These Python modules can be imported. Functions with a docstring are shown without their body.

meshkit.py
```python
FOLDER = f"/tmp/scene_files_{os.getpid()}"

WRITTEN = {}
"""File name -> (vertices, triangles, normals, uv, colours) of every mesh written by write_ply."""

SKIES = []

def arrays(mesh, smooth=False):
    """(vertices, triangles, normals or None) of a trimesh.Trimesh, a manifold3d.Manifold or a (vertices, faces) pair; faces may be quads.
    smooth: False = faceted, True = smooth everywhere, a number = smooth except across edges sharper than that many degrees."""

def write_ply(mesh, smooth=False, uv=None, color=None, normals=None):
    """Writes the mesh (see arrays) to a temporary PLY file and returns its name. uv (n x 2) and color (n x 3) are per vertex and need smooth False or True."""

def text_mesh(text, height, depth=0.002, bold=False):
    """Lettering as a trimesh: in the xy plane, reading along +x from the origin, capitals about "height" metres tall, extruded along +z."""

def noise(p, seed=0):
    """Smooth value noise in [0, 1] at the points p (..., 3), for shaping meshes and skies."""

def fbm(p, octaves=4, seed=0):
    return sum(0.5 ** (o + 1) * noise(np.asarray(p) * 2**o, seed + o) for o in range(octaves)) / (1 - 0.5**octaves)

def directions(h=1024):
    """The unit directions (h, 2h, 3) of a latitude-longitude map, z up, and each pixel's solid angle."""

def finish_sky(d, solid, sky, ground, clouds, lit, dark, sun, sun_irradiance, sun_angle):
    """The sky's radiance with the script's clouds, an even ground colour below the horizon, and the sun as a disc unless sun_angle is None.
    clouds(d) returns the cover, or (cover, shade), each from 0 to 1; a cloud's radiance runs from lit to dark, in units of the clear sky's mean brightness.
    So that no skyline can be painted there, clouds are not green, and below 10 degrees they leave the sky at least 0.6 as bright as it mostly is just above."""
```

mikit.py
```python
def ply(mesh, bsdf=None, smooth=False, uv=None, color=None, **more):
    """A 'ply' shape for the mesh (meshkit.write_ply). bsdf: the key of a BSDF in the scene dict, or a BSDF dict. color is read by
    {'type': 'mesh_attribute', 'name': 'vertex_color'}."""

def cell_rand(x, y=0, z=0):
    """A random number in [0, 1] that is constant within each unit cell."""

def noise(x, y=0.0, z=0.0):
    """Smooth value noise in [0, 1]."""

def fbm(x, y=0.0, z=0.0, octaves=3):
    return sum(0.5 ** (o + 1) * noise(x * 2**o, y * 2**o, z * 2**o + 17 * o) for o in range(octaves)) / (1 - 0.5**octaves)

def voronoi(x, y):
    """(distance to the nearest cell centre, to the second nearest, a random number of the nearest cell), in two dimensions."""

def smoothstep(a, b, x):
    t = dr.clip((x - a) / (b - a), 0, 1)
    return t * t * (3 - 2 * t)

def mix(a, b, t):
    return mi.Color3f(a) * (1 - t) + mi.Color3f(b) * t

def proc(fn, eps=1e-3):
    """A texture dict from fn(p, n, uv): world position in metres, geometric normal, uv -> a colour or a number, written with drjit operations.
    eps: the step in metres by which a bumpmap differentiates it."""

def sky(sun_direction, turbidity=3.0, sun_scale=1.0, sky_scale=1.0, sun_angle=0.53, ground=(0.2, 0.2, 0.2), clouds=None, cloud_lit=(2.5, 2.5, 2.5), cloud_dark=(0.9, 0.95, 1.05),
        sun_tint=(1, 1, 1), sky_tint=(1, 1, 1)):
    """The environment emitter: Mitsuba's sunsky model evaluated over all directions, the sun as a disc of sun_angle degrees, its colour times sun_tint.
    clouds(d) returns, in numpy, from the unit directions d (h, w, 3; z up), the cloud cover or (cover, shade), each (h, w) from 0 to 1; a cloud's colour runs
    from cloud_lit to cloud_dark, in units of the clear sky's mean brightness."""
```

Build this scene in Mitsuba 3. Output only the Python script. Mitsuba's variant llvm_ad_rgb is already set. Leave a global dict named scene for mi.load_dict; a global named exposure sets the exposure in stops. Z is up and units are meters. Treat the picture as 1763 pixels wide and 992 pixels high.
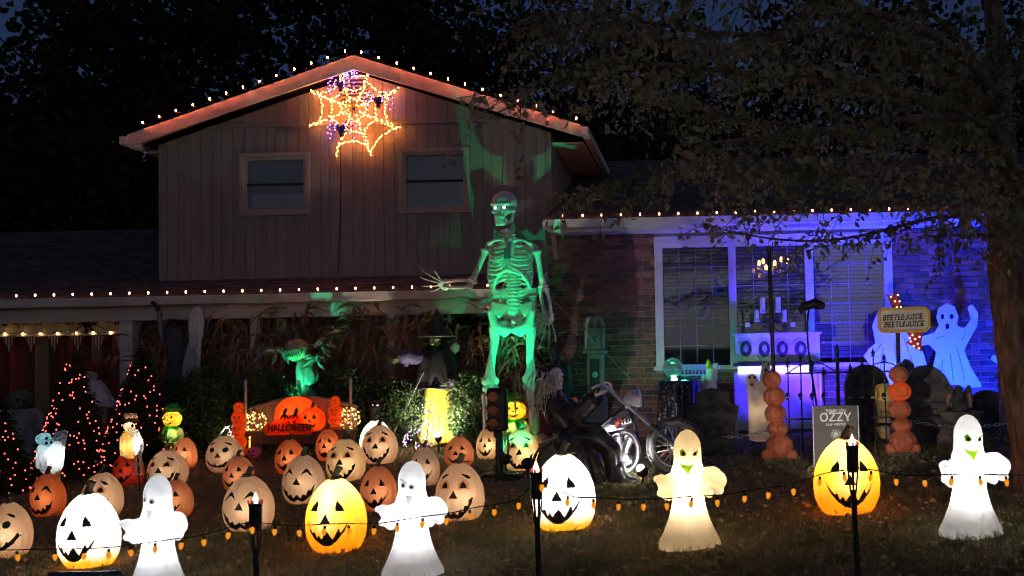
import math, random
import numpy as np, trimesh, mitsuba as mi, drjit as dr
import manifold3d as m3
from scipy.interpolate import CubicSpline, PchipInterpolator, LinearNDInterpolator
from shapely.geometry import Polygon, LineString, MultiPolygon
import mikit, meshkit

# ------------------------------------------------------------------ camera, sky, exposure
T = mi.ScalarTransform4f
F, PPX, PPY, W0, H0 = 1700.0, 1200.0, 541.0, 1763.0, 992.0
PITCH, ROLL, EYE = math.radians(2.0), math.radians(1.25), 1.34
FWD = np.array([0, math.cos(PITCH), math.sin(PITCH)])
_r0, _u0 = np.array([1.0, 0, 0]), np.array([0, -math.sin(PITCH), math.cos(PITCH)])
RIGHT = math.cos(ROLL) * _r0 - math.sin(ROLL) * _u0
UP = math.sin(ROLL) * _r0 + math.cos(ROLL) * _u0
scene, labels = {}, {}
scene['camera'] = {'type': 'perspective', 'fov_axis': 'x', 'fov': math.degrees(2 * math.atan(W0 / 2 / F)), 'near_clip': 0.05, 'far_clip': 2000.0,
                   'principal_point_offset_x': (W0 / 2 - PPX) / W0, 'principal_point_offset_y': (H0 / 2 - PPY) / H0,
                   'to_world': T().look_at(origin=[0, 0, EYE], target=[float(FWD[0]), float(FWD[1]), EYE + float(FWD[2])], up=UP.tolist())}
exposure = 3.0
LV = 2.0 ** -exposure          # every light of the scene is set in the picture's own units and scaled by this
scene['sky'] = {**mikit.sky((0.25, -1, 0.2), turbidity=7, sun_scale=0.0, sky_scale=LV, sky_tint=(0.25, 0.37, 0.84), ground=(0.1, 0.1, 0.1)), 'sampling_weight': 8.0}


def lamp_spot(key, pos, target, rgb, cutoff=40, beam=None, weight=1.5):
    """the light of a flood lamp whose housing is built further down"""
    scene[key] = {'type': 'spot', 'to_world': T().look_at(origin=[float(x) for x in pos], target=[float(x) for x in target], up=[0.01, 0.02, 1]),
                  'intensity': {'type': 'rgb', 'value': [float(c) * LV for c in rgb]}, 'cutoff_angle': float(cutoff), 'beam_width': float(beam or cutoff * 0.6), 'sampling_weight': float(weight)}


# ------------------------------------------------------------------ helpers
rng = np.random.default_rng(7)
rnd = random.Random(11)
PI = math.pi


def at(px, py, Y):
    """the point of the place that stands Y metres in front of the camera's wall, read off the photograph"""
    d = (px - PPX) / F * RIGHT - (py - PPY) / F * UP + FWD
    return np.array([0, 0, EYE]) + d * (Y / d[1])


def ground(x, y=0.0):
    x, y = np.asarray(x, float), np.asarray(y, float)
    bed = 0.09 * np.clip(y - 9.5, 0, 4.2) / (1 + np.exp(np.clip((x + 3.0) * 2.5, -50, 50)))
    return 0.055 * 14 * np.tanh(x / 14) + bed + 0.02 * np.sin(x * 1.3 + 0.7 * y) * np.sin(y * 0.9 - 0.4 * x)


def gnd(px, py):
    """where the line of sight through a base point meets the lawn"""
    d = (px - PPX) / F * RIGHT - (py - PPY) / F * UP + FWD
    lo, hi = 2.0, 40.0
    for _ in range(50):
        m = (lo + hi) / 2
        p = np.array([0, 0, EYE]) + d * m
        if p[2] > ground(p[0], p[1]):
            lo = m
        else:
            hi = m
    return p


def stand(px, Y):
    p = at(px, 600, Y)
    return np.array([p[0], Y, float(ground(p[0], Y))])


def numbered(key):
    if key not in USED:
        USED[key] = 0
        return key
    USED[key] += 1
    return f'{key}_{USED[key]:03d}'


USED = {}


def thing(name, label, cat, group=None):
    key = numbered(name)
    labels[key] = {'label': label, 'category': cat}
    if group:
        labels[key]['group'] = group
    return key


def emit(rgb, w):
    return {'type': 'area', 'radiance': {'type': 'rgb', 'value': [float(c) * LV for c in rgb]}, 'sampling_weight': float(w)}


def put(key, mesh, bsdf, smooth=False, tw=None, uv=None, em=None, w=0.3, label=None, kind=None):
    """one entry of the scene; mesh may be a finished shape dict that copies share"""
    key = numbered(key)
    d = dict(mesh) if isinstance(mesh, dict) else mikit.ply(mesh, bsdf, smooth, uv=uv)
    if isinstance(mesh, dict) and bsdf:
        d['bsdf'] = {'type': 'ref', 'id': bsdf}
    if tw is not None:
        d['to_world'] = tw
    if em is not None:
        d['emitter'] = emit(em, w)
    scene[key] = d
    if label or kind:
        labels[key] = {k: v for k, v in (('label', label), ('kind', kind)) if v}
    return key


def single(name, label, cat, mesh, bsdf, group=None, **k):
    key = put(name, mesh, bsdf, **k)
    labels[key] = {**labels.get(key, {}), 'label': label, 'category': cat}
    if group:
        labels[key]['group'] = group
    return key


def place(loc, rz=0.0, s=1.0, rx=0.0, ry=0.0):
    t = T().translate([float(v) for v in loc]).rotate([0, 0, 1], float(rz)).rotate([1, 0, 0], float(rx)).rotate([0, 1, 0], float(ry))
    return t.scale([float(v) for v in s] if np.ndim(s) else float(s))


def cat(ms):
    return trimesh.util.concatenate([m for m in ms if m is not None and len(m.faces)])


def box(size, c=(0, 0, 0)):
    m = trimesh.creation.box(size)
    m.apply_translation(c)
    return m


def box2(a, b):
    a, b = np.minimum(a, b), np.maximum(a, b)
    return box(b - a, (a + b) / 2)


def bevel(size, r=0.01, c=(0, 0, 0)):
    sx, sy, sz = (max(1e-4, v / 2 - r) for v in size)
    hx, hy, hz = (v / 2 for v in size)
    pts = []
    for x in (-1, 1):
        for y in (-1, 1):
            for z in (-1, 1):
                pts += [(x * hx, y * sy, z * sz), (x * sx, y * hy, z * sz), (x * sx, y * sy, z * hz)]
    m = trimesh.convex.convex_hull(np.array(pts))
    m.apply_translation(c)
    return m


def turn(m, rz=0, rx=0, ry=0, about=(0, 0, 0)):
    for a, ax in ((ry, (0, 1, 0)), (rx, (1, 0, 0)), (rz, (0, 0, 1))):
        if a:
            m.apply_transform(trimesh.transformations.rotation_matrix(math.radians(a), ax, about))
    return m


def move(m, v):
    m = m.copy()
    m.apply_translation(v)
    return m


def curve(pts, n=24):
    p = np.asarray(pts, float)
    t = np.r_[0, np.cumsum(np.linalg.norm(np.diff(p, axis=0), axis=1) + 1e-9)]
    return CubicSpline(t, p)(np.linspace(0, t[-1], n))


def tube(pts, r, sides=8, cap=True, closed=False):
    p = np.asarray(pts, float)
    n = len(p)
    r = np.atleast_1d(np.asarray(r, float))
    r = np.full(n, r[0]) if len(r) == 1 else r if len(r) == n else np.interp(np.linspace(0, 1, n), np.linspace(0, 1, len(r)), r)
    t = (np.roll(p, -1, 0) - np.roll(p, 1, 0)) if closed else np.gradient(p, axis=0)
    t = t / (np.linalg.norm(t, axis=1, keepdims=True) + 1e-12)
    a = np.cross(t[0], [0, 0, 1.0] if abs(t[0][2]) < 0.9 else [1.0, 0, 0])
    A = []
    for k in range(n):
        a = a - t[k] * (a @ t[k])
        a /= np.linalg.norm(a) + 1e-12
        A.append(a)
    A = np.array(A)
    B = np.cross(t, A)
    g = np.arange(sides) * 2 * PI / sides
    v = p[:, None] + r[:, None, None] * (np.cos(g)[None, :, None] * A[:, None] + np.sin(g)[None, :, None] * B[:, None])
    m = n if closed else n - 1
    i, j = np.meshgrid(np.arange(m), np.arange(sides), indexing='ij')
    i2 = (i + 1) % n
    q = np.stack([i * sides + j, i * sides + (j + 1) % sides, i2 * sides + (j + 1) % sides, i2 * sides + j], -1).reshape(-1, 4)
    f = [q[:, [0, 1, 2]], q[:, [0, 2, 3]]]
    v = v.reshape(-1, 3)
    if cap and not closed:
        k = np.arange(sides)
        v = np.vstack([v, p[:1], p[-1:]])
        f += [np.stack([np.full(sides, n * sides), (k + 1) % sides, k], 1), np.stack([np.full(sides, n * sides + 1), (n - 1) * sides + k, (n - 1) * sides + (k + 1) % sides], 1)]
    return trimesh.Trimesh(v, np.vstack(f), process=False)


def rod(a, b, r, sides=8, r2=None):
    return tube([a, b], [r, r if r2 is None else r2], sides)


def ball(c, r, s=(1, 1, 1), sub=2):
    m = trimesh.creation.icosphere(sub, 1.0)
    m.apply_scale(np.array(s, float) * r)
    m.apply_translation(c)
    return m


def lathe(prof, n=24, c=(0, 0, 0), sx=1.0, sy=1.0, wave=0.0, nw=8, wz=None):
    """a turned shape; wave folds its foot as cloth does"""
    prof = np.asarray(prof, float)
    g = np.arange(n) * 2 * PI / n
    zt = prof[:, 1].max()
    rings = []
    for r, z in prof:
        k = 1 + wave * np.clip(1 - (z - prof[:, 1].min()) / ((wz or zt) - prof[:, 1].min() + 1e-9), 0, 1) * np.sin(nw * g + z * 1.7)
        rings.append(np.stack([r * k * np.cos(g) * sx, r * k * np.sin(g) * sy, np.full(n, z)], 1))
    return loft(rings, c)


def loft(rings, c=(0, 0, 0), cap=True):
    n, k = len(rings), len(rings[0])
    v = np.vstack(rings)
    i, j = np.meshgrid(np.arange(n - 1), np.arange(k), indexing='ij')
    q = np.stack([i * k + j, i * k + (j + 1) % k, (i + 1) * k + (j + 1) % k, (i + 1) * k + j], -1).reshape(-1, 4)
    f = [q[:, [0, 1, 2]], q[:, [0, 2, 3]]]
    if cap:
        e = np.arange(k)
        v = np.vstack([v, rings[0].mean(0), rings[-1].mean(0)])
        f += [np.stack([np.full(k, n * k), (e + 1) % k, e], 1), np.stack([np.full(k, n * k + 1), (n - 1) * k + e, (n - 1) * k + (e + 1) % k], 1)]
    m = trimesh.Trimesh(v + np.asarray(c), np.vstack(f), process=False)
    return m


_ICO = trimesh.creation.icosphere(2, 1.0).vertices
_ICO1 = trimesh.creation.icosphere(1, 1.0).vertices


def hull(sph, fine=True):
    """hull of spheres (centre, radius or three radii) as a manifold"""
    ico = _ICO if fine else _ICO1
    return m3.Manifold.hull_points(np.vstack([ico * (np.array(r) if np.ndim(r) else r) + np.array(c) for c, r in sph]))


def tomesh(man):
    m = man.to_mesh()
    return trimesh.Trimesh(np.array(m.vert_properties)[:, :3], np.array(m.tri_verts), process=False)


def solid(m):
    m = m.copy()
    m.merge_vertices()
    return m3.Manifold(m3.Mesh(np.asarray(m.vertices, np.float32), np.asarray(m.faces, np.uint32)))


def organic(parts, length=0.03, it=12):
    """hulls grown together into one continuous smooth skin"""
    u = parts[0]
    for p in parts[1:]:
        u = u + p
    m = tomesh(u.refine_to_length(length))
    m.merge_vertices()
    if it:
        trimesh.smoothing.filter_taubin(m, iterations=it)
    return m


def limb(pts, rad):
    return [hull([(pts[k], rad[k]), (pts[k + 1], rad[k + 1])]) for k in range(len(pts) - 1)]


def extrude(poly, d):
    """shapely polygon in the x-z plane, thickness d along +y from y = 0"""
    ms = []
    for g in getattr(poly, 'geoms', [poly]):
        if g.is_empty or g.geom_type != 'Polygon' or g.area < 1e-7:
            continue
        m = trimesh.creation.extrude_polygon(g, d, engine='earcut')
        v = m.vertices.copy()
        m.vertices = np.stack([v[:, 0], d - v[:, 2], v[:, 1]], 1)
        if m.volume < 0:
            m.invert()
        ms.append(m)
    return cat(ms) if ms else None


def rect(x0, z0, x1, z1):
    return Polygon([(x0, z0), (x1, z0), (x1, z1), (x0, z1)])


def sheet(poly, size):
    """flat triangulated polygon (n x 2 vertices, faces) with small triangles"""
    v, f = trimesh.creation.triangulate_polygon(poly, engine='earcut')
    v, f = trimesh.remesh.subdivide_to_size(np.c_[v, np.zeros(len(v))], f, size)
    return v[:, :2], f


def lettering(text, height, depth=0.004, bold=True, slant=0.0):
    """letters standing upright in the x-z plane, facing -y, centred"""
    m = meshkit.text_mesh(text, height, depth, bold=bold)
    v = m.vertices.copy()
    x = v[:, 0] - v[:, 0].mean() + slant * v[:, 1]
    x -= (x.min() + x.max()) / 2
    m.vertices = np.stack([x, -v[:, 2], v[:, 1]], 1)
    if m.volume < 0:
        m.invert()
    return m


# ------------------------------------------------------------------ materials
def two(b):
    return {'type': 'twosided', 'bsdf': b}


def rgb(c):
    return {'type': 'rgb', 'value': list(map(float, c))}


def mat(key, c, rough=0.6, metal=0.0, spec=0.5, **k):
    scene[key] = two({'type': 'principled', 'base_color': c if isinstance(c, dict) else rgb(c), 'roughness': rough, 'metallic': metal, 'specular': spec, **k})
    return key


def thin(key, c, diff=1.0, rough=0.5):
    scene[key] = {'type': 'principledthin', 'base_color': c if isinstance(c, dict) else rgb(c), 'roughness': rough, 'diff_trans': diff, 'spec_trans': 0.0}
    return key


def mottled(a, b, fx, fy=None, fz=None, lo=0.3, hi=0.7, oct=3):
    fy, fz = fy or fx, fz or fx

    def fn(p, n, uv):
        return mikit.mix(a, b, mikit.smoothstep(lo, hi, mikit.fbm(p.x * fx, p.y * fy, p.z * fz, octaves=oct)))
    return mikit.proc(fn)


mat('siding', mottled((0.205, 0.195, 0.19), (0.245, 0.233, 0.228), 14, 14, 0.9), 0.75)
mat('trim', mottled((0.58, 0.50, 0.45), (0.70, 0.62, 0.56), 3, 3, 6), 0.55)
mat('white_trim', mottled((0.66, 0.65, 0.62), (0.78, 0.77, 0.74), 2, 2, 5), 0.5)
for k, (c0, c1) in enumerate((((0.26, 0.11, 0.08), (0.34, 0.15, 0.10)), ((0.15, 0.085, 0.07), (0.2, 0.1, 0.08)), ((0.34, 0.16, 0.11), (0.42, 0.22, 0.15)), ((0.09, 0.065, 0.06), (0.14, 0.09, 0.075)))):
    mat(f'brick_{k}', mottled(c0, c1, 28), 0.88)
mat('mortar', mottled((0.30, 0.27, 0.24), (0.40, 0.37, 0.34), 9), 0.95)
mat('shingle', mottled((0.05, 0.045, 0.05), (0.10, 0.085, 0.085), 7), 0.95)
mat('dark_wood', mottled((0.07, 0.04, 0.03), (0.14, 0.08, 0.05), 30, 30, 2), 0.7)
mat('bark', mottled((0.12, 0.075, 0.05), (0.30, 0.20, 0.14), 26, 26, 5), 0.95)
mat('dark_bark', (0.05, 0.04, 0.035), 0.95)
mat('interior', (0.10, 0.09, 0.09), 0.9)
mat('blind', (0.17, 0.17, 0.18), 0.6)
mat('black', (0.018, 0.017, 0.018), 0.45)
mat('iron', (0.02, 0.02, 0.022), 0.5)
mat('black_cloth', mottled((0.012, 0.012, 0.013), (0.035, 0.033, 0.035), 9), 0.6)
mat('leather', mottled((0.016, 0.015, 0.016), (0.05, 0.048, 0.05), 12), 0.32)
mat('bone', mottled((0.66, 0.63, 0.55), (0.80, 0.77, 0.69), 9), 0.5)
mat('grey_bone', (0.13, 0.12, 0.14), 0.6)
mat('dark_gap', (0.012, 0.012, 0.012), 0.8)
mat('chrome', (0.82, 0.82, 0.84), 0.18, 1.0)
mat('steel', (0.55, 0.55, 0.57), 0.35, 1.0)
mat('silver_paint', (0.62, 0.61, 0.66), 0.25, 0.0, clearcoat=1.0, clearcoat_gloss=0.9)
mat('rubber', (0.028, 0.027, 0.027), 0.8)
mat('grey_rubber', (0.15, 0.145, 0.14), 0.75)
mat('stone', mottled((0.075, 0.075, 0.08), (0.17, 0.165, 0.16), 11), 0.9)
mat('dark_stone', mottled((0.035, 0.036, 0.04), (0.09, 0.088, 0.09), 12), 0.9)
mat('paint_black', (0.02, 0.018, 0.018), 0.5)
mat('paint_brown', (0.10, 0.04, 0.02), 0.5)
mat('leaf_green', (0.05, 0.11, 0.04), 0.45)
mat('stem_green', mottled((0.05, 0.10, 0.06), (0.12, 0.13, 0.05), 30), 0.6)
mat('stem_brown', mottled((0.07, 0.05, 0.025), (0.16, 0.12, 0.06), 40), 0.7)
mat('red_plastic', (0.62, 0.07, 0.04), 0.35)
mat('orange_plastic', mottled((0.60, 0.16, 0.06), (0.72, 0.22, 0.09), 14), 0.5)
mat('terracotta', mottled((0.46, 0.12, 0.055), (0.62, 0.19, 0.095), 10), 0.55)
mat('white_cloth', mottled((0.62, 0.61, 0.60), (0.78, 0.77, 0.75), 6), 0.9)
mat('cream', mottled((0.60, 0.50, 0.34), (0.70, 0.60, 0.43), 10, 10, 2), 0.7)
mat('cream_dim', (0.5, 0.42, 0.3), 0.7)
mat('red_cloth', (0.33, 0.05, 0.04), 0.9)
mat('dark_red_cloth', (0.16, 0.03, 0.025), 0.9)
mat('tan_cloth', (0.30, 0.19, 0.12), 0.9)
mat('yellow_cloth', mottled((0.62, 0.47, 0.03), (0.80, 0.66, 0.08), 22, 22, 1.2), 0.8)
mat('purple_cloth', (0.07, 0.06, 0.14), 0.7)
mat('green_skin', (0.20, 0.34, 0.12), 0.6)
mat('charcoal', (0.075, 0.075, 0.08), 0.6)
mat('light_grey', (0.62, 0.62, 0.64), 0.6)
mat('plywood_white', (0.70, 0.72, 0.75), 0.8)
mat('bulb_dark', (0.2, 0.1, 0.05), 0.3)
mat('wire', (0.015, 0.02, 0.015), 0.6)
mat('gold_paint', mottled((0.50, 0.36, 0.08), (0.62, 0.46, 0.14), 20), 0.5)
mat('cream_board', (0.72, 0.68, 0.58), 0.7)
mat('twine', (0.4, 0.38, 0.34), 0.9)
mat('wire_gold', (0.5, 0.3, 0.08), 0.4, 0.8)
mat('hair_white', (0.5, 0.48, 0.46), 0.9)
mat('teal_paint', (0.05, 0.12, 0.115), 0.6)
mat('blue_plastic', (0.02, 0.03, 0.09), 0.4)
scene['pane'] = {'type': 'thindielectric', 'int_ior': 1.5, 'ext_ior': 1.0}
scene['glass'] = {'type': 'dielectric', 'int_ior': 1.45, 'ext_ior': 1.0}
# ------------------------------------------------------------------ lawn
def build_lawn():
    xs = np.unique(np.r_[-400, -200, -100, -60, -40, -25, np.linspace(-16, 9, 126), 14, 25, 40, 60, 100, 200, 400])
    ys = np.unique(np.r_[-60, -30, -10, -4, 0, np.linspace(2, 20, 91), 24, 30, 40, 60, 100, 200, 500, 900])
    X, Y = np.meshgrid(xs, ys, indexing='ij')
    near = np.exp(-((X + 3) / 30) ** 2 - ((Y - 8) / 40) ** 2)
    Z = ground(X, Y) * near + 0.02 * (meshkit.noise(np.stack([X * 1.9, Y * 1.9, X * 0], -1)) - 0.5) * near
    n, m = X.shape
    i, j = np.meshgrid(np.arange(n - 1), np.arange(m - 1), indexing='ij')
    a = i * m + j
    f = np.vstack([np.stack([a, a + m, a + m + 1], -1).reshape(-1, 3), np.stack([a, a + m + 1, a + 1], -1).reshape(-1, 3)])

    def soil(p, nn, uv):
        t = mikit.smoothstep(0.35, 0.65, mikit.fbm(p.x * 1.3, p.y * 1.3, octaves=4))
        s = mikit.smoothstep(0.3, 0.7, mikit.noise(p.x * 31, p.y * 31))
        return mikit.mix(mikit.mix((0.12, 0.10, 0.05), (0.19, 0.135, 0.08), t), (0.08, 0.08, 0.035), s * 0.6)
    mat('soil', mikit.proc(soil), 0.95)
    put('lawn', trimesh.Trimesh(np.stack([X, Y, Z], -1).reshape(-1, 3), f, process=False), 'soil', smooth=True, kind='structure')


build_lawn()


def build_grass():
    r = np.random.default_rng(3)
    n = 150000
    y = 4.2 + 10.5 * r.random(n) ** 1.5
    xl, xr = (-60 - PPX) / F * y, (1820 - PPX) / F * y
    x = xl + (xr - xl) * r.random(n)
    keep = meshkit.fbm(np.stack([x * 1.2, y * 1.2, 0 * x], -1), 3, 5) + 0.35 * r.random(n) > 0.5
    x, y = x[keep], y[keep]
    n = len(x)
    z = ground(x, y) - 0.012
    h = (0.018 + 0.045 * r.random(n) ** 1.6) * (0.75 + 0.5 * meshkit.noise(np.stack([x * 0.9, y * 0.9, 0 * x], -1)))
    a, w = r.random(n) * 2 * PI, 0.0035 + 0.0035 * r.random(n)
    lean = (r.random((n, 2)) - 0.5) * 1.6 * h[:, None]
    c, s = np.cos(a) * w, np.sin(a) * w
    v = np.stack([np.stack([x - c, y - s, z], -1), np.stack([x + c, y + s, z], -1), np.stack([x + lean[:, 0], y + lean[:, 1], z + 0.012 + h], -1)], 1).reshape(-1, 3)
    thin('grass_blade', mottled((0.15, 0.17, 0.055), (0.34, 0.27, 0.13), 7, 7, 7, 0.35, 0.62), 0.5, 0.6)
    single('grass', 'short patchy green and straw coloured grass of the front lawn', 'grass', trimesh.Trimesh(v, np.arange(3 * n).reshape(-1, 3), process=False), 'grass_blade', kind='stuff')


build_grass()


def leaf_mesh(n, pos, size, tilt, r, aspect=0.62, fold=0.35):
    """n small folded leaves (four triangles each) at pos; tilt is how far they hang or lie"""
    L = size[:, None]
    d = np.stack([r.normal(size=n), r.normal(size=n), tilt], 1)
    d /= np.linalg.norm(d, axis=1, keepdims=True)
    s = np.cross(d, r.normal(size=(n, 3)))
    s /= np.linalg.norm(s, axis=1, keepdims=True) + 1e-9
    u = np.cross(d, s)
    b, t = pos, pos + d * L
    mid = pos + d * L * 0.45
    l, q = mid + s * L * aspect / 2 + u * L * fold * 0.3, mid - s * L * aspect / 2 + u * L * fold * 0.3
    v = np.stack([b, l, mid, q, t], 1).reshape(-1, 3)
    k = np.arange(n)[:, None, None] * 5
    f = (np.array([[0, 2, 1], [0, 3, 2], [1, 2, 4], [2, 3, 4]])[None] + k).reshape(-1, 3)
    return trimesh.Trimesh(v, f, process=False)


def build_fallen():
    r = np.random.default_rng(22)
    n = 5200
    y = 4.4 + 8.8 * r.random(n)
    x = (-40 - PPX) / F * y + 1860 / F * y * r.random(n)
    keep = r.random(n) < 0.25 + 0.75 / (1 + np.exp(-(x + 1.2) * 1.1))
    x, y = x[keep], y[keep]
    n = len(x)
    thin('dead_leaf', mottled((0.24, 0.13, 0.07), (0.60, 0.42, 0.25), 23, 23, 23, 0.35, 0.65), 0.5, 0.6)
    p = np.stack([x, y, ground(x, y) + 0.012 + 0.03 * r.random(n)], 1)
    single('fallen_leaves', 'dry brown and tan leaves scattered over the lawn', 'leaves', leaf_mesh(n, p, 0.03 + 0.04 * r.random(n), r.normal(size=n) * 0.12, r), 'dead_leaf', kind='stuff')


build_fallen()

# ------------------------------------------------------------------ the house
GY, PY, RY, WY = 15.1, 14.3, 14.8, 15.1      # gable wall, porch eave, rake board, brick wall
house = thing('house', 'split level house with tan boarded gable, low porch roof and brick right wing', 'house')


def xz(px, py, Y):
    p = at(px, py, Y)
    return p[0], p[2]


E_L, E_R = xz(219, 234, RY), xz(1000, 215, RY)
PK = xz(601, 96, RY)
z_e = (E_L[1] + E_R[1]) / 2
half = (E_R[0] - E_L[0]) / 2
cx = (E_R[0] + E_L[0]) / 2
rise = PK[1] - z_e
slope = rise / half
gl, gr = xz(273, 380, GY)[0], xz(950, 320, GY)[0]
z_low = 1.9


def roof_z(x, d=0.0):
    return z_e + rise - abs(x - cx) * slope - d


def holes(px0, py0, px1, py1, Y):
    a, b = at(px0, (py0 + py1) / 2, Y), at(px1, (py0 + py1) / 2, Y)
    c, d = at((px0 + px1) / 2, py0, Y), at((px0 + px1) / 2, py1, Y)
    return a[0], d[2], b[0], c[2]


win_px = [(414, 264, 534, 371), (688, 256, 809, 367)]
win_rc = [holes(*w, GY) for w in win_px]
wall_poly = Polygon([(gl, z_low), (gr, z_low), (gr, roof_z(gr, 0.2)), (cx, roof_z(cx, 0.2)), (gl, roof_z(gl, 0.2))])
openings = [rect(*w) for w in win_rc]
backing = wall_poly
for o in openings:
    backing = backing.difference(o)
put(house + '__gable_wall', move(extrude(backing, 0.1), (0, GY + 0.02, 0)), 'siding')
z_band = xz(600, 214, GY)[1]
band = wall_poly.intersection(rect(gl, z_band - 0.02, gr, z_band + 0.025))
put(house + '__gable_wall__belly_board', move(extrude(band, 0.03), (0, GY - 0.027, 0)), 'siding')
bw, x, k = 0.17, gl, 0
while x < gr:
    w = bw * (0.82, 1.0, 1.12, 0.9, 1.05)[k % 5]
    for lo, hi in ((z_low, z_band - 0.022), (z_band + 0.027, 9.0)):
        st = wall_poly.intersection(rect(x + 0.0035, lo, min(x + w - 0.0035, gr), hi))
        for o in openings:
            st = st.difference(o)
        if not st.is_empty:
            for g in getattr(st, 'geoms', [st]):
                m = extrude(g, 0.022)
                if m is None:
                    continue
                put(house + '__gable_wall__board', move(m, (0, GY - 0.003 - 0.0012 * (k % 3), 0)), 'siding')
    x += w
    k += 1
# side wall and back of the upper block, its roof
put(house + '__side_wall', box2((gr - 0.1, GY + 0.13, z_low), (gr, 22.0, roof_z(gr, 0.2))), 'siding')
put(house + '__side_wall', box2((gl, GY + 0.13, z_low), (gl + 0.1, 22.0, roof_z(gl, 0.2))), 'siding')
for s in (-1, 1):
    end = cx + s * half
    poly = [(cx, roof_z(cx)), (end, roof_z(end)), (end, roof_z(end) - 0.06), (cx, roof_z(cx) - 0.06)]
    put(house + '__roof', move(extrude(Polygon(poly), 22.4 - RY - 0.04), (0, RY + 0.04, 0)), 'shingle')
    # rake boards, mitred at the ridge
    y0 = 0.21
    rk = Polygon([(cx, roof_z(cx) + 0.01), (end, roof_z(end) + 0.01), (end, roof_z(end) - 0.17), (cx, roof_z(cx) - y0)])
    put(house + '__rake_board', move(extrude(rk, 0.035), (0.001 * s, RY, 0)), 'trim')
    sf = Polygon([(cx + s * 0.02, roof_z(cx) - 0.075), (end, roof_z(end) - 0.075), (end, roof_z(end) - 0.1), (cx + s * 0.02, roof_z(cx) - 0.1)])
    put(house + '__soffit', move(extrude(sf, GY - RY - 0.08), (0, RY + 0.037, 0)), 'trim')
    # gutter along the eave running back
    put(house + '__gutter', box2((end + s * 0.003, RY - 0.02, roof_z(end) - 0.14), (end + s * 0.11, 22.3, roof_z(end) - 0.02)), 'white_trim')
    ov = (gl - 0.003 if s < 0 else gr + 0.003)
    put(house + '__soffit', box2((min(ov, end - s * 0.01), GY + 0.1, roof_z(end) - 0.19), (max(ov, end - s * 0.01), 22.2, roof_z(end) - 0.165)), 'trim')


mat('window_trim', (0.34, 0.30, 0.28), 0.6)


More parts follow.
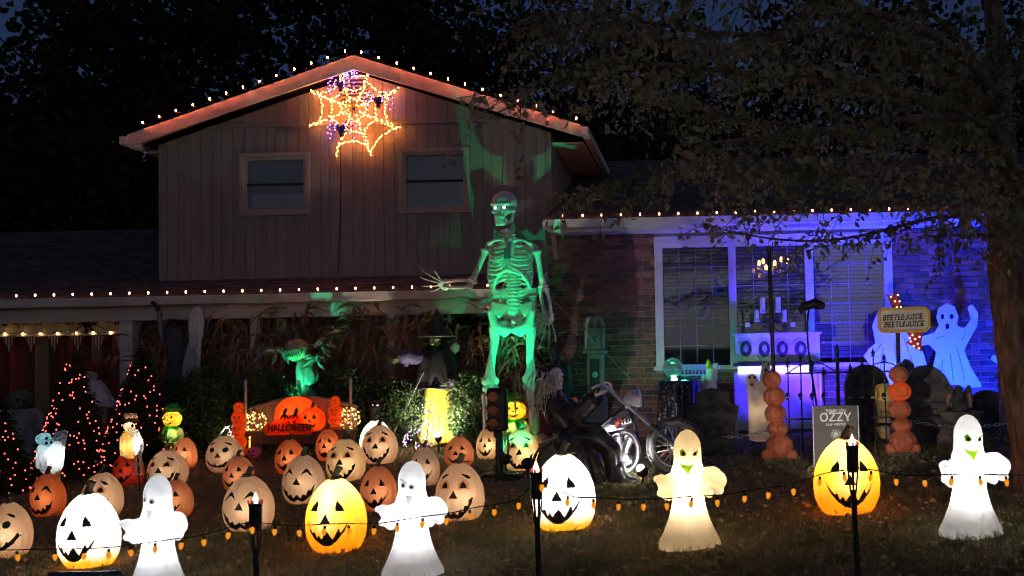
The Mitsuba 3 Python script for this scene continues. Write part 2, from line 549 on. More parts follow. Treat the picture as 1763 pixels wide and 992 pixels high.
def window_frame(key, rc, Y, t, bsdf, d=0.05, front=0.035):
    """four trim boards round an opening, butted"""
    x0, z0, x1, z1 = rc
    for a, b in (((x0, z1 - t), (x1, z1)), ((x0, z0), (x1, z0 + t)), ((x0, z0 + t), (x0 + t, z1 - t)), ((x1 - t, z0 + t), (x1, z1 - t))):
        put(key + '__frame', box2((a[0], Y - front, a[1]), (b[0], Y - front + d, b[1])), bsdf)
    return x0 + t, z0 + t, x1 - t, z1 - t


for k, (w, rc) in enumerate(zip(win_px, win_rc)):
    key = numbered(house + '__window')
    labels[key] = {'label': ('gable window with a pale shade in its lower sash', 'gable window to the right with both sashes dark')[k]}
    a = window_frame(key, rc, GY, 0.055, 'window_trim', 0.05, 0.045)
    b = window_frame(key, a, GY + 0.02, 0.045, 'window_trim', 0.06, 0.03)
    x0, z0, x1, z1 = b
    zm = (z0 + z1) / 2
    put(key + '__meeting_rail', box2((x0, GY + 0.0, zm - 0.016), (x1, GY + 0.04, zm + 0.016)), 'dark_gap')
    for lo, hi, yy in ((z0, zm - 0.017, 0.02), (zm + 0.017, z1, 0.035)):
        put(key + '__pane', move(extrude(rect(x0, lo, x1, hi), 0.004), (0, GY + yy, 0)), 'pane')
    put(key + '__shade', box2((x0 - 0.02, GY + 0.09, (z0 if k else zm) - 0.0), (x1 + 0.02, GY + 0.1, z1 + 0.02)), 'charcoal')
    if k == 0:
        put(key + '__shade', box2((x0 + 0.02, GY + 0.1, z0 + 0.02), (x1 - 0.03, GY + 0.11, zm - 0.13)), 'blind')
        put(key + '__shade', box2((x0 - 0.05, GY + 0.13, z0 - 0.05), (x1 + 0.05, GY + 0.14, zm + 0.1)), 'interior')

# porch roof and the long roof of the left wing
zp = (at(0, 521, PY)[2] + at(840, 498, PY)[2]) / 2
xL, xR = -22.0, at(925, 490, PY)[0]
zr, yr = zp + 0.36 * (18.6 - PY), 18.6
rows, vs, fs = 26, [], []
for k in range(rows):
    ya, yb = PY + (yr - PY) * k / rows, PY + (yr - PY) * (k + 1) / rows + 0.03
    za, zb = zp + 0.36 * (ya - PY) + 0.022, zp + 0.36 * (yb - PY) + 0.006
    vs.append(box2((xL, ya, 0), (xR if ya < GY - 0.1 else gl - 0.02, yb, 0.012)))
    q = vs[-1].vertices
    tt = (q[:, 1] - ya) / (yb - ya)
    q[:, 2] += za + (zb - za) * tt
    vs[-1].vertices = q
put(house + '__porch_roof', cat(vs), 'shingle', kind='stuff')
put(house + '__porch_roof__deck', move(extrude(Polygon([(0, zp), (0, zp - 0.05), (4.3, zr - 0.05), (4.3, zr)]), 1.0), (0, 0, 0)).apply_transform(np.array([[0, -(gl - xL), 0, gl - 0.02], [1, 0, 0, PY], [0, 0, 1, 0], [0, 0, 0, 1.0]])), 'shingle')
put(house + '__porch_roof__back_slope', box2((xL, yr, zp - 1.0), (gl - 0.02, yr + 0.1, zr)), 'shingle')
# fascia gutter with a lip, beam below
gut = Polygon([(0, 0), (0.0, -0.10), (-0.03, -0.135), (-0.1, -0.12), (-0.115, 0.0), (-0.095, 0.0), (-0.085, -0.1), (-0.03, -0.115), (-0.02, 0)])


def gutter(key, x0, x1, Y, z, bsdf):
    m = extrude(gut, x1 - x0)
    v = m.vertices.copy()
    m.vertices = np.stack([x0 + v[:, 1], Y + v[:, 0], z + v[:, 2]], 1)
    m.fix_normals()
    put(key, m, bsdf)


gutter(house + '__gutter', xL, xR, PY - 0.005, zp + 0.015, 'trim')
zb = at(420, 532, PY)[2]
put(house + '__porch_beam', box2((xL, PY + 0.1, zb - 0.13), (xR - 0.05, PY + 0.24, zp - 0.03)), 'trim')
put(house + '__porch_ceiling', box2((xL, PY + 0.26, zb - 0.02), (xR - 0.05, 16.6, zb)), 'trim')
put(house + '__porch_roof__end', extrude(Polygon([(PY - 0.03, zp + 0.02), (PY - 0.03, zp - 0.08), (GY + 0.02, zp + 0.22), (GY + 0.02, zp + 0.33)]), 0.03).apply_transform(np.array([[0, 1, 0, xR + 0.003], [1, 0, 0, 0], [0, 0, 1, 0], [0, 0, 0, 1.0]])), 'white_trim')
for px, w in ((221, 22), (338, 14), (442, 16), (678, 22), (930, 16)):
    p = stand(px, PY + 0.17)
    ww = w / F * PY / 2
    put(house + '__porch_post', box2((p[0] - ww, PY + 0.11, p[2] - 0.05), (p[0] + ww, PY + 0.11 + 2 * ww, zb - 0.133)), 'trim')
# porch back wall: boards and a door with panes
bx0, bx1, BY = at(-120, 600, 16.6)[0], at(960, 600, 16.6)[0], 16.6
put(house + '__porch_wall', box2((bx0, BY, -1.2), (bx1, BY + 0.1, zb - 0.02)), 'cream_dim')
x = at(700, 600, BY)[0]
k = 0
while x < bx1 - 0.2:
    put(house + '__porch_wall__board', box2((x, BY - 0.02, -1.0), (x + 0.19, BY - 0.003, zb - 0.03)), 'cream_dim')
    x += 0.2
dx0, dz0, dx1, dz1 = holes(809, 551, 845, 640, BY - 0.05)
dk = numbered(house + '__door')
put(dk + '__leaf', box2((dx0 - 0.12, BY - 0.055, -1.0), (dx1 + 0.12, BY - 0.023, dz1 + 0.16)), 'cream_dim')
for i in range(4):
    put(dk + '__muntin', box2((dx0 - 0.012, BY - 0.075, dz0 + (dz1 - dz0) * i / 3 - 0.012), (dx1 + 0.012, BY - 0.057, dz0 + (dz1 - dz0) * i / 3 + 0.012)), 'white_trim')
for i in range(3):
    xx = dx0 + (dx1 - dx0) * i / 2
    for j in range(3):
        put(dk + '__muntin', box2((xx - 0.012, BY - 0.073, dz0 + (dz1 - dz0) * j / 3 + 0.013), (xx + 0.012, BY - 0.058, dz0 + (dz1 - dz0) * (j + 1) / 3 - 0.013)), 'white_trim')
for i in range(2):
    for j in range(3):
        put(dk + '__pane', box2((dx0 + (dx1 - dx0) * i / 2 + 0.013, BY - 0.063, dz0 + (dz1 - dz0) * j / 3 + 0.013), (dx0 + (dx1 - dx0) * (i + 1) / 2 - 0.013, BY - 0.058, dz0 + (dz1 - dz0) * (j + 1) / 3 - 0.013)), 'dark_gap')

# brick wing
bl, br = at(944, 560, WY)[0], 7.2
zg = (at(940, 384, 14.6)[2] + at(1690, 364, 14.6)[2]) / 2
W0x, _, W1x, WT = holes(1128, 404, 1537, 640, WY)
WB = at(1330, 633, WY)[2]
wing = rect(bl, -0.6, br, zg - 0.12).difference(rect(W0x, WB, W1x, WT))
put(house + '__brick_wall', move(extrude(wing, 0.12), (0, WY + 0.012, 0)), 'mortar')
put(house + '__brick_wall__return', box2((bl, WY + 0.135, -0.6), (bl + 0.12, 16.6, zg - 0.12)), 'brick_1')
BWD, BHT, MJ = 0.232, 0.074, 0.012
bricks = [{}, {}]
bases = {}
rest = [[] for _ in range(4)]
cands = []
row, z = 0, -0.3
while z + BHT < zg - 0.11:
    x = bl + (0 if row % 2 else -(BWD + MJ) / 2)
    while x < br:
        x0, x1 = max(x, bl + 0.001), min(x + BWD, br)
        if x1 - x0 > 0.03:
            if z + BHT > WB and z < WT and x1 > W0x and x0 < W1x:
                if x0 < W0x - 0.03:
                    cands.append((x0, W0x - 0.002, z, row))
                if x1 > W1x + 0.03:
                    cands.append((W1x + 0.002, x1, z, row))
            else:
                cands.append((x0, x1, z, row))
        x += BWD + MJ
    z += BHT + MJ
    row += 1


def brick_rank(c):
    xm = (c[0] + c[1]) / 2
    pier, blue = xm < W0x and c[2] > 0.85, xm > W1x and xm < 3.35 and c[2] > 1.0
    return 0 if pier else 1 if blue else 2


cands.sort(key=lambda c: (brick_rank(c), -c[2] if brick_rank(c) == 1 else 0))
for i, (x0, x1, z, row) in enumerate(cands):
    v = rnd.choice((0, 0, 0, 1, 1, 2, 3, 1))
    pr = rnd.choice((0.0, 0.003, 0.006))
    w = round(x1 - x0, 3)
    if i < 300:
        b = bases.setdefault((w, v), mikit.ply(bevel((w, 0.03, BHT), 0.006), f'brick_{v}'))
        put(house + '__brick_wall__brick', b, None, tw=T().translate([float((x0 + x1) / 2), float(WY + 0.012 - pr), float(z + BHT / 2)]))
    else:
        rest[v].append(bevel((w, 0.03, BHT), 0.006, ((x0 + x1) / 2, WY + 0.012 - pr, z + BHT / 2)))
for v in range(4):
    if rest[v]:
        put(house + '__brick_wall__lower_bricks', cat(rest[v]), f'brick_{v}', kind='stuff')
# wing gutter, frieze, roof
xw0 = at(936, 384, 14.6)[0]
gutter(house + '__gutter', xw0, br + 0.5, 14.6, zg + 0.02, 'white_trim')
put(house + '__frieze', box2((xw0 + 0.06, 14.61, zg - 0.16), (br + 0.5, 14.64, zg)), 'white_trim')
put(house + '__soffit', box2((xw0 + 0.06, 14.645, zg - 0.15), (br + 0.5, WY + 0.1, zg - 0.125)), 'white_trim')
ms = []
for k in range(24):
    ya, yb = 14.58 + 5.0 * k / 24, 14.58 + 5.0 * (k + 1) / 24 + 0.03
    b = box2((xw0 + 0.02, ya, 0), (br + 0.5, yb, 0.014))
    q = b.vertices
    tt = (q[:, 1] - ya) / (yb - ya)
    q[:, 2] += zg + 0.02 + 0.36 * (ya - 14.58) + 0.02 + (0.36 * (yb - ya) - 0.012) * tt
    b.vertices = q
    ms.append(b)
put(house + '__wing_roof', cat(ms), 'shingle', kind='stuff')
put(house + '__wing_roof__deck', extrude(Polygon([(14.6, zg + 0.0), (14.6, zg - 0.03), (19.6, zg + 1.78), (19.6, zg + 1.81)]), 1.0).apply_transform(np.array([[0, br + 0.5 - xw0, 0, xw0 + 0.02], [1, 0, 0, 0], [0, 0, 1, 0], [0, 0, 0, 1.0]])), 'shingle')

# the wide window of the wing
mat('muntin', (0.30, 0.30, 0.29), 0.5)
fx = [1128, 1142, 1255, 1268, 1387, 1401, 1523, 1537]
fx = [at(p, 520, WY)[0] for p in fx]
zt0, zt1 = at(1200, 426, WY)[2], WT
put(house + '__window_header', box2((W0x - 0.0, WY - 0.05, zt0), (W1x, WY + 0.06, zt1)), 'white_trim')
put(house + '__window_sill', box2((W0x - 0.04, WY - 0.09, WB - 0.005), (W1x + 0.04, WY + 0.06, WB + 0.055)), 'white_trim')
for k in range(4):
    put(house + '__window_post', box2((fx[2 * k], WY - 0.05, WB + 0.056), (fx[2 * k + 1], WY + 0.06, zt0 - 0.001)), 'white_trim')
for k in range(3):
    key = numbered(house + '__window')
    labels[key] = {'label': ('picture window section glowing green at the bottom', 'middle picture window section behind the candle lights', 'right picture window section washed violet')[k]}
    x0, x1, z0, z1 = fx[2 * k + 1] + 0.001, fx[2 * k + 2] - 0.001, WB + 0.057, zt0 - 0.002
    nc, nr = 4, 6
    for i in range(1, nc):
        xx = x0 + (x1 - x0) * i / nc
        put(key + '__muntin', box2((xx - 0.006, WY - 0.008, z0), (xx + 0.006, WY + 0.012, z1)), 'muntin')
    for j in range(1, nr):
        zz = z0 + (z1 - z0) * j / nr
        put(key + '__muntin', box2((x0, WY - 0.006, zz - 0.006), (x1, WY + 0.010, zz + 0.006)), 'muntin')
    for i in range(nc):
        for j in range(nr):
            a, b = x0 + (x1 - x0) * i / nc + 0.0065, x0 + (x1 - x0) * (i + 1) / nc - 0.0065
            c, d = z0 + (z1 - z0) * j / nr + 0.0065, z0 + (z1 - z0) * (j + 1) / nr - 0.0065
            put(key + '__pane', box2((a, WY + 0.0, c), (b, WY + 0.004, d)), 'pane')
    zlo = z0 + (z1 - z0) * (0.36 if k == 0 else 0.02)
    nsl = int((z1 - zlo) / 0.058)
    for j in range(nsl):
        zz = z1 - 0.03 - j * 0.058
        put(key + '__blind_slat', turn(box((x1 - x0 - 0.02, 0.052, 0.003), ((x0 + x1) / 2, WY + 0.07, zz)), rx=(58 if k == 0 else 66), about=(0, WY + 0.07, zz)), 'blind')
    put(key + '__dark_room', box2((x0 - 0.05, WY + 0.5, z0 - 0.3), (x1 + 0.05, WY + 0.52, z1 + 0.2)), 'interior')

put(house + '__back_wall', box2((bl, 19.4, -0.6), (br, 19.5, zg + 1.7)), 'interior')
put(house + '__back_wall', box2((gl, 21.9, 0.0), (gr, 21.98, z_e)), 'interior')
# corner pieces beside the wing: wall of the porch end
put(house + '__downspout', rod((xw0 + 0.12, 14.72, zg - 0.2), (xw0 + 0.12, 15.0, zg - 0.5), 0.035, 10), 'trim')
# ------------------------------------------------------------------ trees and shrubs
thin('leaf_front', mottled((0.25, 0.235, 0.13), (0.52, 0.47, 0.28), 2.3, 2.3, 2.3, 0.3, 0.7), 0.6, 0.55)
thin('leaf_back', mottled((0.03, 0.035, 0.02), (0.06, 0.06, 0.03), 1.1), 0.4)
thin('shrub_leaf', mottled((0.05, 0.09, 0.04), (0.13, 0.18, 0.08), 6), 0.4, 0.35)
thin('needle', mottled((0.02, 0.035, 0.02), (0.05, 0.06, 0.035), 6), 0.3, 0.5)


def yard_tree():
    r = np.random.default_rng(5)
    t = thing('shade_tree', 'large shade tree with ridged trunk and drooping brown green leaves over the right wing', 'tree')
    base = gnd(1790, 838)
    Yt = base[1]
    pts = curve([base - [0, 0, 0.3], base + [0, 0, 0.1], at(1776, 740, Yt), at(1752, 600, Yt), at(1737, 470, Yt), at(1729, 370, Yt), at(1722, 250, Yt), at(1715, 90, Yt), at(1700, -80, Yt)], 60)
    rad = np.interp(np.linspace(0, 1, 60), [0, 0.06, 0.2, 0.45, 0.6, 0.75, 1], [0.26, 0.2, 0.165, 0.15, 0.12, 0.085, 0.05])
    tr = tube(pts, rad, 40)
    ang = np.arctan2(tr.vertices[:, 1] - Yt, tr.vertices[:, 0] - np.interp(tr.vertices[:, 2], pts[:, 2], pts[:, 0]))
    nz = meshkit.fbm(np.stack([np.cos(ang) * 3.5, np.sin(ang) * 3.5, tr.vertices[:, 2] * 1.6], -1), 4, 3) - 0.5
    nz2 = np.abs(meshkit.noise(np.stack([np.cos(ang) * 7, np.sin(ang) * 7, tr.vertices[:, 2] * 3.0], -1), 9) - 0.5)
    tr.vertices += tr.vertex_normals * (0.05 * nz + 0.05 * nz2)[:, None]
    put(t + '__trunk', tr, 'bark', smooth=True)
    limbs = [  # (px, py, depth) from the trunk outwards
        [(1722, 250, 0), (1640, 125, -.3), (1540, 85, -.6), (1430, 52, -.9), (1300, 60, -1.1), (1120, 40, -1.3), (930, 30, -1.4)],
        [(1720, 210, 0), (1600, 90, .2), (1480, 20, .4), (1380, -40, .6)],
        [(1724, 290, 0), (1640, 200, -.4), (1480, 150, -.8), (1300, 130, -1.1), (1130, 110, -1.2), (960, 130, -1.2), (880, 190, -1.2)],
        [(1728, 340, 0), (1620, 260, .5), (1480, 230, .9), (1330, 220, 1.2), (1180, 170, 1.4), (1040, 150, 1.5)],
        [(1729, 365, 0), (1640, 315, -.4), (1500, 305, -.7), (1330, 290, -.9), (1180, 298, -1.0), (1050, 318, -1.0), (970, 340, -1.0)],
        [(1731, 390, 0), (1640, 372, .2), (1500, 402, .3), (1390, 415, .3), (1290, 405, .3), (1210, 385, .2)],
        [(1731, 375, 0), (1620, 350, .6), (1500, 345, .9), (1380, 360, 1.0), (1270, 355, 1.0)],
        [(1718, 150, 0), (1600, 20, -.5), (1500, -50, -.8)],
        [(1716, 120, 0), (1770, 40, -.4), (1850, -20, -.5)],
        [(1728, 330, 0), (1780, 280, -.3), (1850, 250, -.4)],
        [(1726, 300, 0), (1640, 290, 1.0), (1540, 280, 1.7), (1400, 290, 2.0), (1260, 300, 2.2)],
        [(1720, 190, 0), (1560, 160, 1.2), (1380, 110, 1.8), (1180, 70, 2.1), (1010, 50, 2.3), (900, 60, 2.3)],
        [(1731, 400, 0), (1700, 405, -.2), (1640, 405, -.3), (1580, 412, -.3)],
        [(1727, 320, 0), (1700, 330, -.5), (1670, 350, -.9), (1640, 380, -1.0)],
        [(1720, 200, 0), (1730, 160, -.5), (1750, 130, -.9), (1740, 90, -1.1)],
        [(1722, 260, 0), (1690, 240, -.5), (1660, 200, -.8), (1650, 150, -.9)],
        [(1727, 330, 0), (1745, 320, -.4), (1765, 350, -.7), (1780, 380, -.8)],
        [(1718, 170, 0), (1560, 40, -1.0), (1350, -10, -1.5), (1100, -30, -1.7), (900, -30, -1.8)],
        [(1724, 270, 0), (1620, 200, -1.0), (1450, 220, -1.4), (1280, 240, -1.5), (1160, 250, -1.5)],
    ]
    P, wood = [], []
    for li, L in enumerate(limbs):
        low = .5 if li in (5, 6, 12) else .75 if li == 4 else 1.0
        c = curve([at(a, b, Yt + d) for a, b, d in L], 40)
        put(t + '__branch', tube(c, np.linspace(0.042 if low > .9 else .02, 0.005, 40), 8), 'bark', smooth=True)
        n = int(np.linalg.norm(np.diff(c, axis=0), axis=1).sum() * 19 * low)
        for q in range(n):
            s = 5 + 34 * r.random() ** 0.85
            k = int(s)
            o = c[k] + (c[min(k + 1, 39)] - c[k]) * (s - k)
            d = c[min(k + 1, 39)] - c[max(k - 1, 0)]
            d = d / np.linalg.norm(d) * 0.8 + r.normal(size=3) * [0.8, 0.9, 0.5]
            d[2] -= 0.15
            d /= np.linalg.norm(d)
            ln = (0.2 + 0.5 * r.random()) * (.75 if low < .9 else 1)
            tw = o + np.linspace(0, 1, 5)[:, None] * d * ln
            tw[:, 2] -= 0.16 * np.linspace(0, 1, 5) ** 2 * (0.5 + r.random())
            wood.append(tube(tw, np.linspace(0.006, 0.002, 5), 3, cap=False))
            m = r.integers(9, 20)
            u = r.random(m) * 4
            i = u.astype(int).clip(0, 3)
            P.append(tw[i] + (tw[i + 1] - tw[i]) * (u - i)[:, None] + r.normal(size=(m, 3)) * 0.025)
    P = np.vstack(P)
    put(t + '__branch__twigs', cat(wood), 'bark', kind='stuff')
    put(t + '__foliage', leaf_mesh(len(P), P, 0.042 + 0.042 * r.random(len(P)), -0.9 + 0.8 * r.normal(size=len(P)), r, 0.6), 'leaf_front', kind='stuff')


yard_tree()


def back_tree(i, px, Y, top, w, n, label, seed):
    r = np.random.default_rng(seed)
    t = thing('background_tree', label, 'tree', 'dark trees behind the house')
    b = stand(px, Y)
    h = at(px, top, Y)[2] - b[2]
    R = w / F * Y / 2
    tr = curve([b - [0, 0, 0.2], b + [0.1 * r.normal(), 0, h * 0.3], b + [0.25 * r.normal(), 0, h * 0.6], b + [0.3 * r.normal(), 0, h * 0.92]], 24)
    put(t + '__trunk', tube(tr, np.linspace(0.022 * h + 0.08, 0.03, 24), 10), 'dark_bark', smooth=True)
    P = []
    for q in range(26):
        k = r.integers(8, 23)
        a = r.random() * 2 * PI
        ln = R * (0.5 + 0.6 * r.random())
        e = tr[k] + [math.cos(a) * ln, math.sin(a) * ln, ln * (0.1 + 0.7 * r.random())]
        c = curve([tr[k], (tr[k] + e) / 2 + [0, 0, -0.1 * ln], e], 10)
        put(t + '__limb', tube(c, np.linspace(0.07, 0.015, 10), 5), 'dark_bark', smooth=True)
        for z in range(7):
            cc = c[r.integers(3, 10)] + r.normal(size=3) * R * 0.16
            m = n // 230
            P.append(cc + r.normal(size=(m, 3)) * R * np.array([0.15, 0.15, 0.10]))
    P = np.vstack(P)
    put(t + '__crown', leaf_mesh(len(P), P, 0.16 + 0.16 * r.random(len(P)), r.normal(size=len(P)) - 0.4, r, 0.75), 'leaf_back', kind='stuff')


BT = [(95, 26, 110, 400, 6000, 'dark leafy tree at the far left behind the low roof', 1), (230, 30, 40, 480, 8000, 'dark tree between the far left tree and the gable', 2), (330, 25, -80, 460, 9000, 'tall dark tree rising behind the left slope of the gable', 3),
      (520, 29, -160, 460, 9000, 'tall dark tree behind the gable peak, left of its ridge', 4), (690, 26, -120, 420, 8000, 'tall dark tree behind the gable peak, right of its ridge', 5), (860, 31, -60, 420, 8000, 'dark tree behind the right slope of the gable', 6),
      (1060, 25, 60, 420, 8000, 'dark tree just right of the gable roof end', 7), (1300, 29, 40, 520, 8000, 'dark tree behind the middle of the right wing', 8), (1560, 26, 20, 520, 8000, 'dark tree behind the right end of the wing', 9), (1790, 27, 30, 520, 7000, 'dark tree behind the shade tree trunk', 10),
      (-60, 24, 210, 380, 7000, 'low dark tree at the left edge behind the low roof', 11), (130, 23, 250, 420, 7000, 'low dark tree just above the low left roof', 12)]
for i, a in enumerate(BT):
    back_tree(i, a[0], a[1], a[2], a[3], a[4], a[5], a[6])


def shrub(px, py_top, Y, w, label, seed, name='shrub', n=2600, leaf='shrub_leaf'):
    r = np.random.default_rng(seed)
    b = stand(px, Y)
    h = at(px, py_top, Y)[2] - b[2]
    R = w / F * Y / 2
    key = thing(name, label, 'shrub', 'clipped shrubs along the porch')
    for k in range(4):
        a = k * PI / 2 + r.random()
        put(key + '__stem', tube(curve([b - [0, 0, 0.05], b + [0.1 * math.cos(a), 0.1 * math.sin(a), h * 0.3], b + [R * 0.6 * math.cos(a), R * 0.6 * math.sin(a), h * 0.75]], 8), np.linspace(0.02, 0.006, 8), 5), 'dark_bark')
    d = r.normal(size=(n, 3))
    d /= np.linalg.norm(d, axis=1, keepdims=True)
    q = d * (0.45 + 0.55 * r.random((n, 1)) ** 0.35)
    q *= 0.86 + 0.28 * meshkit.noise(q * 2.6 + seed, seed)[:, None]
    p = b + np.stack([q[:, 0] * R, q[:, 1] * R * 0.8, h * 0.52 + q[:, 2] * h * 0.5], 1)
    put(key + '__foliage', leaf_mesh(n, p, 0.035 + 0.03 * r.random(n), r.normal(size=n), r, 0.6), leaf, kind='stuff')


for i, a in enumerate(((357, 630, 13.7, 110, 'dark clipped shrub at the left end of the porch row'), (457, 640, 13.7, 120, 'clipped shrub behind the left end of the bench'), (600, 632, 13.7, 110, 'clipped shrub behind the right end of the bench'),
                       (688, 655, 13.6, 84, 'clipped shrub left of the yellow skirt'), (812, 640, 13.6, 84, 'clipped shrub right of the yellow skirt'), (308, 650, 13.8, 80, 'small dark shrub behind the lit figure in the green hat'))):
    shrub(*a, seed=30 + i, n=4200)


def cone_tree(px, py_top, py_base, Y, w, label, seed, nl):
    r = np.random.default_rng(seed)
    b = stand(px, Y)
    h = at(px, py_top, Y)[2] - b[2]
    R = w / F * Y / 2
    key = thing('artificial_tree', label, 'artificial tree', 'cone trees strung with red lights')
    put(key + '__pole', rod(b - [0, 0, 0.05], b + [0, 0, h], 0.02), 'dark_bark')
    n = 5200
    t = 1 - np.sqrt(r.random(n))
    a = r.random(n) * 2 * PI
    rr = R * (1 - t) * (0.25 + 0.8 * r.random(n) ** 0.5) + 0.02
    p = b + np.stack([rr * np.cos(a), rr * np.sin(a), 0.05 + t * (h - 0.05)], 1)
    put(key + '__branches', leaf_mesh(n, p, 0.06 + 0.05 * r.random(n), -0.5 + 0.4 * r.normal(size=n), r, 0.22), 'needle', kind='stuff')
    t = 1 - np.sqrt(r.random(nl))
    a = -PI * r.random(nl)
    rr = R * (1 - t) * 1.02 + 0.03
    p = b + np.stack([rr * np.cos(a), rr * np.sin(a), 0.05 + t * (h - 0.02)], 1)
    put(key + '__mini_lights', cat([ball(q, 0.0085, (1, 1, 1.3), 1) for q in p]), 'bulb_dark', em=(3.6, .42, .34), w=0.4, kind='stuff')


cone_tree(128, 606, 820, 12.6, 128, 'cone tree with red mini lights, middle one of three at left', 41, 120)
cone_tree(243, 594, 800, 12.9, 132, 'cone tree with red mini lights, nearest the lit hat figures', 42, 105)
cone_tree(-12, 660, 850, 11.8, 130, 'cone tree with red mini lights, cut off by the left edge', 43, 100)


def corn(px, Y, top, seed, label, spread=0.5, n=40):
    """a sheaf of dry corn stalks: stalks with long bent leaves"""
    r = np.random.default_rng(seed)
    b = stand(px, Y)
    h = at(px, top, Y)[2] - b[2]
    key = thing('corn_stalks', label, 'corn stalks', 'dry corn stalks tied to the porch')
    sh, lv = [], []
    for k in range(n):
        o = b + [r.normal() * spread * 0.35, r.normal() * 0.06, 0]
        e = o + [r.normal() * spread * 0.35, r.normal() * 0.08, h * (0.72 + 0.3 * r.random())]
        c = curve([o, (o + e) / 2 + r.normal(size=3) * 0.03, e], 8)
        if k % 3 == 0:
            sh.append(tube(c, np.linspace(0.012, 0.005, 8), 5))
        for q in range(5):
            s = c[r.integers(1, 8)]
            d = np.array([r.normal(), -abs(r.normal()) * 0.5, 0.7 + 0.4 * r.normal()])
            d /= np.linalg.norm(d)
            ln = 0.3 + 0.35 * r.random()
            pts = s + np.linspace(0, 1, 7)[:, None] * d * ln
            pts[:, 2] -= ln * 1.1 * np.linspace(0, 1, 7) ** 2.2 * (0.4 + r.random())
            w = 0.022 * np.sin(np.linspace(0.25, PI - 0.05, 7))
            side = np.cross(d, [0.1, 0.6, 0.5])
            side /= np.linalg.norm(side)
            v = np.stack([pts - side * w[:, None], pts + [0, -0.006, 0.004], pts + side * w[:, None]], 1).reshape(-1, 3)
            i = np.arange(6)[:, None] * 3
            f = np.vstack([i + [0, 1, 4], i + [0, 4, 3], i + [1, 2, 5], i + [1, 5, 4]])
            lv.append(trimesh.Trimesh(v, f, process=False))
    put(key + '__stalks', cat(sh), 'corn', kind='stuff')
    put(key + '__leaves', cat(lv), 'corn', kind='stuff')


thin('corn', mottled((0.34, 0.17, 0.11), (0.60, 0.34, 0.22), 5, 5, 1.5), 0.4, 0.7)
for i, (px, top, Y) in enumerate(((255, 560, 14.6), (300, 545, 14.75), (352, 555, 14.5), (395, 540, 14.7), (430, 545, 14.5), (478, 535, 14.65), (530, 530, 14.5), (575, 530, 14.7), (618, 535, 14.5), (655, 530, 14.6), (690, 535, 14.4), (725, 532, 14.6), (772, 560, 14.5), (880, 530, 13.95), (905, 545, 14.1))):
    corn(px, Y, top, 60 + i, ('sheaf of dry corn stalks tied along the porch front', 'pair of dry corn sheaves standing behind the giant skeleton legs')[px > 870], n=46)
# ------------------------------------------------------------------ strings of bulbs on the house
mat('bulb_glass', (0.6, 0.3, 0.15), 0.3)
c7 = mikit.ply(lathe([(0.0, 0.0), (0.011, 0.001), (0.011, 0.02), (0.018, 0.03), (0.021, 0.042), (0.018, 0.056), (0.010, 0.068), (0.0, 0.074)], 12), 'bulb_glass', True)
socket = mikit.ply(lathe([(0.0, -0.02), (0.013, -0.02), (0.014, 0.012), (0.0, 0.013)], 8), 'wire', False)


def string_light(name, label, pts, em, w, cord=True, down=False, scale=0.68):
    key = thing(name, label, 'string lights')
    pts = [np.asarray(p, float) for p in pts]
    for p in pts:
        tw = place(p, 0, scale, rx=180 if down else 0)
        put(key + '__bulb', c7, None, tw=tw, em=em, w=w)
        put(key + '__socket', socket, None, tw=tw)
    if cord:
        c = []
        for a, b in zip(pts[:-1], pts[1:]):
            c += [a + [0, 0, -0.012], (a + b) / 2 + [0, 0, -0.03]]
        c.append(pts[-1] + [0, 0, -0.012])
        put(key + '__cord', tube(c, 0.004, 5), 'wire')
    return key


ROOF_EM = (14.0, 4, 2)
P = [(249, 217), (277, 208), (306, 198), (335, 188), (364, 177), (392, 167), (421, 156), (449, 146), (478, 134), (509, 125), (538, 113), (566, 102), (596, 88), (624, 97), (654, 105), (685, 113), (714, 123), (743, 132), (773, 141), (802, 150), (832, 160), (863, 168), (892, 178), (924, 186), (954, 196), (993, 207)]
pts = []
for px, py in P:
    x = at(px, py + 6, RY - 0.05)[0]
    pts.append((x, RY - 0.1, roof_z(x) + 0.04))
gable_string = string_light('gable_string_lights', 'amber bulbs standing along both slopes of the gable', pts, (92.0, 15.0, 6.0), 0.35)
pts = []
for k in range(-3, 26):
    px = 28 + 32.45 * k
    p = at(px, 513 - 0.0205 * (px - 28), PY - 0.08)
    pts.append((p[0], PY - 0.08, zp + 0.04))
string_light('porch_string_lights', 'amber bulbs standing along the low porch gutter', pts, ROOF_EM, 0.1)
pts = []
for k in range(0, 26):
    px = 937 + 33.0 * k
    p = at(px, 377 - 0.0205 * (px - 937), 14.53)
    pts.append((p[0], 14.53, zg + 0.045))
string_light('wing_string_lights', 'amber bulbs standing along the right wing gutter', pts, (20.0, 5, 2.2), 0.08)


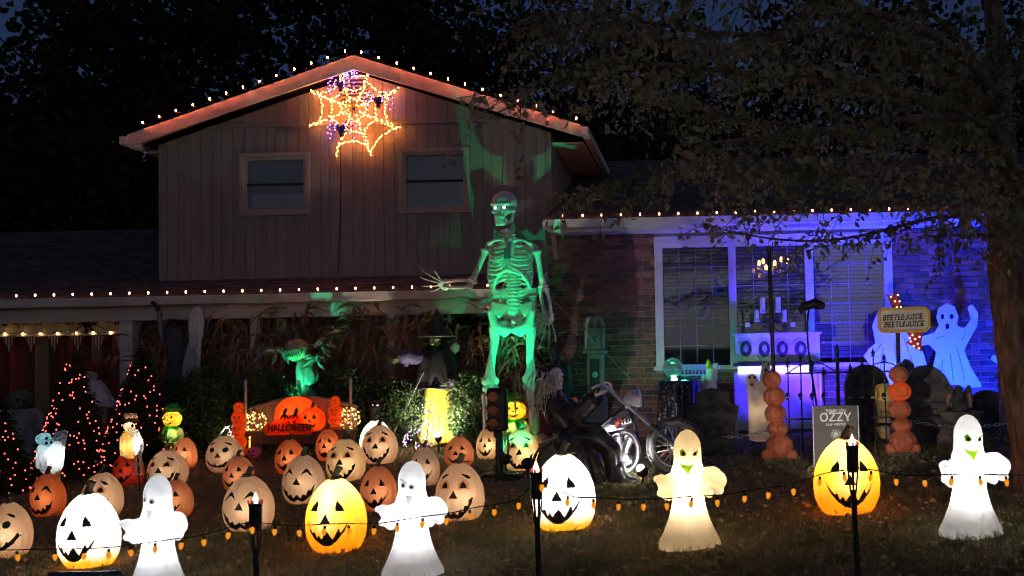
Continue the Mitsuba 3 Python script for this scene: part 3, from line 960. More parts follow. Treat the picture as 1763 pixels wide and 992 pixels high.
# the lighted web on the gable: a net of wire with orange mini lights, and four spiders
def lighted_web():
    Yw = GY - 0.09
    key = thing('lighted_web', 'spider web of orange mini lights hung under the gable peak', 'lighted decoration')

    def q(u, v):                       # in the pixels of a 992-wide enlargement of (520..700, 100..280)
        return at(520 + u / 992 * 180, 100 + v / 992 * 180, Yw)
    hub = (490, 485)
    tips = [(350, 120), (640, 140), (915, 300), (915, 670), (660, 920), (325, 910), (75, 645), (80, 310)]
    rings = {0.97: [(0, 1), (3, 4)], 0.8: [(1, 2), (2, 3), (4, 5), (6, 7), (7, 0)], 0.55: [(0, 1), (1, 2), (2, 3), (3, 4), (4, 5), (5, 6), (6, 7), (7, 0)], 0.3: [(0, 1), (1, 2), (2, 3), (3, 4), (4, 5), (6, 7), (7, 0)]}
    H = np.array(hub, float)
    tp = [np.array(t, float) for t in tips]
    r = np.random.default_rng(8)
    lights, wires, lone = [], [], []
    for t in tp:
        wires.append(rod(q(*H), q(*t), 0.006, 5))
        n = int(np.linalg.norm(t - H) / 12)
        for k in range(5, n + 1):
            c = H + (t - H) * k / n
            lights.append(q(*(c + r.normal(size=2) * 8)))
    for f, prs in rings.items():
        for a, b in prs:
            A, B = H + (tp[a] - H) * f, H + (tp[b] - H) * f
            M = (A + B) / 2 + (H - (A + B) / 2) * 0.22
            c = [(1 - s) ** 2 * A + 2 * s * (1 - s) * M + s * s * B for s in np.linspace(0, 1, max(5, int(np.linalg.norm(A - B) / 19)))]
            wires.append(tube([q(*z) for z in c], 0.004, 4))
            lights += [q(*(z + r.normal(size=2) * 4)) for z in c[1:-1]]
    put(key + '__frame', cat(wires), 'wire', kind='stuff')
    put(key + '__mini_lights', cat([ball(p + [0, -0.012, 0], 0.0105, sub=1) for p in lights]), 'bulb_dark', em=(40.0, 10, 1.2), w=5, kind='stuff')
    # the louvred vent behind it
    a, b, c, d = holes(588, 133, 634, 178, GY)
    v = numbered(house + '__vent')
    put(v + '__backing', box2((a, GY - 0.012, b), (c, GY - 0.006, d)), 'interior')
    for k in range(7):
        z = b + (d - b) * (k + 0.5) / 7
        put(v + '__louvre', turn(box((c - a, 0.05, 0.012), ((a + c) / 2, GY - 0.035, z)), rx=35, about=(0, GY - 0.035, z)), 'siding')
    for u, v2, s, lab in ((380, 270, 1.0, 'dark spider with violet lights at the upper left of the web'), (735, 415, 1.1, 'dark spider with violet lights at the right of the web'), (390, 685, 1.1, 'dark spider with violet lights at the lower left of the web'), (470, 165, 0.5, 'small spider with violet lights at the top of the web')):
        o = q(u, v2) + [0, -0.05, 0]
        sp = thing('lighted_spider', lab, 'spider', 'spiders on the lighted web')
        put(sp + '__body', cat([ball(o, 0.06 * s, (1, 0.8, 1.1)), ball(o + [0.0, -0.01, -0.075 * s], 0.035 * s)]), 'black', smooth=True)
        ls = []
        for k in range(8):
            a = (k % 4 - 1.5) * 0.42 + (PI if k < 4 else 0)
            e = o + np.array([math.cos(a) * 0.2, 0.0, math.sin(a) * 0.2]) * s
            m = (o + e) / 2 + [0, -0.06 * s, 0.03 * s]
            c = curve([o, m, e], 9)
            put(sp + '__leg', tube(c, np.linspace(0.012, 0.005, 9) * s, 5), 'black')
            ls += [c[3] + [0, -0.016, 0], c[6] + [0, -0.014, 0], c[8]]
        put(sp + '__violet_lights', cat([ball(p, 0.009, sub=1) for p in ls]), 'bulb_dark', em=(7.0, 2.0, 30.0), w=0.8, kind='stuff')


lighted_web()
# electric cable drop under the web
single('power_cable', 'thin dark cable running down the boards under the lighted web', 'cable', tube(curve([at(585, 250, GY - 0.04), at(587, 330, GY - 0.035), at(584, 420, GY - 0.035), at(583, 470, GY - 0.04)], 20), 0.007, 5), 'wire')
# ------------------------------------------------------------------ blow-moulded pumpkins and ghosts, each with its own lamp inside
PR = PchipInterpolator([0, .004, .03, .12, .25, .4, .55, .7, .82, .92, .98, 1.0], [.2, .235, .278, .342, .388, .4, .384, .335, .265, .175, .09, .03])
DEPTH = 0.72
NR = 18


def rib(th):
    """grooves between the ribs, shallow across the painted face"""
    k = 0.25 + 0.75 * np.clip((np.abs(th) - 0.55) / 0.5, 0, 1)
    return 1 - 0.055 * k * (1 - np.abs(np.sin(NR * th / 2))) ** 2.2


def pumpkin_shell():
    ts = np.unique(np.r_[np.linspace(0, 0.06, 5), np.linspace(0.06, 1, 44)])
    n = 160
    th = np.arange(n) * 2 * PI / n
    rings = []
    for t in ts:
        R = float(PR(t)) * (rib(th) if 0.01 < t < 0.99 else 1)
        rings.append(np.stack([R * np.sin(th), -R * DEPTH * np.cos(th), np.full(n, t)], 1))
    m = loft(rings)
    if m.volume < 0:
        m.invert()
    v = m.vertices
    a = np.arctan2(v[:, 0], -v[:, 1] / DEPTH)
    return m, np.stack([a / (2 * PI) + 0.5, v[:, 2]], 1)


def on_pumpkin(xz, off=0.006):
    x, z = xz[:, 0], np.clip(xz[:, 1], 0.02, 0.985)
    R = PR(z)
    th = np.arcsin(np.clip(x / R, -0.98, 0.98))
    for _ in range(12):
        th = np.arcsin(np.clip(x / (R * rib(th)), -0.985, 0.985))
    return np.stack([x, -R * rib(th) * DEPTH * np.cos(th) - off, z], 1)


def decal(pts, surf, size=0.03):
    v, f = sheet(Polygon(pts), size)
    p = surf(v)
    m = trimesh.Trimesh(p, f, process=False)
    if m.face_normals[:, 1].mean() > 0:
        m.invert()
    return m


def broad(p, k=1.22):
    zm = sum(z for x, z in p) / len(p)
    mouth = len(p) > 18 and zm < .4                # mouths are a little taller too
    return [(x * k, (zm + (z - zm) * 1.35 + .01) if mouth else z) for x, z in p]


def mir(p):
    return [(-x, z) for x, z in p]


EYE_T = [(-.185, .585), (-.165, .64), (-.105, .725), (-.095, .66), (-.1, .585)]
NOSE = [(-.06, .42), (0, .555), (.06, .42)]
SMILE = [(-.235, .41), (-.19, .30), (-.12, .215), (-.05, .165), (0, .155), (.05, .165), (.12, .215), (.19, .30), (.235, .41), (.19, .335), (.155, .285), (.14, .335), (.105, .275), (.075, .225), (.045, .27), (.02, .30), (-.02, .265), (-.045, .225), (-.075, .27), (-.1, .235), (-.125, .30), (-.15, .285), (-.19, .335)]
WORRY = [(-.24, .38), (-.19, .34), (-.185, .27), (-.14, .27), (-.12, .19), (-.075, .215), (-.05, .15), (0, .20), (.05, .15), (.075, .215), (.12, .19), (.14, .27), (.185, .27), (.19, .34), (.24, .38), (.225, .30), (.175, .21), (.11, .14), (.05, .10), (0, .115), (-.05, .10), (-.11, .14), (-.175, .21), (-.225, .30)]
ZIG = [(-.255, .36), (-.2, .27), (-.16, .265), (-.14, .19), (-.09, .215), (-.06, .15), (0, .205), (.06, .15), (.09, .215), (.14, .19), (.16, .265), (.2, .27), (.255, .36), (.215, .215), (.13, .125), (.06, .095), (0, .135), (-.06, .095), (-.13, .125), (-.215, .215)]
ARCH = [(-.225, .55), (-.2, .62), (-.155, .71), (-.125, .74), (-.09, .69), (-.055, .60), (-.11, .655), (-.145, .665), (-.18, .61)]
BROW = [(-.2, .745), (-.17, .785), (-.1, .82), (-.085, .805), (-.125, .775), (-.17, .735)]
EYE_W = [(-.165, .585), (-.155, .64), (-.115, .70), (-.09, .655), (-.085, .59)]
SMUDGE = [(-.2, .56), (-.185, .66), (-.12, .735), (-.06, .66), (-.05, .56), (-.12, .575)]
GRIN = [(-.26, .33), (-.2, .255), (-.1, .19), (0, .175), (.1, .19), (.2, .255), (.28, .37), (.25, .41), (.23, .37), (.16, .285), (.13, .30), (.1, .25), (.06, .225), (.05, .26), (.02, .215), (-.03, .215), (-.05, .26), (-.08, .225), (-.15, .255), (-.2, .30)]


def circle(cx0, cz0, rx, rz, n=20):
    return [(cx0 + rx * math.cos(a), cz0 + rz * math.sin(a)) for a in np.linspace(0, 2 * PI, n, endpoint=False)]


FACES = {
    'classic': (('eye', EYE_T), ('eye', mir(EYE_T)), ('nose', NOSE), ('mouth', SMILE)),
    'worried': (('eye', EYE_W), ('eye', mir(EYE_W)), ('nose', NOSE), ('mouth', WORRY), ('brow', BROW), ('brow', mir(BROW))),
    'arched': (('eye', ARCH), ('eye', mir(ARCH)), ('nose', NOSE), ('mouth', ZIG)),
    'wide': (('eye', circle(-.12, .62, .05, .065)), ('eye', circle(.12, .62, .05, .065)), ('nose', NOSE), ('mouth', GRIN), ('brow', mir(BROW)), ('brow', BROW)),
    'wink': (('eye', EYE_T), ('eye', mir(ARCH)), ('nose', NOSE), ('mouth', ZIG)),
}
shell_mesh, shell_uv = pumpkin_shell()
shell_ply = mikit.ply(shell_mesh, 'bone', True, uv=shell_uv)
face_ply = {f: [(n, mikit.ply(decal(broad(p), on_pumpkin), 'paint_black', True)) for n, p in parts] for f, parts in FACES.items()}
smudge_ply = [mikit.ply(decal(broad(p), lambda v: on_pumpkin(v, 0.003)), 'bone', True) for p in (SMUDGE, mir(SMUDGE))]
stem_m = tube(curve([(0, 0, .96), (0.0, 0, 1.03), (.03, -.01, 1.09), (.06, -.01, 1.14)], 10), [.085, .06, .05, .046, .044, .043, .043, .044, .047, .05], 9)
stem_ply = {c: mikit.ply(stem_m, c, 35) for c in ('stem_green', 'stem_brown')}
leafy_stem = mikit.ply(cat([stem_m] + [turn(ball((0.10, 0, 1.0), 1, (.085, .05, .012)), rz=a) for a in (20, 140, 260)]), 'stem_green', 35)
ball_ply = mikit.ply(trimesh.creation.icosphere(3, 1.0), 'bone', True)


def pumpkin_plastic(key, front, side, base, lo=0.3, hi=0.75, foot=0.28, diff=1.0):
    """white plastic sprayed with colour round the sides and towards the foot"""
    def fn(p, n, uv):
        a = dr.abs(uv.x - 0.5) * 2 * PI
        w = mikit.noise(uv.x * 26, uv.y * 7)
        t = mikit.smoothstep(lo, hi, a + 0.22 * w) * mikit.smoothstep(1.05, 0.55, uv.y)
        c = mikit.mix(front, side, t)
        b = mikit.smoothstep(foot, foot * 0.35, uv.y + 0.05 * w)
        return mikit.mix(c, base, b)
    thin(key, mikit.proc(fn), diff, 0.35)


pumpkin_plastic('lit_yellow', (0.95, 0.77, 0.44), (0.95, 0.50, 0.06), (0.90, 0.36, 0.015), 0.0, 0.8, 0.5)
pumpkin_plastic('lit_white', (0.94, 0.90, 0.84), (0.93, 0.86, 0.74), (0.92, 0.36, 0.015), 0.6, 1.6, 0.30)
pumpkin_plastic('faded_cream', (0.86, 0.71, 0.56), (0.86, 0.67, 0.50), (0.84, 0.60, 0.42), 0.7, 1.6, 0.2)
pumpkin_plastic('faded_white', (0.86, 0.72, 0.50), (0.86, 0.66, 0.42), (0.84, 0.6, 0.36), 0.7, 1.6, 0.2)
pumpkin_plastic('faded_peach', (0.82, 0.42, 0.24), (0.82, 0.38, 0.20), (0.80, 0.30, 0.13), 0.5, 1.4, 0.35)
pumpkin_plastic('faded_orange', (0.82, 0.32, 0.14), (0.80, 0.25, 0.09), (0.78, 0.20, 0.06), 0.4, 1.3, 0.35)
pumpkin_plastic('red_orange', (0.70, 0.075, 0.045), (0.62, 0.06, 0.035), (0.55, 0.05, 0.03), 0.4, 1.3, 0.35)
thin('smudge', (0.84, 0.52, 0.27), 1.0)


def pumpkin(px, ytop, ybase, width, colour, face, label, rz=0.0, glow=1.0, stem='stem_green', lit=None, lean=0.0, tint=(1.0, .72, .45), spot=(.10, .40)):
    p = gnd(px, ybase)
    Y = p[1]
    h = (ybase - ytop) / F * Y * 1.0
    w = width / F * Y
    sx = w / 0.8
    rz = rz * .6
    tw = place(p + [0, 0.4 * sx * DEPTH * 0.3, -0.012], rz, (sx, sx, h), ry=lean)
    key = thing('lit_pumpkin' if lit else 'plastic_pumpkin', label, 'plastic pumpkin', None)
    put(key + '__shell', shell_ply, colour, tw=tw)
    for n, d in face_ply[face]:
        put(key + '__' + n, d, 'paint_black', tw=tw)
    if face == 'worried':
        for d in smudge_ply:
            put(key + '__eye_shadow', d, 'smudge', tw=tw)
    put(key + '__stem', leafy_stem if stem == 'leafy' else stem_ply[stem], None, tw=tw)
    # the lamp on its clip inside
    if lit:
        em, r, c = lit
        q = np.array(p) + [0, 0.1 * sx, h * c]
        put(key + '__bulb', ball_ply, 'bone', tw=T().translate(q.tolist()).scale(float(r * h)), em=em, w=1.2)
    else:
        a = math.radians(rz)
        lx, lz = spot
        q0 = np.array([lx * sx, -0.11 * sx, 0])
        q = np.array(p) + [q0[0] * math.cos(a) - q0[1] * math.sin(a), 0.1 * sx + q0[0] * math.sin(a) + q0[1] * math.cos(a), h * lz]
        e = 27.0 * glow
        put(key + '__bulb', ball_ply, 'bone', tw=T().translate(q.tolist()).scale(float(0.058 * h)), em=(e * tint[0], e * tint[1], e * tint[2]), w=0.35)
    return key


WARM, COOL = (27, 20, 12.5), (23, 21.5, 20)
# the four bright ones along the front
pumpkin(146, 848, 977, 108, 'lit_white', 'classic', 'glowing white pumpkin with orange foot, front row far left', -14, stem='stem_brown', lit=(COOL, .17, .56))
pumpkin(575, 822, 950, 106, 'lit_yellow', 'classic', 'glowing yellow pumpkin with broad smile, between torch and white ghost', -12, lit=(WARM, .16, .62))
pumpkin(970, 780, 913, 112, 'lit_white', 'classic', 'glowing white pumpkin behind the middle torch', -16, stem='leafy', lit=(COOL, .17, .56))
pumpkin(1461, 752, 885, 115, 'lit_yellow', 'classic', 'glowing yellow pumpkin behind the right torch, in front of the grey board', 0, stem='stem_brown', lit=(WARM, .16, .58))
pumpkin(646, 722, 786, 56, 'lit_white', 'classic', 'glowing white pumpkin almost hidden behind the pale worried pumpkin below the cat', 0, lit=((26, 23, 18), .15, .56))
pumpkin(396, 728, 778, 40, 'lit_white', 'classic', 'glowing white pumpkin peeping over the pumpkin with round eyes', 0, lit=((26, 23, 18), .15, .56))
# the dimmer crowd behind them
PK_ = [
    (10, 864, 958, 78, 'faded_cream', 'wide', 'large dim cream pumpkin cut off by the left edge', -8, 1.0, 'stem_green'),
    (78, 814, 888, 62, 'faded_orange', 'wink', 'orange pumpkin with one arched eye, left of the long row', -16, .8, 'stem_brown'),
    (172, 812, 890, 72, 'faded_cream', 'worried', 'cream worried pumpkin behind the front left glowing pumpkin', -14, 1.0, 'stem_green'),
    (218, 776, 836, 54, 'red_orange', 'classic', 'small red pumpkin in front of the lit figure with brown hat', -14, .5, 'stem_green'),
    (285, 773, 838, 70, 'faded_cream', 'worried', 'pinkish cream worried pumpkin right of the red pumpkin', -12, .9, 'stem_brown'),
    (300, 824, 890, 60, 'faded_peach', 'classic', 'peach pumpkin half hidden behind the far left ghost', -14, .8, 'stem_green'),
    (317, 752, 806, 42, 'faded_peach', 'classic', 'narrow peach pumpkin beside the lit figure in the green hat', -20, 1.1, 'stem_green'),
    (384, 748, 812, 64, 'faded_cream', 'wide', 'pinkish pumpkin with round eyes and wide grin', -6, .8, 'stem_green'),
    (408, 783, 845, 56, 'faded_peach', 'classic', 'peach pumpkin behind the large arched eye pumpkin', -14, .8, 'stem_green'),
    (424, 818, 914, 88, 'faded_cream', 'arched', 'large cream pumpkin with arched eyes behind the left torch', -8, 1.1, 'leafy'),
    (497, 755, 815, 52, 'faded_orange', 'classic', 'orange pumpkin below the bench front', -10, .9, 'stem_green'),
    (520, 782, 866, 74, 'faded_cream', 'arched', 'greyish cream pumpkin with arched eyes, just left of the glowing yellow one', -8, .8, 'stem_green'),
    (563, 737, 792, 42, 'faded_orange', 'classic', 'narrow orange pumpkin at the right end of the bench', -6, 1.0, 'stem_green'),
    (593, 754, 828, 68, 'faded_white', 'worried', 'yellowish worried pumpkin above the glowing yellow one', -8, 1.3, 'stem_green'),
    (652, 730, 798, 62, 'faded_cream', 'worried', 'pale worried pumpkin below the black cat', -2, 1.0, 'stem_green'),
    (650, 800, 881, 64, 'faded_peach', 'classic', 'peach pumpkin left of the second white ghost', -6, .8, 'stem_green'),
    (730, 768, 836, 52, 'faded_cream', 'classic', 'dull cream pumpkin just right of the head of the second ghost', -6, .5, 'stem_green'),
    (790, 795, 896, 86, 'faded_cream', 'worried', 'large pale worried pumpkin right of the second ghost', -12, 1.0, 'leafy'),
    (789, 750, 803, 52, 'faded_peach', 'classic', 'peach pumpkin below the yellow skirt', -6, 1.0, 'stem_green'),
    (837, 737, 790, 36, 'faded_white', 'classic', 'cream pumpkin behind the left shin of the giant skeleton', 0, 1.1, 'stem_green'),
    (897, 738, 810, 62, 'faded_white', 'worried', 'bright cream worried pumpkin between traffic light and motorcycle', 0, 1.5, 'stem_green'),
]
for a in PK_:
    pumpkin(*a[:8], glow=a[8], stem=a[9])

# ---- ghosts


def ghost_mesh():
    Z = [0, .015, .04, .15, .3, .42, .52, .6, .66, .71, .76, .82, .88, .93, .965, .988, 1.0]
    RX = [.235, .258, .26, .215, .16, .137, .142, .15, .14, .122, .116, .117, .110, .09, .066, .038, .004]
    RYs = [.155, .172, .175, .15, .128, .118, .12, .122, .118, .112, .112, .114, .107, .088, .064, .037, .004]
    zs = np.unique(np.r_[np.linspace(0, .05, 4), np.linspace(.05, .93, 44), np.linspace(.93, 1, 10)])
    n = 72
    th = np.arange(n) * 2 * PI / n
    ix, iy = PchipInterpolator(Z, RX), PchipInterpolator(Z, RYs)
    rings = [np.stack([ix(z) * (1 + .035 * np.clip(.5 - z, 0, 1) * 2 * np.sin(9 * th + z)) * np.sin(th), -iy(z) * (1 + .06 * np.clip(.5 - z, 0, 1) * 2 * np.sin(9 * th + 1 + z)) * np.cos(th), np.full(n, z)], 1) for z in zs]
    b = loft(rings)
    if b.volume < 0:
        b.invert()
    u = solid(b)
    for c in ([((-.09, 0, .575), (.08, .08, .085)), ((-.175, -.04, .545), (.07, .075, .08)), ((-.225, -.08, .59), (.05, .05, .045))],
              [((-.1, -.03, .52), .06), ((-.2, -.06, .50), .055), ((-.17, -.05, .455), .042)],
              [((-.2, -.06, .50), .05), ((-.235, -.085, .485), .03)],
              [((-.225, -.085, .60), .042), ((-.262, -.11, .605), .028)],
              [((.09, 0, .59), (.085, .085, .085)), ((.2, -.04, .60), (.09, .085, .09)), ((.255, -.07, .575), (.065, .065, .075))],
              [((.1, -.03, .53), .06), ((.22, -.06, .535), .065), ((.25, -.085, .50), .045)],
              [((.12, -.05, .52), .055), ((.17, -.085, .475), .04)],
              [((-.04, -.09, .60), .05), ((.05, -.095, .60), .05), ((0, -.085, .48), .03)]):
        for k in range(len(c) - 1):
            u = u + hull(c[k:k + 2])
    m = tomesh(u.refine_to_length(.02))
    m.merge_vertices()
    trimesh.smoothing.filter_taubin(m, iterations=14)
    return m


gm = ghost_mesh()
ghost_ply = mikit.ply(gm, 'bone', True)
fr = (gm.vertex_normals[:, 1] < -0.1) & (gm.vertices[:, 2] > .6) & (np.abs(gm.vertices[:, 0]) < .14)
front_of = LinearNDInterpolator(gm.vertices[fr][:, [0, 2]], gm.vertices[fr][:, 1])


def on_ghost(xz, off=0.006):
    y = front_of(xz)
    return np.stack([xz[:, 0], np.where(np.isnan(y), -.06, y) - off, xz[:, 1]], 1)


G_EYE = [(-.068, .83), (-.062, .79), (-.03, .785), (-.012, .80), (-.015, .815), (-.045, .85)]
G_EYE2 = [(.085, .835), (.05, .815), (.035, .80), (.045, .785), (.075, .79)]
G_PUP = [circle(-.04, .81, .013, .017, 14), circle(.058, .805, .012, .015, 14)]
G_MOUTH = [(-.075, .735), (-.035, .715), (.015, .71), (.045, .72), (.05, .71), (.03, .695), (.008, .655), (-.004, .625), (-.02, .66), (-.05, .69)]
SM_EYES = [circle(-.05, .80, .011, .013, 14), circle(.022, .785, .012, .013, 14)]
BROW_G = [(-.085, .845), (-.05, .835), (-.012, .808), (-.012, .815), (-.045, .845), (-.08, .855)]
gface = {'green': [(n, mikit.ply(decal(p, lambda v, o=o: on_ghost(v, o), .02), 'bone', True), b) for n, p, b, o in (('eye', G_EYE, 'lime', .005), ('eye', G_EYE2, 'lime', .005), ('pupil', G_PUP[0], 'paint_black', .008), ('pupil', G_PUP[1], 'paint_black', .008), ('mouth', G_MOUTH, 'lime', .005))],
         'plain': [(n, mikit.ply(decal(p, lambda v, o=o: on_ghost(v, o), .02), 'bone', True), b) for n, p, b, o in (('eye', circle(-.05, .80, .026, .024), 'ghost_grey', .004), ('eye', circle(.022, .785, .026, .024), 'ghost_grey', .004), ('pupil', SM_EYES[0], 'paint_black', .007), ('pupil', SM_EYES[1], 'paint_black', .007), ('brow', BROW_G, 'ghost_grey', .004), ('mouth', [(-.03, .72), (.03, .71), (.02, .655), (-.005, .63), (-.02, .66)], 'ghost_grey', .004))]}
thin('lime', (0.28, 0.55, 0.02), 0.8)
thin('ghost_grey', (0.52, 0.53, 0.50), 0.8)


def ghost_plastic(key, c):
    thin(key, c, 1.0, 0.4)


ghost_plastic('ghost_white', (0.92, 0.92, 0.92))
ghost_plastic('ghost_cream', (0.93, 0.84, 0.66))


def ghost(px, ytop, ybase, plastic, face, label, rz, em, wide=1.0):
    p = gnd(px, ybase)
    h = (ybase - ytop) / F * p[1]
    tw = place(p - [0, 0, .01], rz, (h * wide, h, h))
    key = thing('lit_ghost', label, 'plastic ghost', 'glowing ghosts along the front of the lawn')
    put(key + '__shell', ghost_ply, plastic, tw=tw)
    for n, d, b in gface[face]:
        put(key + '__' + n, d, b, tw=tw)
    q = np.array(p) + [0, 0, h * .50]
    put(key + '__bulb', ball_ply, 'bone', tw=T().translate(q.tolist()).scale([.045 * h, .045 * h, .25 * h]), em=em, w=1.2)
    return key


ghost(272, 817, 1018, 'ghost_white', 'plain', 'cool white ghost at far left, foot below the picture edge', -4, (15, 15.8, 16.5), .93)
ghost(711, 793, 990, 'ghost_white', 'plain', 'cool white ghost between the glowing yellow pumpkin and the middle torch', 3, (17, 17, 17))
ghost(1187, 739, 943, 'ghost_cream', 'green', 'cream ghost with green eyes in front of the motorcycle wheel', 3, (20, 17.2, 12.6))
ghost(1672, 713, 922, 'ghost_white', 'green', 'white ghost with green eyes at the far right', 5, (21, 20.6, 19.2))


# ---- torches with a cord of orange bulbs
def torch(px, ytop, Y, label, glow):
    b = stand(px, Y)
    top = at(px, ytop, Y)
    zt = top[2]
    key = thing('stake_torch', label, 'garden torch', 'stake torches carrying the orange bulb cord')
    x, y = top[0], Y
    put(key + '__stake', rod((b[0], y, b[2] - .1), (x, y, zt - .27), .016, 12), 'black', smooth=True)
    put(key + '__cup', lathe([(0, -.17), (.03, -.17), (.034, -.15), (.034, -.045), (.036, -.04), (.036, -.02), (.03, -.02), (.03, -.04), (0, -.04)], 20, (x, y, zt)), 'black', smooth=40)
    for k in range(6):
        a = k * PI / 3 + .3
        put(key + '__prong', tube([(x + .014 * math.cos(a), y + .014 * math.sin(a), zt - .30), (x + .024 * math.cos(a), y + .024 * math.sin(a), zt - .22), (x + .03 * math.cos(a), y + .03 * math.sin(a), zt - .168)], .004, 5), 'black')
        put(key + '__rim_tooth', box((.008, .016, .018), (x + .034 * math.cos(a + .2), y + .034 * math.sin(a + .2), zt - .012)), 'red_plastic')
    put(key + '__flame', lathe([(0, -.035), (.012, -.03), (.018, -.014), (.015, .006), (.007, .026), (0, .042)], 14, (x, y, zt)), 'bulb_dark', smooth=True, em=glow, w=.3)
    return np.array([x, y - .02, zt])


TY = 5.5
torch(440, 860, TY, 'black stake torch with flame tip, left of the glowing yellow pumpkin', (5, 3.4, 2.2))
torch(923, 806, TY, 'black stake torch with flame tip, in front of the glowing white pumpkin', (5, 2.8, 1.4))
torch(1467, 760, TY, 'black stake torch standing before the glowing yellow pumpkin at right', (5, 3.8, 2.6))
BUL = [(-28, 960), (30, 958), (95, 957), (145, 956), (187, 954), (225, 950), (267, 944), (312, 938), (351, 932), (393, 920), (434, 911), (473, 914), (515, 916), (558, 914), (601, 913), (644, 913), (684, 908), (727, 901), (768, 896), (810, 887), (851, 880), (893, 869), (933, 838), (977, 863), (1022, 868), (1065, 871), (1108, 871), (1148, 870), (1190, 866), (1235, 864), (1282, 857), (1323, 851), (1366, 845), (1411, 829), (1454, 821), (1499, 820), (1543, 828), (1592, 830), (1638, 828), (1688, 828), (1733, 829), (1785, 830)]
thin('amber_plastic', (0.85, 0.33, 0.04), 0.9, 0.25)
c9 = mikit.ply(lathe([(0, -.034), (.006, -.031), (.0125, -.02), (.0155, -.006), (.014, .006), (.009, .013), (0, .014)], 14), 'amber_plastic', True)
c9s = mikit.ply(lathe([(0, .0135), (.0085, .0135), (.009, .032), (0, .033)], 8), 'wire')
cord = thing('orange_bulb_cord', 'dark cord of hanging orange bulbs strung from torch to torch', 'string lights')
cp = []
for px, py in BUL:
    p = at(px, py, TY - .045)
    tw = place(p, rnd.uniform(0, 90), .84, rx=rnd.uniform(-9, 9), ry=rnd.uniform(-9, 9))
    put(cord + '__bulb', c9, None, tw=tw, em=(.75, .26, .015), w=.02)
    put(cord + '__socket', c9s, None, tw=tw)
    cp.append(p + [0, 0, .036])
put(cord + '__wire', tube(curve(cp, 300), .003, 5), 'wire')
# ------------------------------------------------------------------ skulls and bones


def skull_unit():
    """cranium and jaw of a skull one unit tall, facing -y; eye sockets and nose are cut out"""
    u = hull([((0, .08, .67), (.33, .40, .32)), ((0, -.04, .66), (.31, .30, .28))])
    u = u + hull([((0, -.12, .56), (.27, .2, .12)), ((0, -.2, .36), (.17, .13, .1))])
    for s in (-1, 1):
        u = u + hull([((s * .21, -.19, .43), .075), ((s * .29, .02, .46), .05)])
        u = u + hull([((s * .06, -.3, .60), (.09, .07, .045)), ((s * .23, -.22, .61), (.07, .07, .05))])
    u = u + hull([((-.11, -.27, .27), .05), ((.11, -.27, .27), .05), ((0, -.31, .28), .05), ((0, -.22, .36), .1)])
    for s in (-1, 1):
        u = u - hull([((s * .125, -.36, .505), (.088, .17, .078)), ((s * .15, -.4, .51), (.09, .17, .08))])
    u = u - hull([((-.03, -.38, .35), (.028, .13, .03)), ((.03, -.38, .35), (.028, .13, .03)), ((0, -.38, .42), (.02, .13, .04))])
    m = tomesh(u.refine_to_length(.045))
    m.merge_vertices()
    trimesh.smoothing.filter_taubin(m, iterations=6)
    j = [hull([((-.1, -.24, .09), .055), ((.1, -.24, .09), .055), ((0, -.29, .09), .055)])]
    for s in (-1, 1):
        j += [hull([((s * .1, -.24, .09), .055), ((s * .23, .0, .17), .05)]), hull([((s * .23, .0, .17), .05), ((s * .27, .06, .42), .035)])]
    jm = organic(j, .05, 4)
    teeth = []
    for k in range(-3, 4):
        for z in (.2, .145):
            teeth.append(bevel((.045, .04, .055), .008, (k * .05, -.315 + .012 * k * k, z)))
    return m, jm, cat(teeth)


SK, SKJ, SKT = skull_unit()
skull_ply = {b: (mikit.ply(SK, b, 40), mikit.ply(SKJ, b, 40), mikit.ply(SKT, b)) for b in ('bone', 'light_grey')}


def add_skull(key, tw, b='bone', teeth=True):
    put(key + '__skull', skull_ply[b][0], None, tw=tw)
    put(key + '__jaw', skull_ply[b][1], None, tw=tw)
    if teeth:
        put(key + '__jaw__teeth', skull_ply[b][2], None, tw=tw, kind='stuff')


def bone(a, b, r, knob=1.7, bow=(0, 0, 0), n=22, sides=12):
    a, b = np.asarray(a, float), np.asarray(b, float)
    s = np.linspace(0, 1, n)
    p = a + s[:, None] * (b - a) + np.sin(s * PI)[:, None] * np.array(bow)
    rr = r * (0.72 + (knob - .72) * (np.exp(-(s / .09) ** 2) + np.exp(-((1 - s) / .09) ** 2)) + .15 * (2 * s - 1) ** 2)
    rr[0] *= .55
    rr[-1] *= .55
    return tube(p, rr, sides)


def skeleton_hand(key, wrist, aim, side, size, spread=.5, curl=.25, b='bone', name='hand'):
    """carpals, five metacarpals and fingers of unequal length; aim = direction of the fingers, side = towards the thumb"""
    w = np.asarray(wrist, float)
    f = np.asarray(aim, float) / np.linalg.norm(aim)
    t = np.asarray(side, float)
    t = t - f * (t @ f)
    t /= np.linalg.norm(t)
    nrm = np.cross(f, t)
    h = put(key + '__' + name, organic([hull([(w + t * size * .13, size * .075), (w - t * size * .13, size * .075), (w + f * size * .14, size * .085)])], size * .05, 4), b, smooth=True)
    ln = [.50, .56, .60, .56, .46]
    for k in range(5):
        o = (1.5 - k) * .5 if k else 0
        if k == 0:
            d = f * .55 + t * .8
            base = w + t * size * .12
            L = [.22, .16, .12]
        else:
            d = f + t * (2.5 - k) * .22 * spread * 2
            base = w + t * size * (2.5 - k) * .08 + f * size * .06
            L = [.36 * ln[k] / .56, .25 * ln[k] / .56, .17 * ln[k] / .56, .12 * ln[k] / .56]
        d = d / np.linalg.norm(d)
        p, ms = base, []
        for q, l in enumerate(L):
            e = p + d * l * size
            ms.append(bone(p, e, size * (.03 - .003 * q), 1.45, n=10, sides=7))
            p = e
            d = d + nrm * curl * (1 if q else .4)
            d /= np.linalg.norm(d)
        put(h + '__finger', cat(ms), b, smooth=True)
    return h


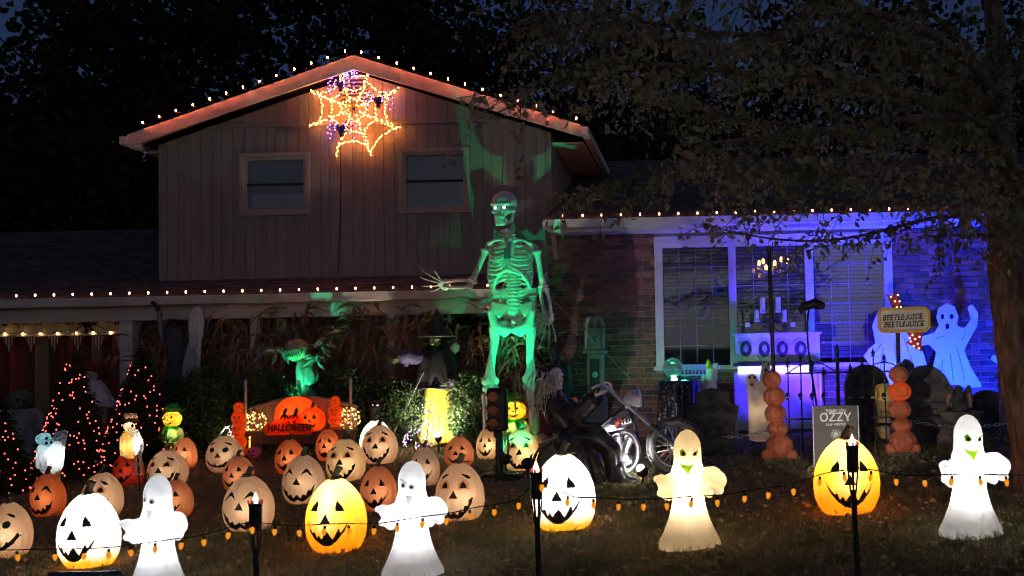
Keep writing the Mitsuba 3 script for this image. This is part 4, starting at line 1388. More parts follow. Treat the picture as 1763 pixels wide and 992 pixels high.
def giant_skeleton():
    Y = 13.3
    key = thing('giant_skeleton', 'giant skeleton lit green with glowing eyes, one hand resting on the porch roof', 'skeleton')
    A = lambda x, y, d=0.0: at(x, y, Y + d)
    px = Y / F
    # skull
    h = 66 * px
    c = A(868, 393)
    tw = place(c, -14, (h * .96, h * .9, h))
    add_skull(key, tw)
    a = math.radians(-14)
    for s in (-1, 1):
        l = np.array([s * .125 * h, -.235 * h, .505 * h])
        e = c + [l[0] * math.cos(a) - l[1] * math.sin(a), l[0] * math.sin(a) + l[1] * math.cos(a), l[2]]
        put(key + '__eye', ball(e, .075 * h, (1, .6, .85)), 'paint_black', smooth=True)
        put(key + '__eye__iris', ball(e + [0.0, -.035 * h, 0], .048 * h, (1, .5, 1)), 'bone', smooth=True, em=(1.2, 1.3, 1.7), w=.05)
    # spine
    sp = curve([A(872, 398, .08), A(876, 415, .1), A(880, 450, .14), A(883, 490, .1), A(884, 520, .05), A(883, 542, .1)], 26)
    for k in range(26):
        d = sp[min(k + 1, 25)] - sp[max(k - 1, 0)]
        d /= np.linalg.norm(d)
        r = .052 + .035 * k / 25
        p = sp[k]
        m = cat([tube([p - d * .036, p - d * .024, p, p + d * .024, p + d * .036], np.array([.8, 1, .84, 1, .8]) * r, 14), ball(p + [.0, .06, 0], .035, (1, 1.2, .7), 1), ball(p + [.07, .03, 0], .025, (1.6, .8, .7), 1), ball(p + [-.07, .03, 0], .025, (1.6, .8, .7), 1)])
        put(key + '__vertebra', m, 'bone', smooth=40)
    # ribs
    for k in range(11):
        f = k / 10
        y0 = 417 + 62 * f
        w = np.interp(k, [0, 1, 2, 4, 7, 9, 10], [18, 26, 32, 36, 37.5, 35, 32]) * px
        dep = np.interp(k, [0, 3, 7, 10], [.10, .19, .21, .16])
        o = A(880 + 3 * f, y0, .12)
        drop = np.interp(k, [0, 4, 10], [.05, .16, .20])
        for s in (-1, 1):
            if k < 7:
                pts = [o + [s * .04, .0, 0], o + [s * w * .62, .03, -.01], o + [s * w * .98, -dep * .55, -drop * .45], o + [s * w * .82, -dep * 1.35, -drop * .85], o + [s * w * .42, -dep * 1.75, -drop * .9], o + [s * .035, -dep * 1.85, -drop * .62]]
            else:
                pts = [o + [s * .04, .0, 0], o + [s * w * .62, .03, -.02], o + [s * w * .98, -dep * .55, -drop * .5], o + [s * w * .9, -dep * 1.2, -drop * 1.0], o + [s * w * (.62 - .05 * (k - 7)), -dep * 1.6, -drop * (1.0 if k < 9 else 1.25)]]
            put(key + '__rib', tube(curve(pts, 26), np.interp(np.linspace(0, 1, 26), [0, .1, .9, 1], [.016, .024, .022, .014]), 8), 'bone', smooth=True)
    st = A(878, 440, -.24)
    put(key + '__sternum', organic([hull([(st + [0, 0.06, .16], (.06, .025, .04)), (st + [0, 0, -.17], (.045, .02, .06))])], .03, 4), 'bone', smooth=True)
    put(key + '__sternum__speaker_box', bevel((.085, .05, .14), .01, st + [-.03, -.035, .02]), 'grey_bone')
    for s in (-1, 1):
        put(key + '__costal_arch', tube(curve([st + [s * .03, 0, -.17], st + [s * .12, .02, -.22], st + [s * .22, .06, -.36], st + [s * .24, .12, -.44]], 16), np.linspace(.032, .02, 16), 8), 'bone', smooth=True)
        sh = A(836 if s < 0 else 923, 428)
        put(key + '__clavicle', bone(st + [s * .03, .06, .2], sh + [-s * .05, -.06, .05], .026, 1.4, (0, -.05, .03)), 'bone', smooth=True)
        put(key + '__scapula', organic([hull([(sh + [-s * .03, .05, .02], .05), (sh + [-s * .16, .16, .06], .025), (sh + [-s * .14, .17, -.28], .022)])], .04, 6), 'bone', smooth=True)
    # arms
    el, wr = A(812, 487, -.12), A(766, 490, .25)
    put(key + '__upper_arm', bone(A(837, 430), el, .052, 1.6), 'bone', smooth=True)
    put(key + '__forearm', bone(el + [0.01, 0, .015], wr + [0, 0, .03], .034, 1.5, (0, 0, .02)), 'bone', smooth=True)
    put(key + '__forearm', bone(el + [0, 0, -.035], wr + [0, 0, -.03], .034, 1.6, (0, 0, -.02)), 'bone', smooth=True)
    skeleton_hand(key, wr + [-.03, 0, .0], (-1, .25, .12), (0.1, -.5, .9), .36, .75, .16)
    el, wr = A(935, 497, .05), A(944, 545, -.12)
    put(key + '__upper_arm', bone(A(924, 430), el, .052, 1.6), 'bone', smooth=True)
    put(key + '__forearm', bone(el + [-.03, 0, 0], wr + [-.03, 0, 0], .034, 1.5, (-.02, 0, 0)), 'bone', smooth=True)
    put(key + '__forearm', bone(el + [.035, 0, 0], wr + [.03, 0, 0], .034, 1.6, (.02, 0, 0)), 'bone', smooth=True)
    skeleton_hand(key, wr + [0, 0, -.03], (-.1, -.15, -1), (-.8, -.5, 0), .42, .6, .2)
    # pelvis
    pc = A(882, 541)
    parts = []
    for s in (-1, 1):
        parts += [hull([(pc + [s * .10, .10, -.02], .05), (pc + [s * .26, .02, .14], .035)]), hull([(pc + [s * .26, .02, .14], .035), (pc + [s * .28, -.06, .02], .035), (pc + [s * .16, .06, .05], .03)]),
                  hull([(pc + [s * .28, -.06, .02], .04), (pc + [s * .22, -.05, -.16], .065)]), hull([(pc + [s * .12, .10, .1], .04), (pc + [s * .26, .02, .14], .03), (pc + [s * .18, -.0, -.02], .035)]),
                  hull([(pc + [s * .22, -.05, -.16], .06), (pc + [s * .03, -.1, -.215], .05)]), hull([(pc + [s * .2, -.02, -.17], .05), (pc + [s * .11, .0, -.27], .04)]), hull([(pc + [s * .11, .0, -.27], .04), (pc + [s * .03, -.08, -.225], .04)])]
    parts += [hull([(pc + [0, .14, .08], .09), (pc + [0, .16, -.08], .05)])]
    put(key + '__pelvis', organic(parts, .045, 8), 'bone', smooth=True)
    # legs
    for s, hip, kn, an in ((-1, (853, 564), (844, 660), (841, 786)), (1, (912, 564), (914, 656), (917, 786))):
        g = stand(an[0], Y - .02)
        h0, k0, a0 = A(*hip, -.03), A(*kn, -.12), g + [0, 0.03, .12]
        fem = organic(limb([h0 + [-s * .12, 0, .02], h0 + [s * .02, 0, -.02], h0 + [s * .01, 0, -.16]], [.075, .07, .062]) + limb([h0 + [s * .01, 0, -.16], (h0 + k0) / 2 + [0, -.03, 0], k0 + [0, 0, .16], k0 + [0, 0, .06]], [.062, .05, .06, .085]) + [hull([(k0 + [-.055, 0, .03], .065), (k0 + [.055, 0, .03], .065)])], .05, 6)
        put(key + '__thigh_bone', fem, 'bone', smooth=True)
        put(key + '__knee_cap', ball(k0 + [0, -.085, .03], .055, (1, .5, 1)), 'bone', smooth=True)
        tib = organic([hull([(k0 + [-.055, 0, -.07], .055), (k0 + [.055, 0, -.07], .055)])] + limb([k0 + [0, 0, -.1], (k0 + a0) / 2 + [0, -.01, .1], a0 + [0, 0, .1], a0], [.075, .05, .045, .062]), .05, 6)
        put(key + '__shin_bone', tib, 'bone', smooth=True)
        put(key + '__calf_bone', bone(k0 + [s * .1, .04, -.14], a0 + [s * .08, .02, -.02], .026, 1.5), 'bone', smooth=True)
        ft = [hull([(a0 + [0, .10, -.06], .05), (a0 + [0, 0, -.04], .06)]), hull([(a0 + [0, 0, -.04], .06), (a0 + [-.05, -.14, -.085], .035), (a0 + [.05, -.14, -.085], .035)])]
        for k in range(5):
            ft += limb([a0 + [(k - 2) * .03, -.12, -.085], a0 + [(k - 2) * .04, -.24, -.10], a0 + [(k - 2) * .044, -.31 + .015 * abs(k - 1), -.11]], [.022, .018, .016])
        put(key + '__foot', organic(ft, .035, 4), 'bone', smooth=True)
    put(key + '__base_frame', cat([rod(stand(842, Y + .35) + [0, 0, .03], stand(917, Y + .35) + [0, 0, .03], .02), rod(stand(842, Y + .35) + [0, 0, .03], stand(842, Y) + [0, 0, .05], .02), rod(stand(917, Y + .35) + [0, 0, .03], stand(917, Y) + [0, 0, .05], .02)]), 'black')
    # guy lines
    for a, b in ((A(935, 500, .05), at(1085, 652, 14.6)), (at(775, 548, 14.2), stand(655, 12.6)), (A(870, 480, .15), at(850, 560, 14.3))):
        single('guy_line', ('thin guy line from the giant skeleton arm to the right', 'thin guy line running down left past the witch', 'short guy line behind the giant skeleton ribs')[len([k for k in scene if k.startswith('guy_line')])], 'line', rod(a, b, .006, 5), 'twine')


giant_skeleton()


# ------------------------------------------------------------------ flood lamps: housings, and the light that leaves them
def flood(name, label, pos, target, rgbv, cutoff, weight=1.5, lens=(1, 1, 1), size=.07, glow=None, beam=None, doors=None, bare=0):
    pos, target = np.asarray(pos, float), np.asarray(target, float)
    d = (target - pos) / np.linalg.norm(target - pos)
    key = thing(name, label, 'flood lamp')
    put(key + '__housing', tube([pos - d * size * 1.3, pos - d * size * 1.2, pos - d * size * .2, pos - d * .01], [size * .5, size * .7, size * 1.0, size * 1.06], 16), 'black', smooth=40)
    g = np.array([pos[0], pos[1], float(ground(pos[0], pos[1])) - .05])
    put(key + '__spike', rod(pos - d * size * .8, g, .011, 6), 'black')
    if doors:                       # two flaps added to keep the light off to the sides
        up = np.array([0, 0, 1.0]) - d * d[2]
        up /= np.linalg.norm(up)
        sd = np.cross(d, up)
        for sg in (-1, 1):
            q = [pos + sd * sg * (doors[0] + (.011 * t)) + d * doors[1] * t + up * z for t, z in ((0, -.12), (0, .16), (1, .2), (1, -.14))]
            put(key + '__barn_door', cat([trimesh.Trimesh(q, [[0, 1, 2], [0, 2, 3]], process=False), trimesh.Trimesh([v + sd * sg * .003 for v in q], [[0, 2, 1], [0, 3, 2]], process=False)]), 'black')
    if glow:
        put(key + '__lens', tube([pos - d * .004, pos + d * .006], [size * .92, size * .85], 16), 'bulb_dark', em=glow, w=.3)
    if bare:
        put(key + '__bulb', ball(pos + d * .03 + [0, -.055, .02], bare), 'bulb_dark', smooth=True, em=(50, 49, 46), w=.8)
    lamp_spot(name + '_light' + str(len(scene)), pos + d * .02, target, rgbv, cutoff, beam, weight)


flood('green_flood_lamp', 'small black flood lamp close before the giant skeleton, lighting it green from below', stand(868, 11.72) + [0, 0, .2], at(881, 470, 13.2), (.05, 27, 9.5), 34, 9.0, beam=24, doors=(.02, .22))
flood('green_flood_lamp', 'black flood lamp in the grass lighting the giant skeleton shins green', stand(905, 11.35) + [0, 0, .16], at(882, 640, 13.3), (.05, 10.5, 3.7), 16, 4.0, beam=11)
flood('green_flood_lamp', 'added black flood lamp behind the traffic light, aimed at the raised skeleton hand', stand(800, 13.2) + [0, 0, .2], at(770, 482, 13.45), (.05, 7, 2.7), 9, 2.5, beam=5)  # extra lamp added to brighten the hand outside the main green beam
flood('green_spot_lamp', 'black spot lamp behind the bench lighting the pumpkin headed scarecrow green', stand(516, 13.42) + [0, 0, .42], at(516, 596, 13.85), (.25, 9, 4.0), 26, 3, beam=14)
flood('white_spot_lamp', 'bright white spot lamp on a stake in front of the yellow skirt', at(755, 753, 13.05), at(762, 680, 13.7), (8, 7.4, 5.6), 56, 4.0, glow=(9, 9, 9), size=.05, beam=40, bare=.038)
flood('motorcycle_spot_lamp', 'bright white spot lamp on the grass by the front wheel of the motorcycle', stand(1101, 10.2) + [0, 0, .13], at(1072, 778, 10.75), (8.5, 8.5, 8.7), 38, 5, glow=(10, 10, 10.5), size=.06, beam=24, bare=.042)


# ------------------------------------------------------------------ motorcycle and its rider
def wheel(key, c, R, name='wheel', fat=.046):
    k = numbered(key + '__' + name)
    c = np.asarray(c, float)
    a = np.linspace(0, 2 * PI, 48, endpoint=False)
    ring = lambda r, y=0: np.stack([c[0] + r * np.cos(a), np.full(48, c[1] + y), c[2] + r * np.sin(a)], 1)
    put(k + '__tyre', tube(ring(R - fat), fat, 14, closed=True), 'grey_rubber', smooth=True)
    for s in (-1, 1):
        for j in range(30):
            t = j * 2 * PI / 30 + (.1 if s > 0 else 0)
            p = c + [(R - .022) * math.cos(t), s * fat * .62, (R - .022) * math.sin(t)]
            put(k + '__tread_block', turn(box((.05, .05, .022), p), ry=-math.degrees(t) + 90, about=p), 'rubber')
    put(k + '__rim', tube(ring(R - 2 * fat + .005), .016, 10, closed=True), 'chrome', smooth=True)
    for j in range(20):
        t0 = j * 2 * PI / 20
        t1 = t0 + (.35 if j % 2 else -.35)
        put(k + '__spoke', rod(c + [.045 * math.cos(t1), (.03 if j % 4 < 2 else -.03), .045 * math.sin(t1)], c + [(R - 2 * fat) * math.cos(t0), 0, (R - 2 * fat) * math.sin(t0)], .0045, 5), 'chrome')
    put(k + '__hub', tube([c + [0, -.07, 0], c + [0, -.06, 0], c + [0, .06, 0], c + [0, .07, 0]], [.03, .05, .05, .03], 20), 'steel', smooth=40)
    put(k + '__brake_disc', tube(ring(.08, -.055), [.008] * 48, 8, closed=True), 'steel', smooth=True)
    return k


def motorcycle():
    Y = 10.7
    A = lambda x, y, d=0.0: at(x, y, Y + d)
    key = thing('motorcycle', 'chopper style motorcycle with silver tank, spoked wheels and chrome engine', 'motorcycle')
    fw, rw = A(1162, 768), A(968, 800)
    gz = float(ground(fw[0], Y))
    R = max(fw[2] - gz, .3)
    wheel(key, fw, R)
    R2 = max(rw[2] - float(ground(rw[0], Y)), .28)
    wheel(key, rw, R2, fat=.08)
    a = np.linspace(math.radians(15), math.radians(172), 24)
    fen = [np.stack([np.full(9, 0.0) + rw[0] + (R2 + .035) * math.cos(t) * (1 + 0 * 1), rw[1] + np.linspace(-.11, .11, 9), rw[2] + (R2 + .035 - .05 * np.linspace(-1, 1, 9) ** 2) * math.sin(t)], 1) for t in a]
    f = loft([np.vstack([r, r[::-1] * 1.0 - [0, 0, 0.0] + [0, 0, -.006]]) for r in fen])
    put(key + '__rear_fender', f, 'black', smooth=40)
    for k in range(7):
        t = math.radians(40 + 17 * k)
        put(key + '__rear_fender__rib', rod(rw + [R2 * .72 * math.cos(t), -.115, R2 * .72 * math.sin(t)], rw + [(R2 + .03) * math.cos(t), -.112, (R2 + .03) * math.sin(t)], .006, 5), 'charcoal')
    # frame
    head = A(1083, 692)
    for p in ([head, A(1070, 705), A(1030, 738), A(1000, 770), rw], [head + [0, 0, -.06], A(1094, 740), A(1088, 800), A(1040, 805), A(1000, 800), rw]):
        for s in (-.05, .05):
            put(key + '__frame_tube', tube(curve([q + [0, s, 0] for q in p], 20), .017, 8), 'black', smooth=True)
    # long fork with its handlebar
    for s in (-.085, .085):
        put(key + '__fork_leg', rod(A(1048, 671) + [0, s, 0], A(1128, 738) + [0, s, 0], .016, 10), 'steel', smooth=40)
        put(key + '__fork_leg', tube([A(1120, 731) + [0, s, 0], A(1136, 745) + [0, s, 0], fw + [.02, s, .0]], [.022, .026, .024], 10), 'grey_rubber', smooth=40)
    put(key + '__triple_clamp', bevel((.07, .2, .04), .01, A(1082, 700)), 'steel')
    put(key + '__handlebar', tube(curve([A(1040, 664) + [-.1, -.36, -.02], A(1046, 664) + [-.02, -.3, .02], A(1052, 672) + [0, -.12, .0], A(1054, 674), A(1052, 672) + [0, .12, 0], A(1046, 664) + [-.02, .3, .02], A(1040, 664) + [-.1, .36, -.02]], 30), .013, 8), 'chrome', smooth=True)
    # headlamp, pointing right
    hl = A(1094, 686, -.05)
    g = lathe([(0, -.13), (.035, -.125), (.075, -.08), (.095, -.02), (.1, .04), (.1, .055), (.085, .06), (0, .062)], 28)
    turn(g, ry=82)
    put(key + '__headlamp', move(g, hl), 'silver_paint', smooth=40)
    put(key + '__headlamp__bracket', rod(hl + [-.02, .03, -.05], A(1096, 706), .012), 'chrome')
    # tank
    t0, t1 = A(1036, 742), A(1089, 718)
    sec = []
    for s in np.linspace(0, 1, 18):
        c = t0 + (t1 - t0) * s
        r = np.interp(s, [0, .1, .35, .7, .9, 1], [.02, .06, .095, .125, .10, .02])
        g = np.linspace(0, 2 * PI, 24, endpoint=False)
        d = (t1 - t0) / np.linalg.norm(t1 - t0)
        up = np.array([-d[2], 0, d[0]])
        sec.append(c + np.cos(g)[:, None] * np.array([0, 1, 0]) * r * .95 + np.sin(g)[:, None] * up * r * np.where(np.sin(g) < 0, .62, 1.0)[:, None])
    tank = loft(sec)
    put(key + '__tank', tank, 'silver_paint', smooth=60)
    tc = t0 + (t1 - t0) * .62 + [0, -.122, .015]
    ang = -math.degrees(math.atan2(t1[2] - t0[2], t1[0] - t0[0]))
    flame = Polygon([(-.10, -.03), (-.05, -.01), (-.06, .03), (-.015, .01), (-.02, .05), (.03, .02), (.05, .045), (.10, .0), (.05, .01), (.02, -.02), (-.02, -.005), (-.04, -.035)])
    put(key + '__tank__flame_decal', move(turn(extrude(flame, .006), ry=ang), tc), 'red_plastic')
    for k in range(4):
        put(key + '__tank__flame_decal', move(turn(extrude(LineString([(-.03 + .035 * k, -.03), (-.01 + .035 * k, .0), (-.02 + .035 * k, .02), (.01 + .035 * k, .04)]).buffer(.006), .008), ry=ang), tc + [.02, -.002, 0]), 'paint_black')
    put(key + '__seat', organic([hull([(A(1030, 752), (.05, .1, .04)), (A(992, 764), (.1, .12, .045))]), hull([(A(992, 764), (.08, .12, .045)), (A(966, 752), (.05, .1, .04))])], .04, 5), 'leather', smooth=True)
    # engine: crank case, two finned cylinders, air cover, chrome ring
    ec = A(1072, 790)
    put(key + '__engine', organic([hull([(ec + [-.07, 0, -.03], (.08, .1, .075)), (ec + [.08, 0, -.03], (.075, .1, .07))])], .04, 4), 'steel', smooth=True)
    for s, tx, ty in ((0, 1062, 752), (1, 1084, 754)):
        top = A(tx, ty)
        d = (top - ec)
        L = np.linalg.norm(d)
        d = d / L
        for j in range(8):
            p = ec + d * (L * (.25 + .085 * j))
            put(key + '__cooling_fin', tube([p - d * .007, p + d * .007], [.062 - .002 * j, .062 - .002 * j], 14), 'chrome', smooth=40)
        put(key + '__cylinder', rod(ec, top, .05, 14), 'steel', smooth=40)
        put(key + '__rocker_cover', ball(top, .058, (1.1, 1, .7)), 'chrome', smooth=True)
    a = np.linspace(-1.9, 1.9, 20)
    put(key + '__header_pipe', tube(np.stack([A(1076, 775)[0] + .15 * np.cos(a), np.full(20, Y - .13), A(1076, 775)[2] + .21 * np.sin(a)], 1), .03, 12), 'chrome', smooth=True)
    put(key + '__air_cover', tube([ec + [.0, -.1, .0], ec + [.0, -.14, .0], ec + [0, -.15, 0]], [.085, .08, .03], 24), 'chrome', smooth=40)
    put(key + '__exhaust_pipe', tube(curve([A(1078, 800, -.14), A(1060, 797, -.15), A(1030, 803, -.15), A(1000, 811, -.15)], 20), np.linspace(.026, .046, 20), 12), 'chrome', smooth=True)
    put(key + '__foot_board', bevel((.2, .1, .02), .005, A(1078, 822, -.18)), 'steel')
    put(key + '__side_stand', rod(A(1058, 806, -.15), stand(1062, Y - .3), .012), 'steel')


motorcycle()


def cloth(pts_r, n=30, fold=.12, nf=9, seed=0, c=(0, 0, 0), sx=1, sy=1):
    """draped cloth: a lofted tube through (centre, radius_x, radius_y) with folds that deepen downwards"""
    r = np.random.default_rng(seed)
    ph = r.random(4) * 6
    C = CubicSpline(np.arange(len(pts_r)), np.array([list(p[0]) + [p[1], p[2]] for p in pts_r], float))
    rings = []
    th = np.arange(n * 3) * 2 * PI / (n * 3)
    for s in np.linspace(0, len(pts_r) - 1, n):
        v = C(s)
        k = 1 + fold * (s / (len(pts_r) - 1)) * (np.sin(nf * th + ph[0] + .5 * s) * .6 + np.sin((nf * 2 + 1) * th + ph[1]) * .25 + np.sin(4 * th + ph[2] + s) * .3)
        rings.append(np.stack([v[0] + v[3] * k * np.cos(th), v[1] + v[4] * k * np.sin(th), np.full(len(th), v[2]) + .02 * np.sin(5 * th + ph[3]) * (s == len(pts_r) - 1)], 1))
    return loft(rings[::-1])


def rider():
    Y = 10.65
    A = lambda x, y, d=0.0: at(x, y, Y + d)
    key = thing('skeleton_rider', 'long haired skeleton rider in a black hooded cloak riding the motorcycle', 'skeleton figure')
    h = 44 / F * Y
    add_skull(key, place(A(956, 673), 52, (h * 1.0, h, h), rx=-6))
    hp = A(950, 655, .02)
    put(key + '__hood', organic([hull([(hp + [-.02, .05, .1], (.13, .14, .09)), (hp + [-.1, .05, -.02], (.09, .12, .12))]), hull([(hp + [-.1, .05, -.02], (.09, .11, .12)), (hp + [-.08, .03, -.24], (.12, .14, .1))])], .03, 8), 'black_cloth', smooth=True)
    r = np.random.default_rng(2)
    hair = []
    for k in range(60):
        o = hp + [-.03 + .08 * r.normal(), -.08 + .05 * r.normal(), .06 + .05 * r.normal()]
        hair.append(tube(curve([o, o + [-.03 + .03 * r.normal(), -.05, -.12], o + [-.05 + .05 * r.normal(), -.03, -.3 - .1 * r.random()]], 8), np.linspace(.006, .003, 8), 4))
    put(key + '__hair', cat(hair), 'hair_white', kind='stuff')
    # torso and cloak leaning back, arms forward
    tor = [hull([(A(955, 688), (.13, .19, .1)), (A(962, 712), (.16, .22, .1))]), hull([(A(962, 712), (.16, .22, .1)), (A(985, 748), (.18, .2, .1))])]
    put(key + '__cloak', organic(tor, .03, 10), 'leather', smooth=True)
    for s in (-1, 1):
        sh, el, wr = A(966, 693) + [0, s * .2, 0], A(996, 716) + [0, s * .3, 0], A(1024, 684) + [0, s * .33, 0]
        put(key + '__sleeve', organic(limb([sh, el], [.085, .075]) + limb([el, (el + wr) / 2, wr + [-.02, 0, -.02]], [.075, .08, .085]) + [hull([(wr + [-.03, 0, -.04], .07), (wr + [-.08, 0, -.16], .03)])], .025, 6), 'leather', smooth=True)
        put(key + '__forearm', bone(el, wr + [.02, 0, .02], .018), 'bone', smooth=True)
        skeleton_hand(key, wr + [.03, 0, .03], (.8, -.25 * s, .25), (0, -s, .3), .2, .5, .45)
    # skirts of the cloak over the legs and down to the ground
    leg = []
    for s in (-1, 1):
        leg += limb([A(988, 748) + [0, s * .1, 0], A(1030, 752) + [0, s * .24, .02], A(1056, 770) + [0, s * .26, 0], A(1060, 812) + [0, s * .26, 0]], [.13, .12, .1, .085])
    put(key + '__trousers', organic(leg, .03, 8), 'leather', smooth=True)
    put(key + '__cloak_skirt', cloth([(A(985, 730), .16, .2), (A(990, 755), .22, .27), (A(1000, 785), .24, .30), (A(1010, 818), .26, .30), (A(1018, 834), .27, .31)], 26, .16, 8, 4), 'leather', smooth=True)
    put(key + '__boot', organic(limb([A(1064, 806, -.27), A(1070, 826, -.27)], [.08, .07]) + [hull([(A(1068, 828, -.27), .065), (A(1092, 831, -.3), .05)])], .025, 5), 'leather', smooth=True)


rider()


def traffic_light():
    Y = gnd(862, 826)[1]
    b = stand(862, Y)
    key = thing('toy_traffic_light', 'black traffic light on a post with three dull amber lenses', 'traffic light')
    b0, b1 = at(848, 728, Y), at(848, 666, Y)
    cx0, cz0 = at(857, 705, Y)[0], at(857, 705, Y)[2]
    hw, hh = 17 / F * Y, 37 / F * Y
    put(key + '__housing', bevel((hw * 1.9, .16, hh * 2), .02, (cx0, Y, cz0)), 'black')
    for k in range(3):
        c = np.array([at(852, 705, Y)[0], Y - .085, cz0 + (1 - k) * hh * .62])
        put(key + '__lens', ball(c, hh * .25, (1, .35, 1)), 'amber_lens', smooth=True)
        a = np.linspace(.1, PI - .1, 14)
        put(key + '__visor', tube(np.stack([c[0] + hh * .28 * np.cos(a), np.full(14, c[1] - .03), c[2] + hh * .28 * np.sin(a)], 1), .012, 6), 'black')
    put(key + '__post', lathe([(.0, 0), (.14, 0), (.15, .03), (.1, .07), (.05, .1), (.045, .16), (.03, .2), (.03, cz0 - hh - b[2] - .08), (.05, cz0 - hh - b[2] - .06), (.05, cz0 - hh - b[2] - .03), (.035, cz0 - hh - b[2]), (0, cz0 - hh - b[2])], 20, (cx0, Y, b[2])), 'black', smooth=40)
    put(key + '__base', bevel((.42, .36, .09), .03, b + [0, 0, .03]), 'black')


mat('amber_lens', (0.36, 0.12, 0.05), 0.35)
traffic_light()


def scarecrow_mold(px, ytop, ybase, Y, label, em, head=(0.95, .42, .05), flip=1, sc=1.0):
    """lit plastic figure: pumpkin head, green hat, patched jacket and legs"""
    b = stand(px, Y)
    zt, zb_ = at(px, ytop, Y)[2], at(px, ybase, Y)[2]
    h = (zt - b[2]) if ybase is None else (zt - zb_)
    b = np.array([b[0], Y, b[2] if ybase is None else zb_])
    key = thing('lit_scarecrow', label, 'plastic scarecrow')
    tag_ = str(len(scene))
    S = lambda x, y, z: b + np.array([x * flip, y, z]) * h
    put(key + '__hat', organic([hull([(S(-.02, 0, .87), (.17 * h, .14 * h, .015 * h)), (S(.02, 0, .875), (.15 * h, .13 * h, .015 * h))]), hull([(S(0, 0, .885), (.12 * h, .1 * h, .02 * h)), (S(-.015, 0, .965), (.09 * h, .08 * h, .035 * h))])], .03 * h, 4), 'lit_green', smooth=True)
    put(key + '__hat__band', tube([S(0, 0, .895), S(-.004, 0, .925)], [.126 * h, .113 * h], 24), 'lit_band')
    g = np.arange(40) * 2 * PI / 40
    hd = []
    for t in np.linspace(-1, 1, 22):
        r = .15 * math.sqrt(max(1 - t * t, .0004))
        k = 1 - .05 * (1 - np.abs(np.sin(6 * g))) ** 2
        hd.append(S(0, 0, .74 + .135 * t) + np.stack([r * k * np.cos(g), r * k * np.sin(g) * .9, 0 * g], 1) * h)
    put(key + '__head', loft(hd), 'lit_face', smooth=True)
    for p in ([(-.075, .76), (-.035, .76), (-.055, .805)], [(.075, .76), (.035, .76), (.055, .805)], [(-.015, .725), (.015, .725), (0, .76)], [(-.08, .70), (-.04, .665), (0, .655), (.04, .665), (.08, .70), (.04, .685), (0, .675), (-.04, .685)]):
        v, f = sheet(Polygon(p), .03)
        y = -.135 * np.sqrt(np.clip(1 - (v[:, 0] / .15) ** 2 - ((v[:, 1] - .74) / .135) ** 2, .05, 1)) - .012
        m = trimesh.Trimesh(b + np.stack([v[:, 0], y, v[:, 1]], 1) * h, f, process=False)
        if m.face_normals[:, 1].mean() > 0:
            m.invert()
        put(key + '__face_feature', m, 'paint_black')
    put(key + '__scarf', organic([hull([(S(-.08, -.03, .6), .035 * h), (S(.08, -.03, .6), .035 * h), (S(0, .05, .6), .04 * h)]), hull([(S(.04, -.07, .59), .03 * h), (S(.07, -.09, .5), .028 * h)])], .025 * h, 4), 'lit_green', smooth=True)
    put(key + '__jacket', organic([hull([(S(0, 0, .55), (.12 * h, .09 * h, .05 * h)), (S(0, 0, .36), (.13 * h, .1 * h, .05 * h))]), hull([(S(-.12, 0, .55), .05 * h), (S(-.17, -.04, .42), .05 * h)]), hull([(S(-.17, -.04, .42), .05 * h), (S(-.08, -.1, .38), .04 * h)]), hull([(S(.12, 0, .55), .05 * h), (S(.18, -.03, .40), .05 * h)])], .03 * h, 5), 'lit_jacket', smooth=True)
    for s in (-1, 1):
        put(key + '__leg', organic(limb([S(s * .06, 0, .36), S(s * .075, 0, .12), S(s * .08, 0, .06)], [.065 * h, .06 * h, .055 * h]), .03 * h, 4), 'lit_trousers', smooth=True)
        put(key + '__shoe', organic([hull([(S(s * .08, .01, .035), .04 * h), (S(s * .1, -.08, .03), .035 * h)])], .03 * h, 3), 'lit_green', smooth=True)
    put(key + '__bulb', ball_ply, 'bone', tw=T().translate(S(0, 0.02, .56).tolist()).scale([.03 * h, .03 * h, .03 * h]), em=em, w=.5)
    put(key + '__bulb', ball_ply, 'bone', tw=T().translate(S(0, 0.02, .75).tolist()).scale([.03 * h, .03 * h, .03 * h]), em=em, w=.5)


thin('lit_green', (0.06, 0.55, 0.12), 1.0, .4)
thin('lit_band', (0.75, 0.80, 0.10), 1.0, .4)
thin('lit_face', mottled((0.95, 0.46, 0.04), (0.95, 0.62, 0.08), 9), 1.0, .4)
thin('lit_jacket', mottled((0.80, 0.80, 0.30), (0.55, 0.72, 0.25), 9, 9, 9, .45, .55), 1.0, .4)
thin('lit_trousers', (0.70, 0.75, 0.35), 1.0, .4)
scarecrow_mold(296, 694, 800, 12.9, 'lit plastic scarecrow with pumpkin head and green hat by the left cone trees', (52, 52, 40), flip=-1)
scarecrow_mold(885, 674, 800, 13.75, 'lit yellow plastic scarecrow in a green hat between the giant skeleton legs', (60, 60, 36))
# ------------------------------------------------------------------ bench with the lit pumpkin display
thin('lit_orange', mottled((0.90, 0.16, 0.03), (0.92, 0.24, 0.05), 5), 1.0, .4)
thin('lit_orange_light', (0.95, 0.34, 0.08), 1.0, .4)
thin('lit_violet', (0.55, 0.16, 0.30), 1.0, .4)


def squash(n=48, lobes=9, flat=.8, depth=.08):
    """a round ribbed pumpkin of radius one"""
    th = np.arange(n * 2) * PI / n
    rings = []
    for t in np.linspace(0, PI, 26):
        r = math.sin(t) ** .85 if 0 < t < PI else 0.001
        k = 1 - depth * (1 - np.abs(np.sin(lobes * th / 2))) ** 1.6
        rings.append(np.stack([r * k * np.sin(th), -r * k * np.cos(th), np.full(len(th), -math.cos(t) * flat * (1 - .12 * math.sin(t) * 0)) + .0], 1))
    m = loft(rings)
    if m.volume < 0:
        m.invert()
    return m


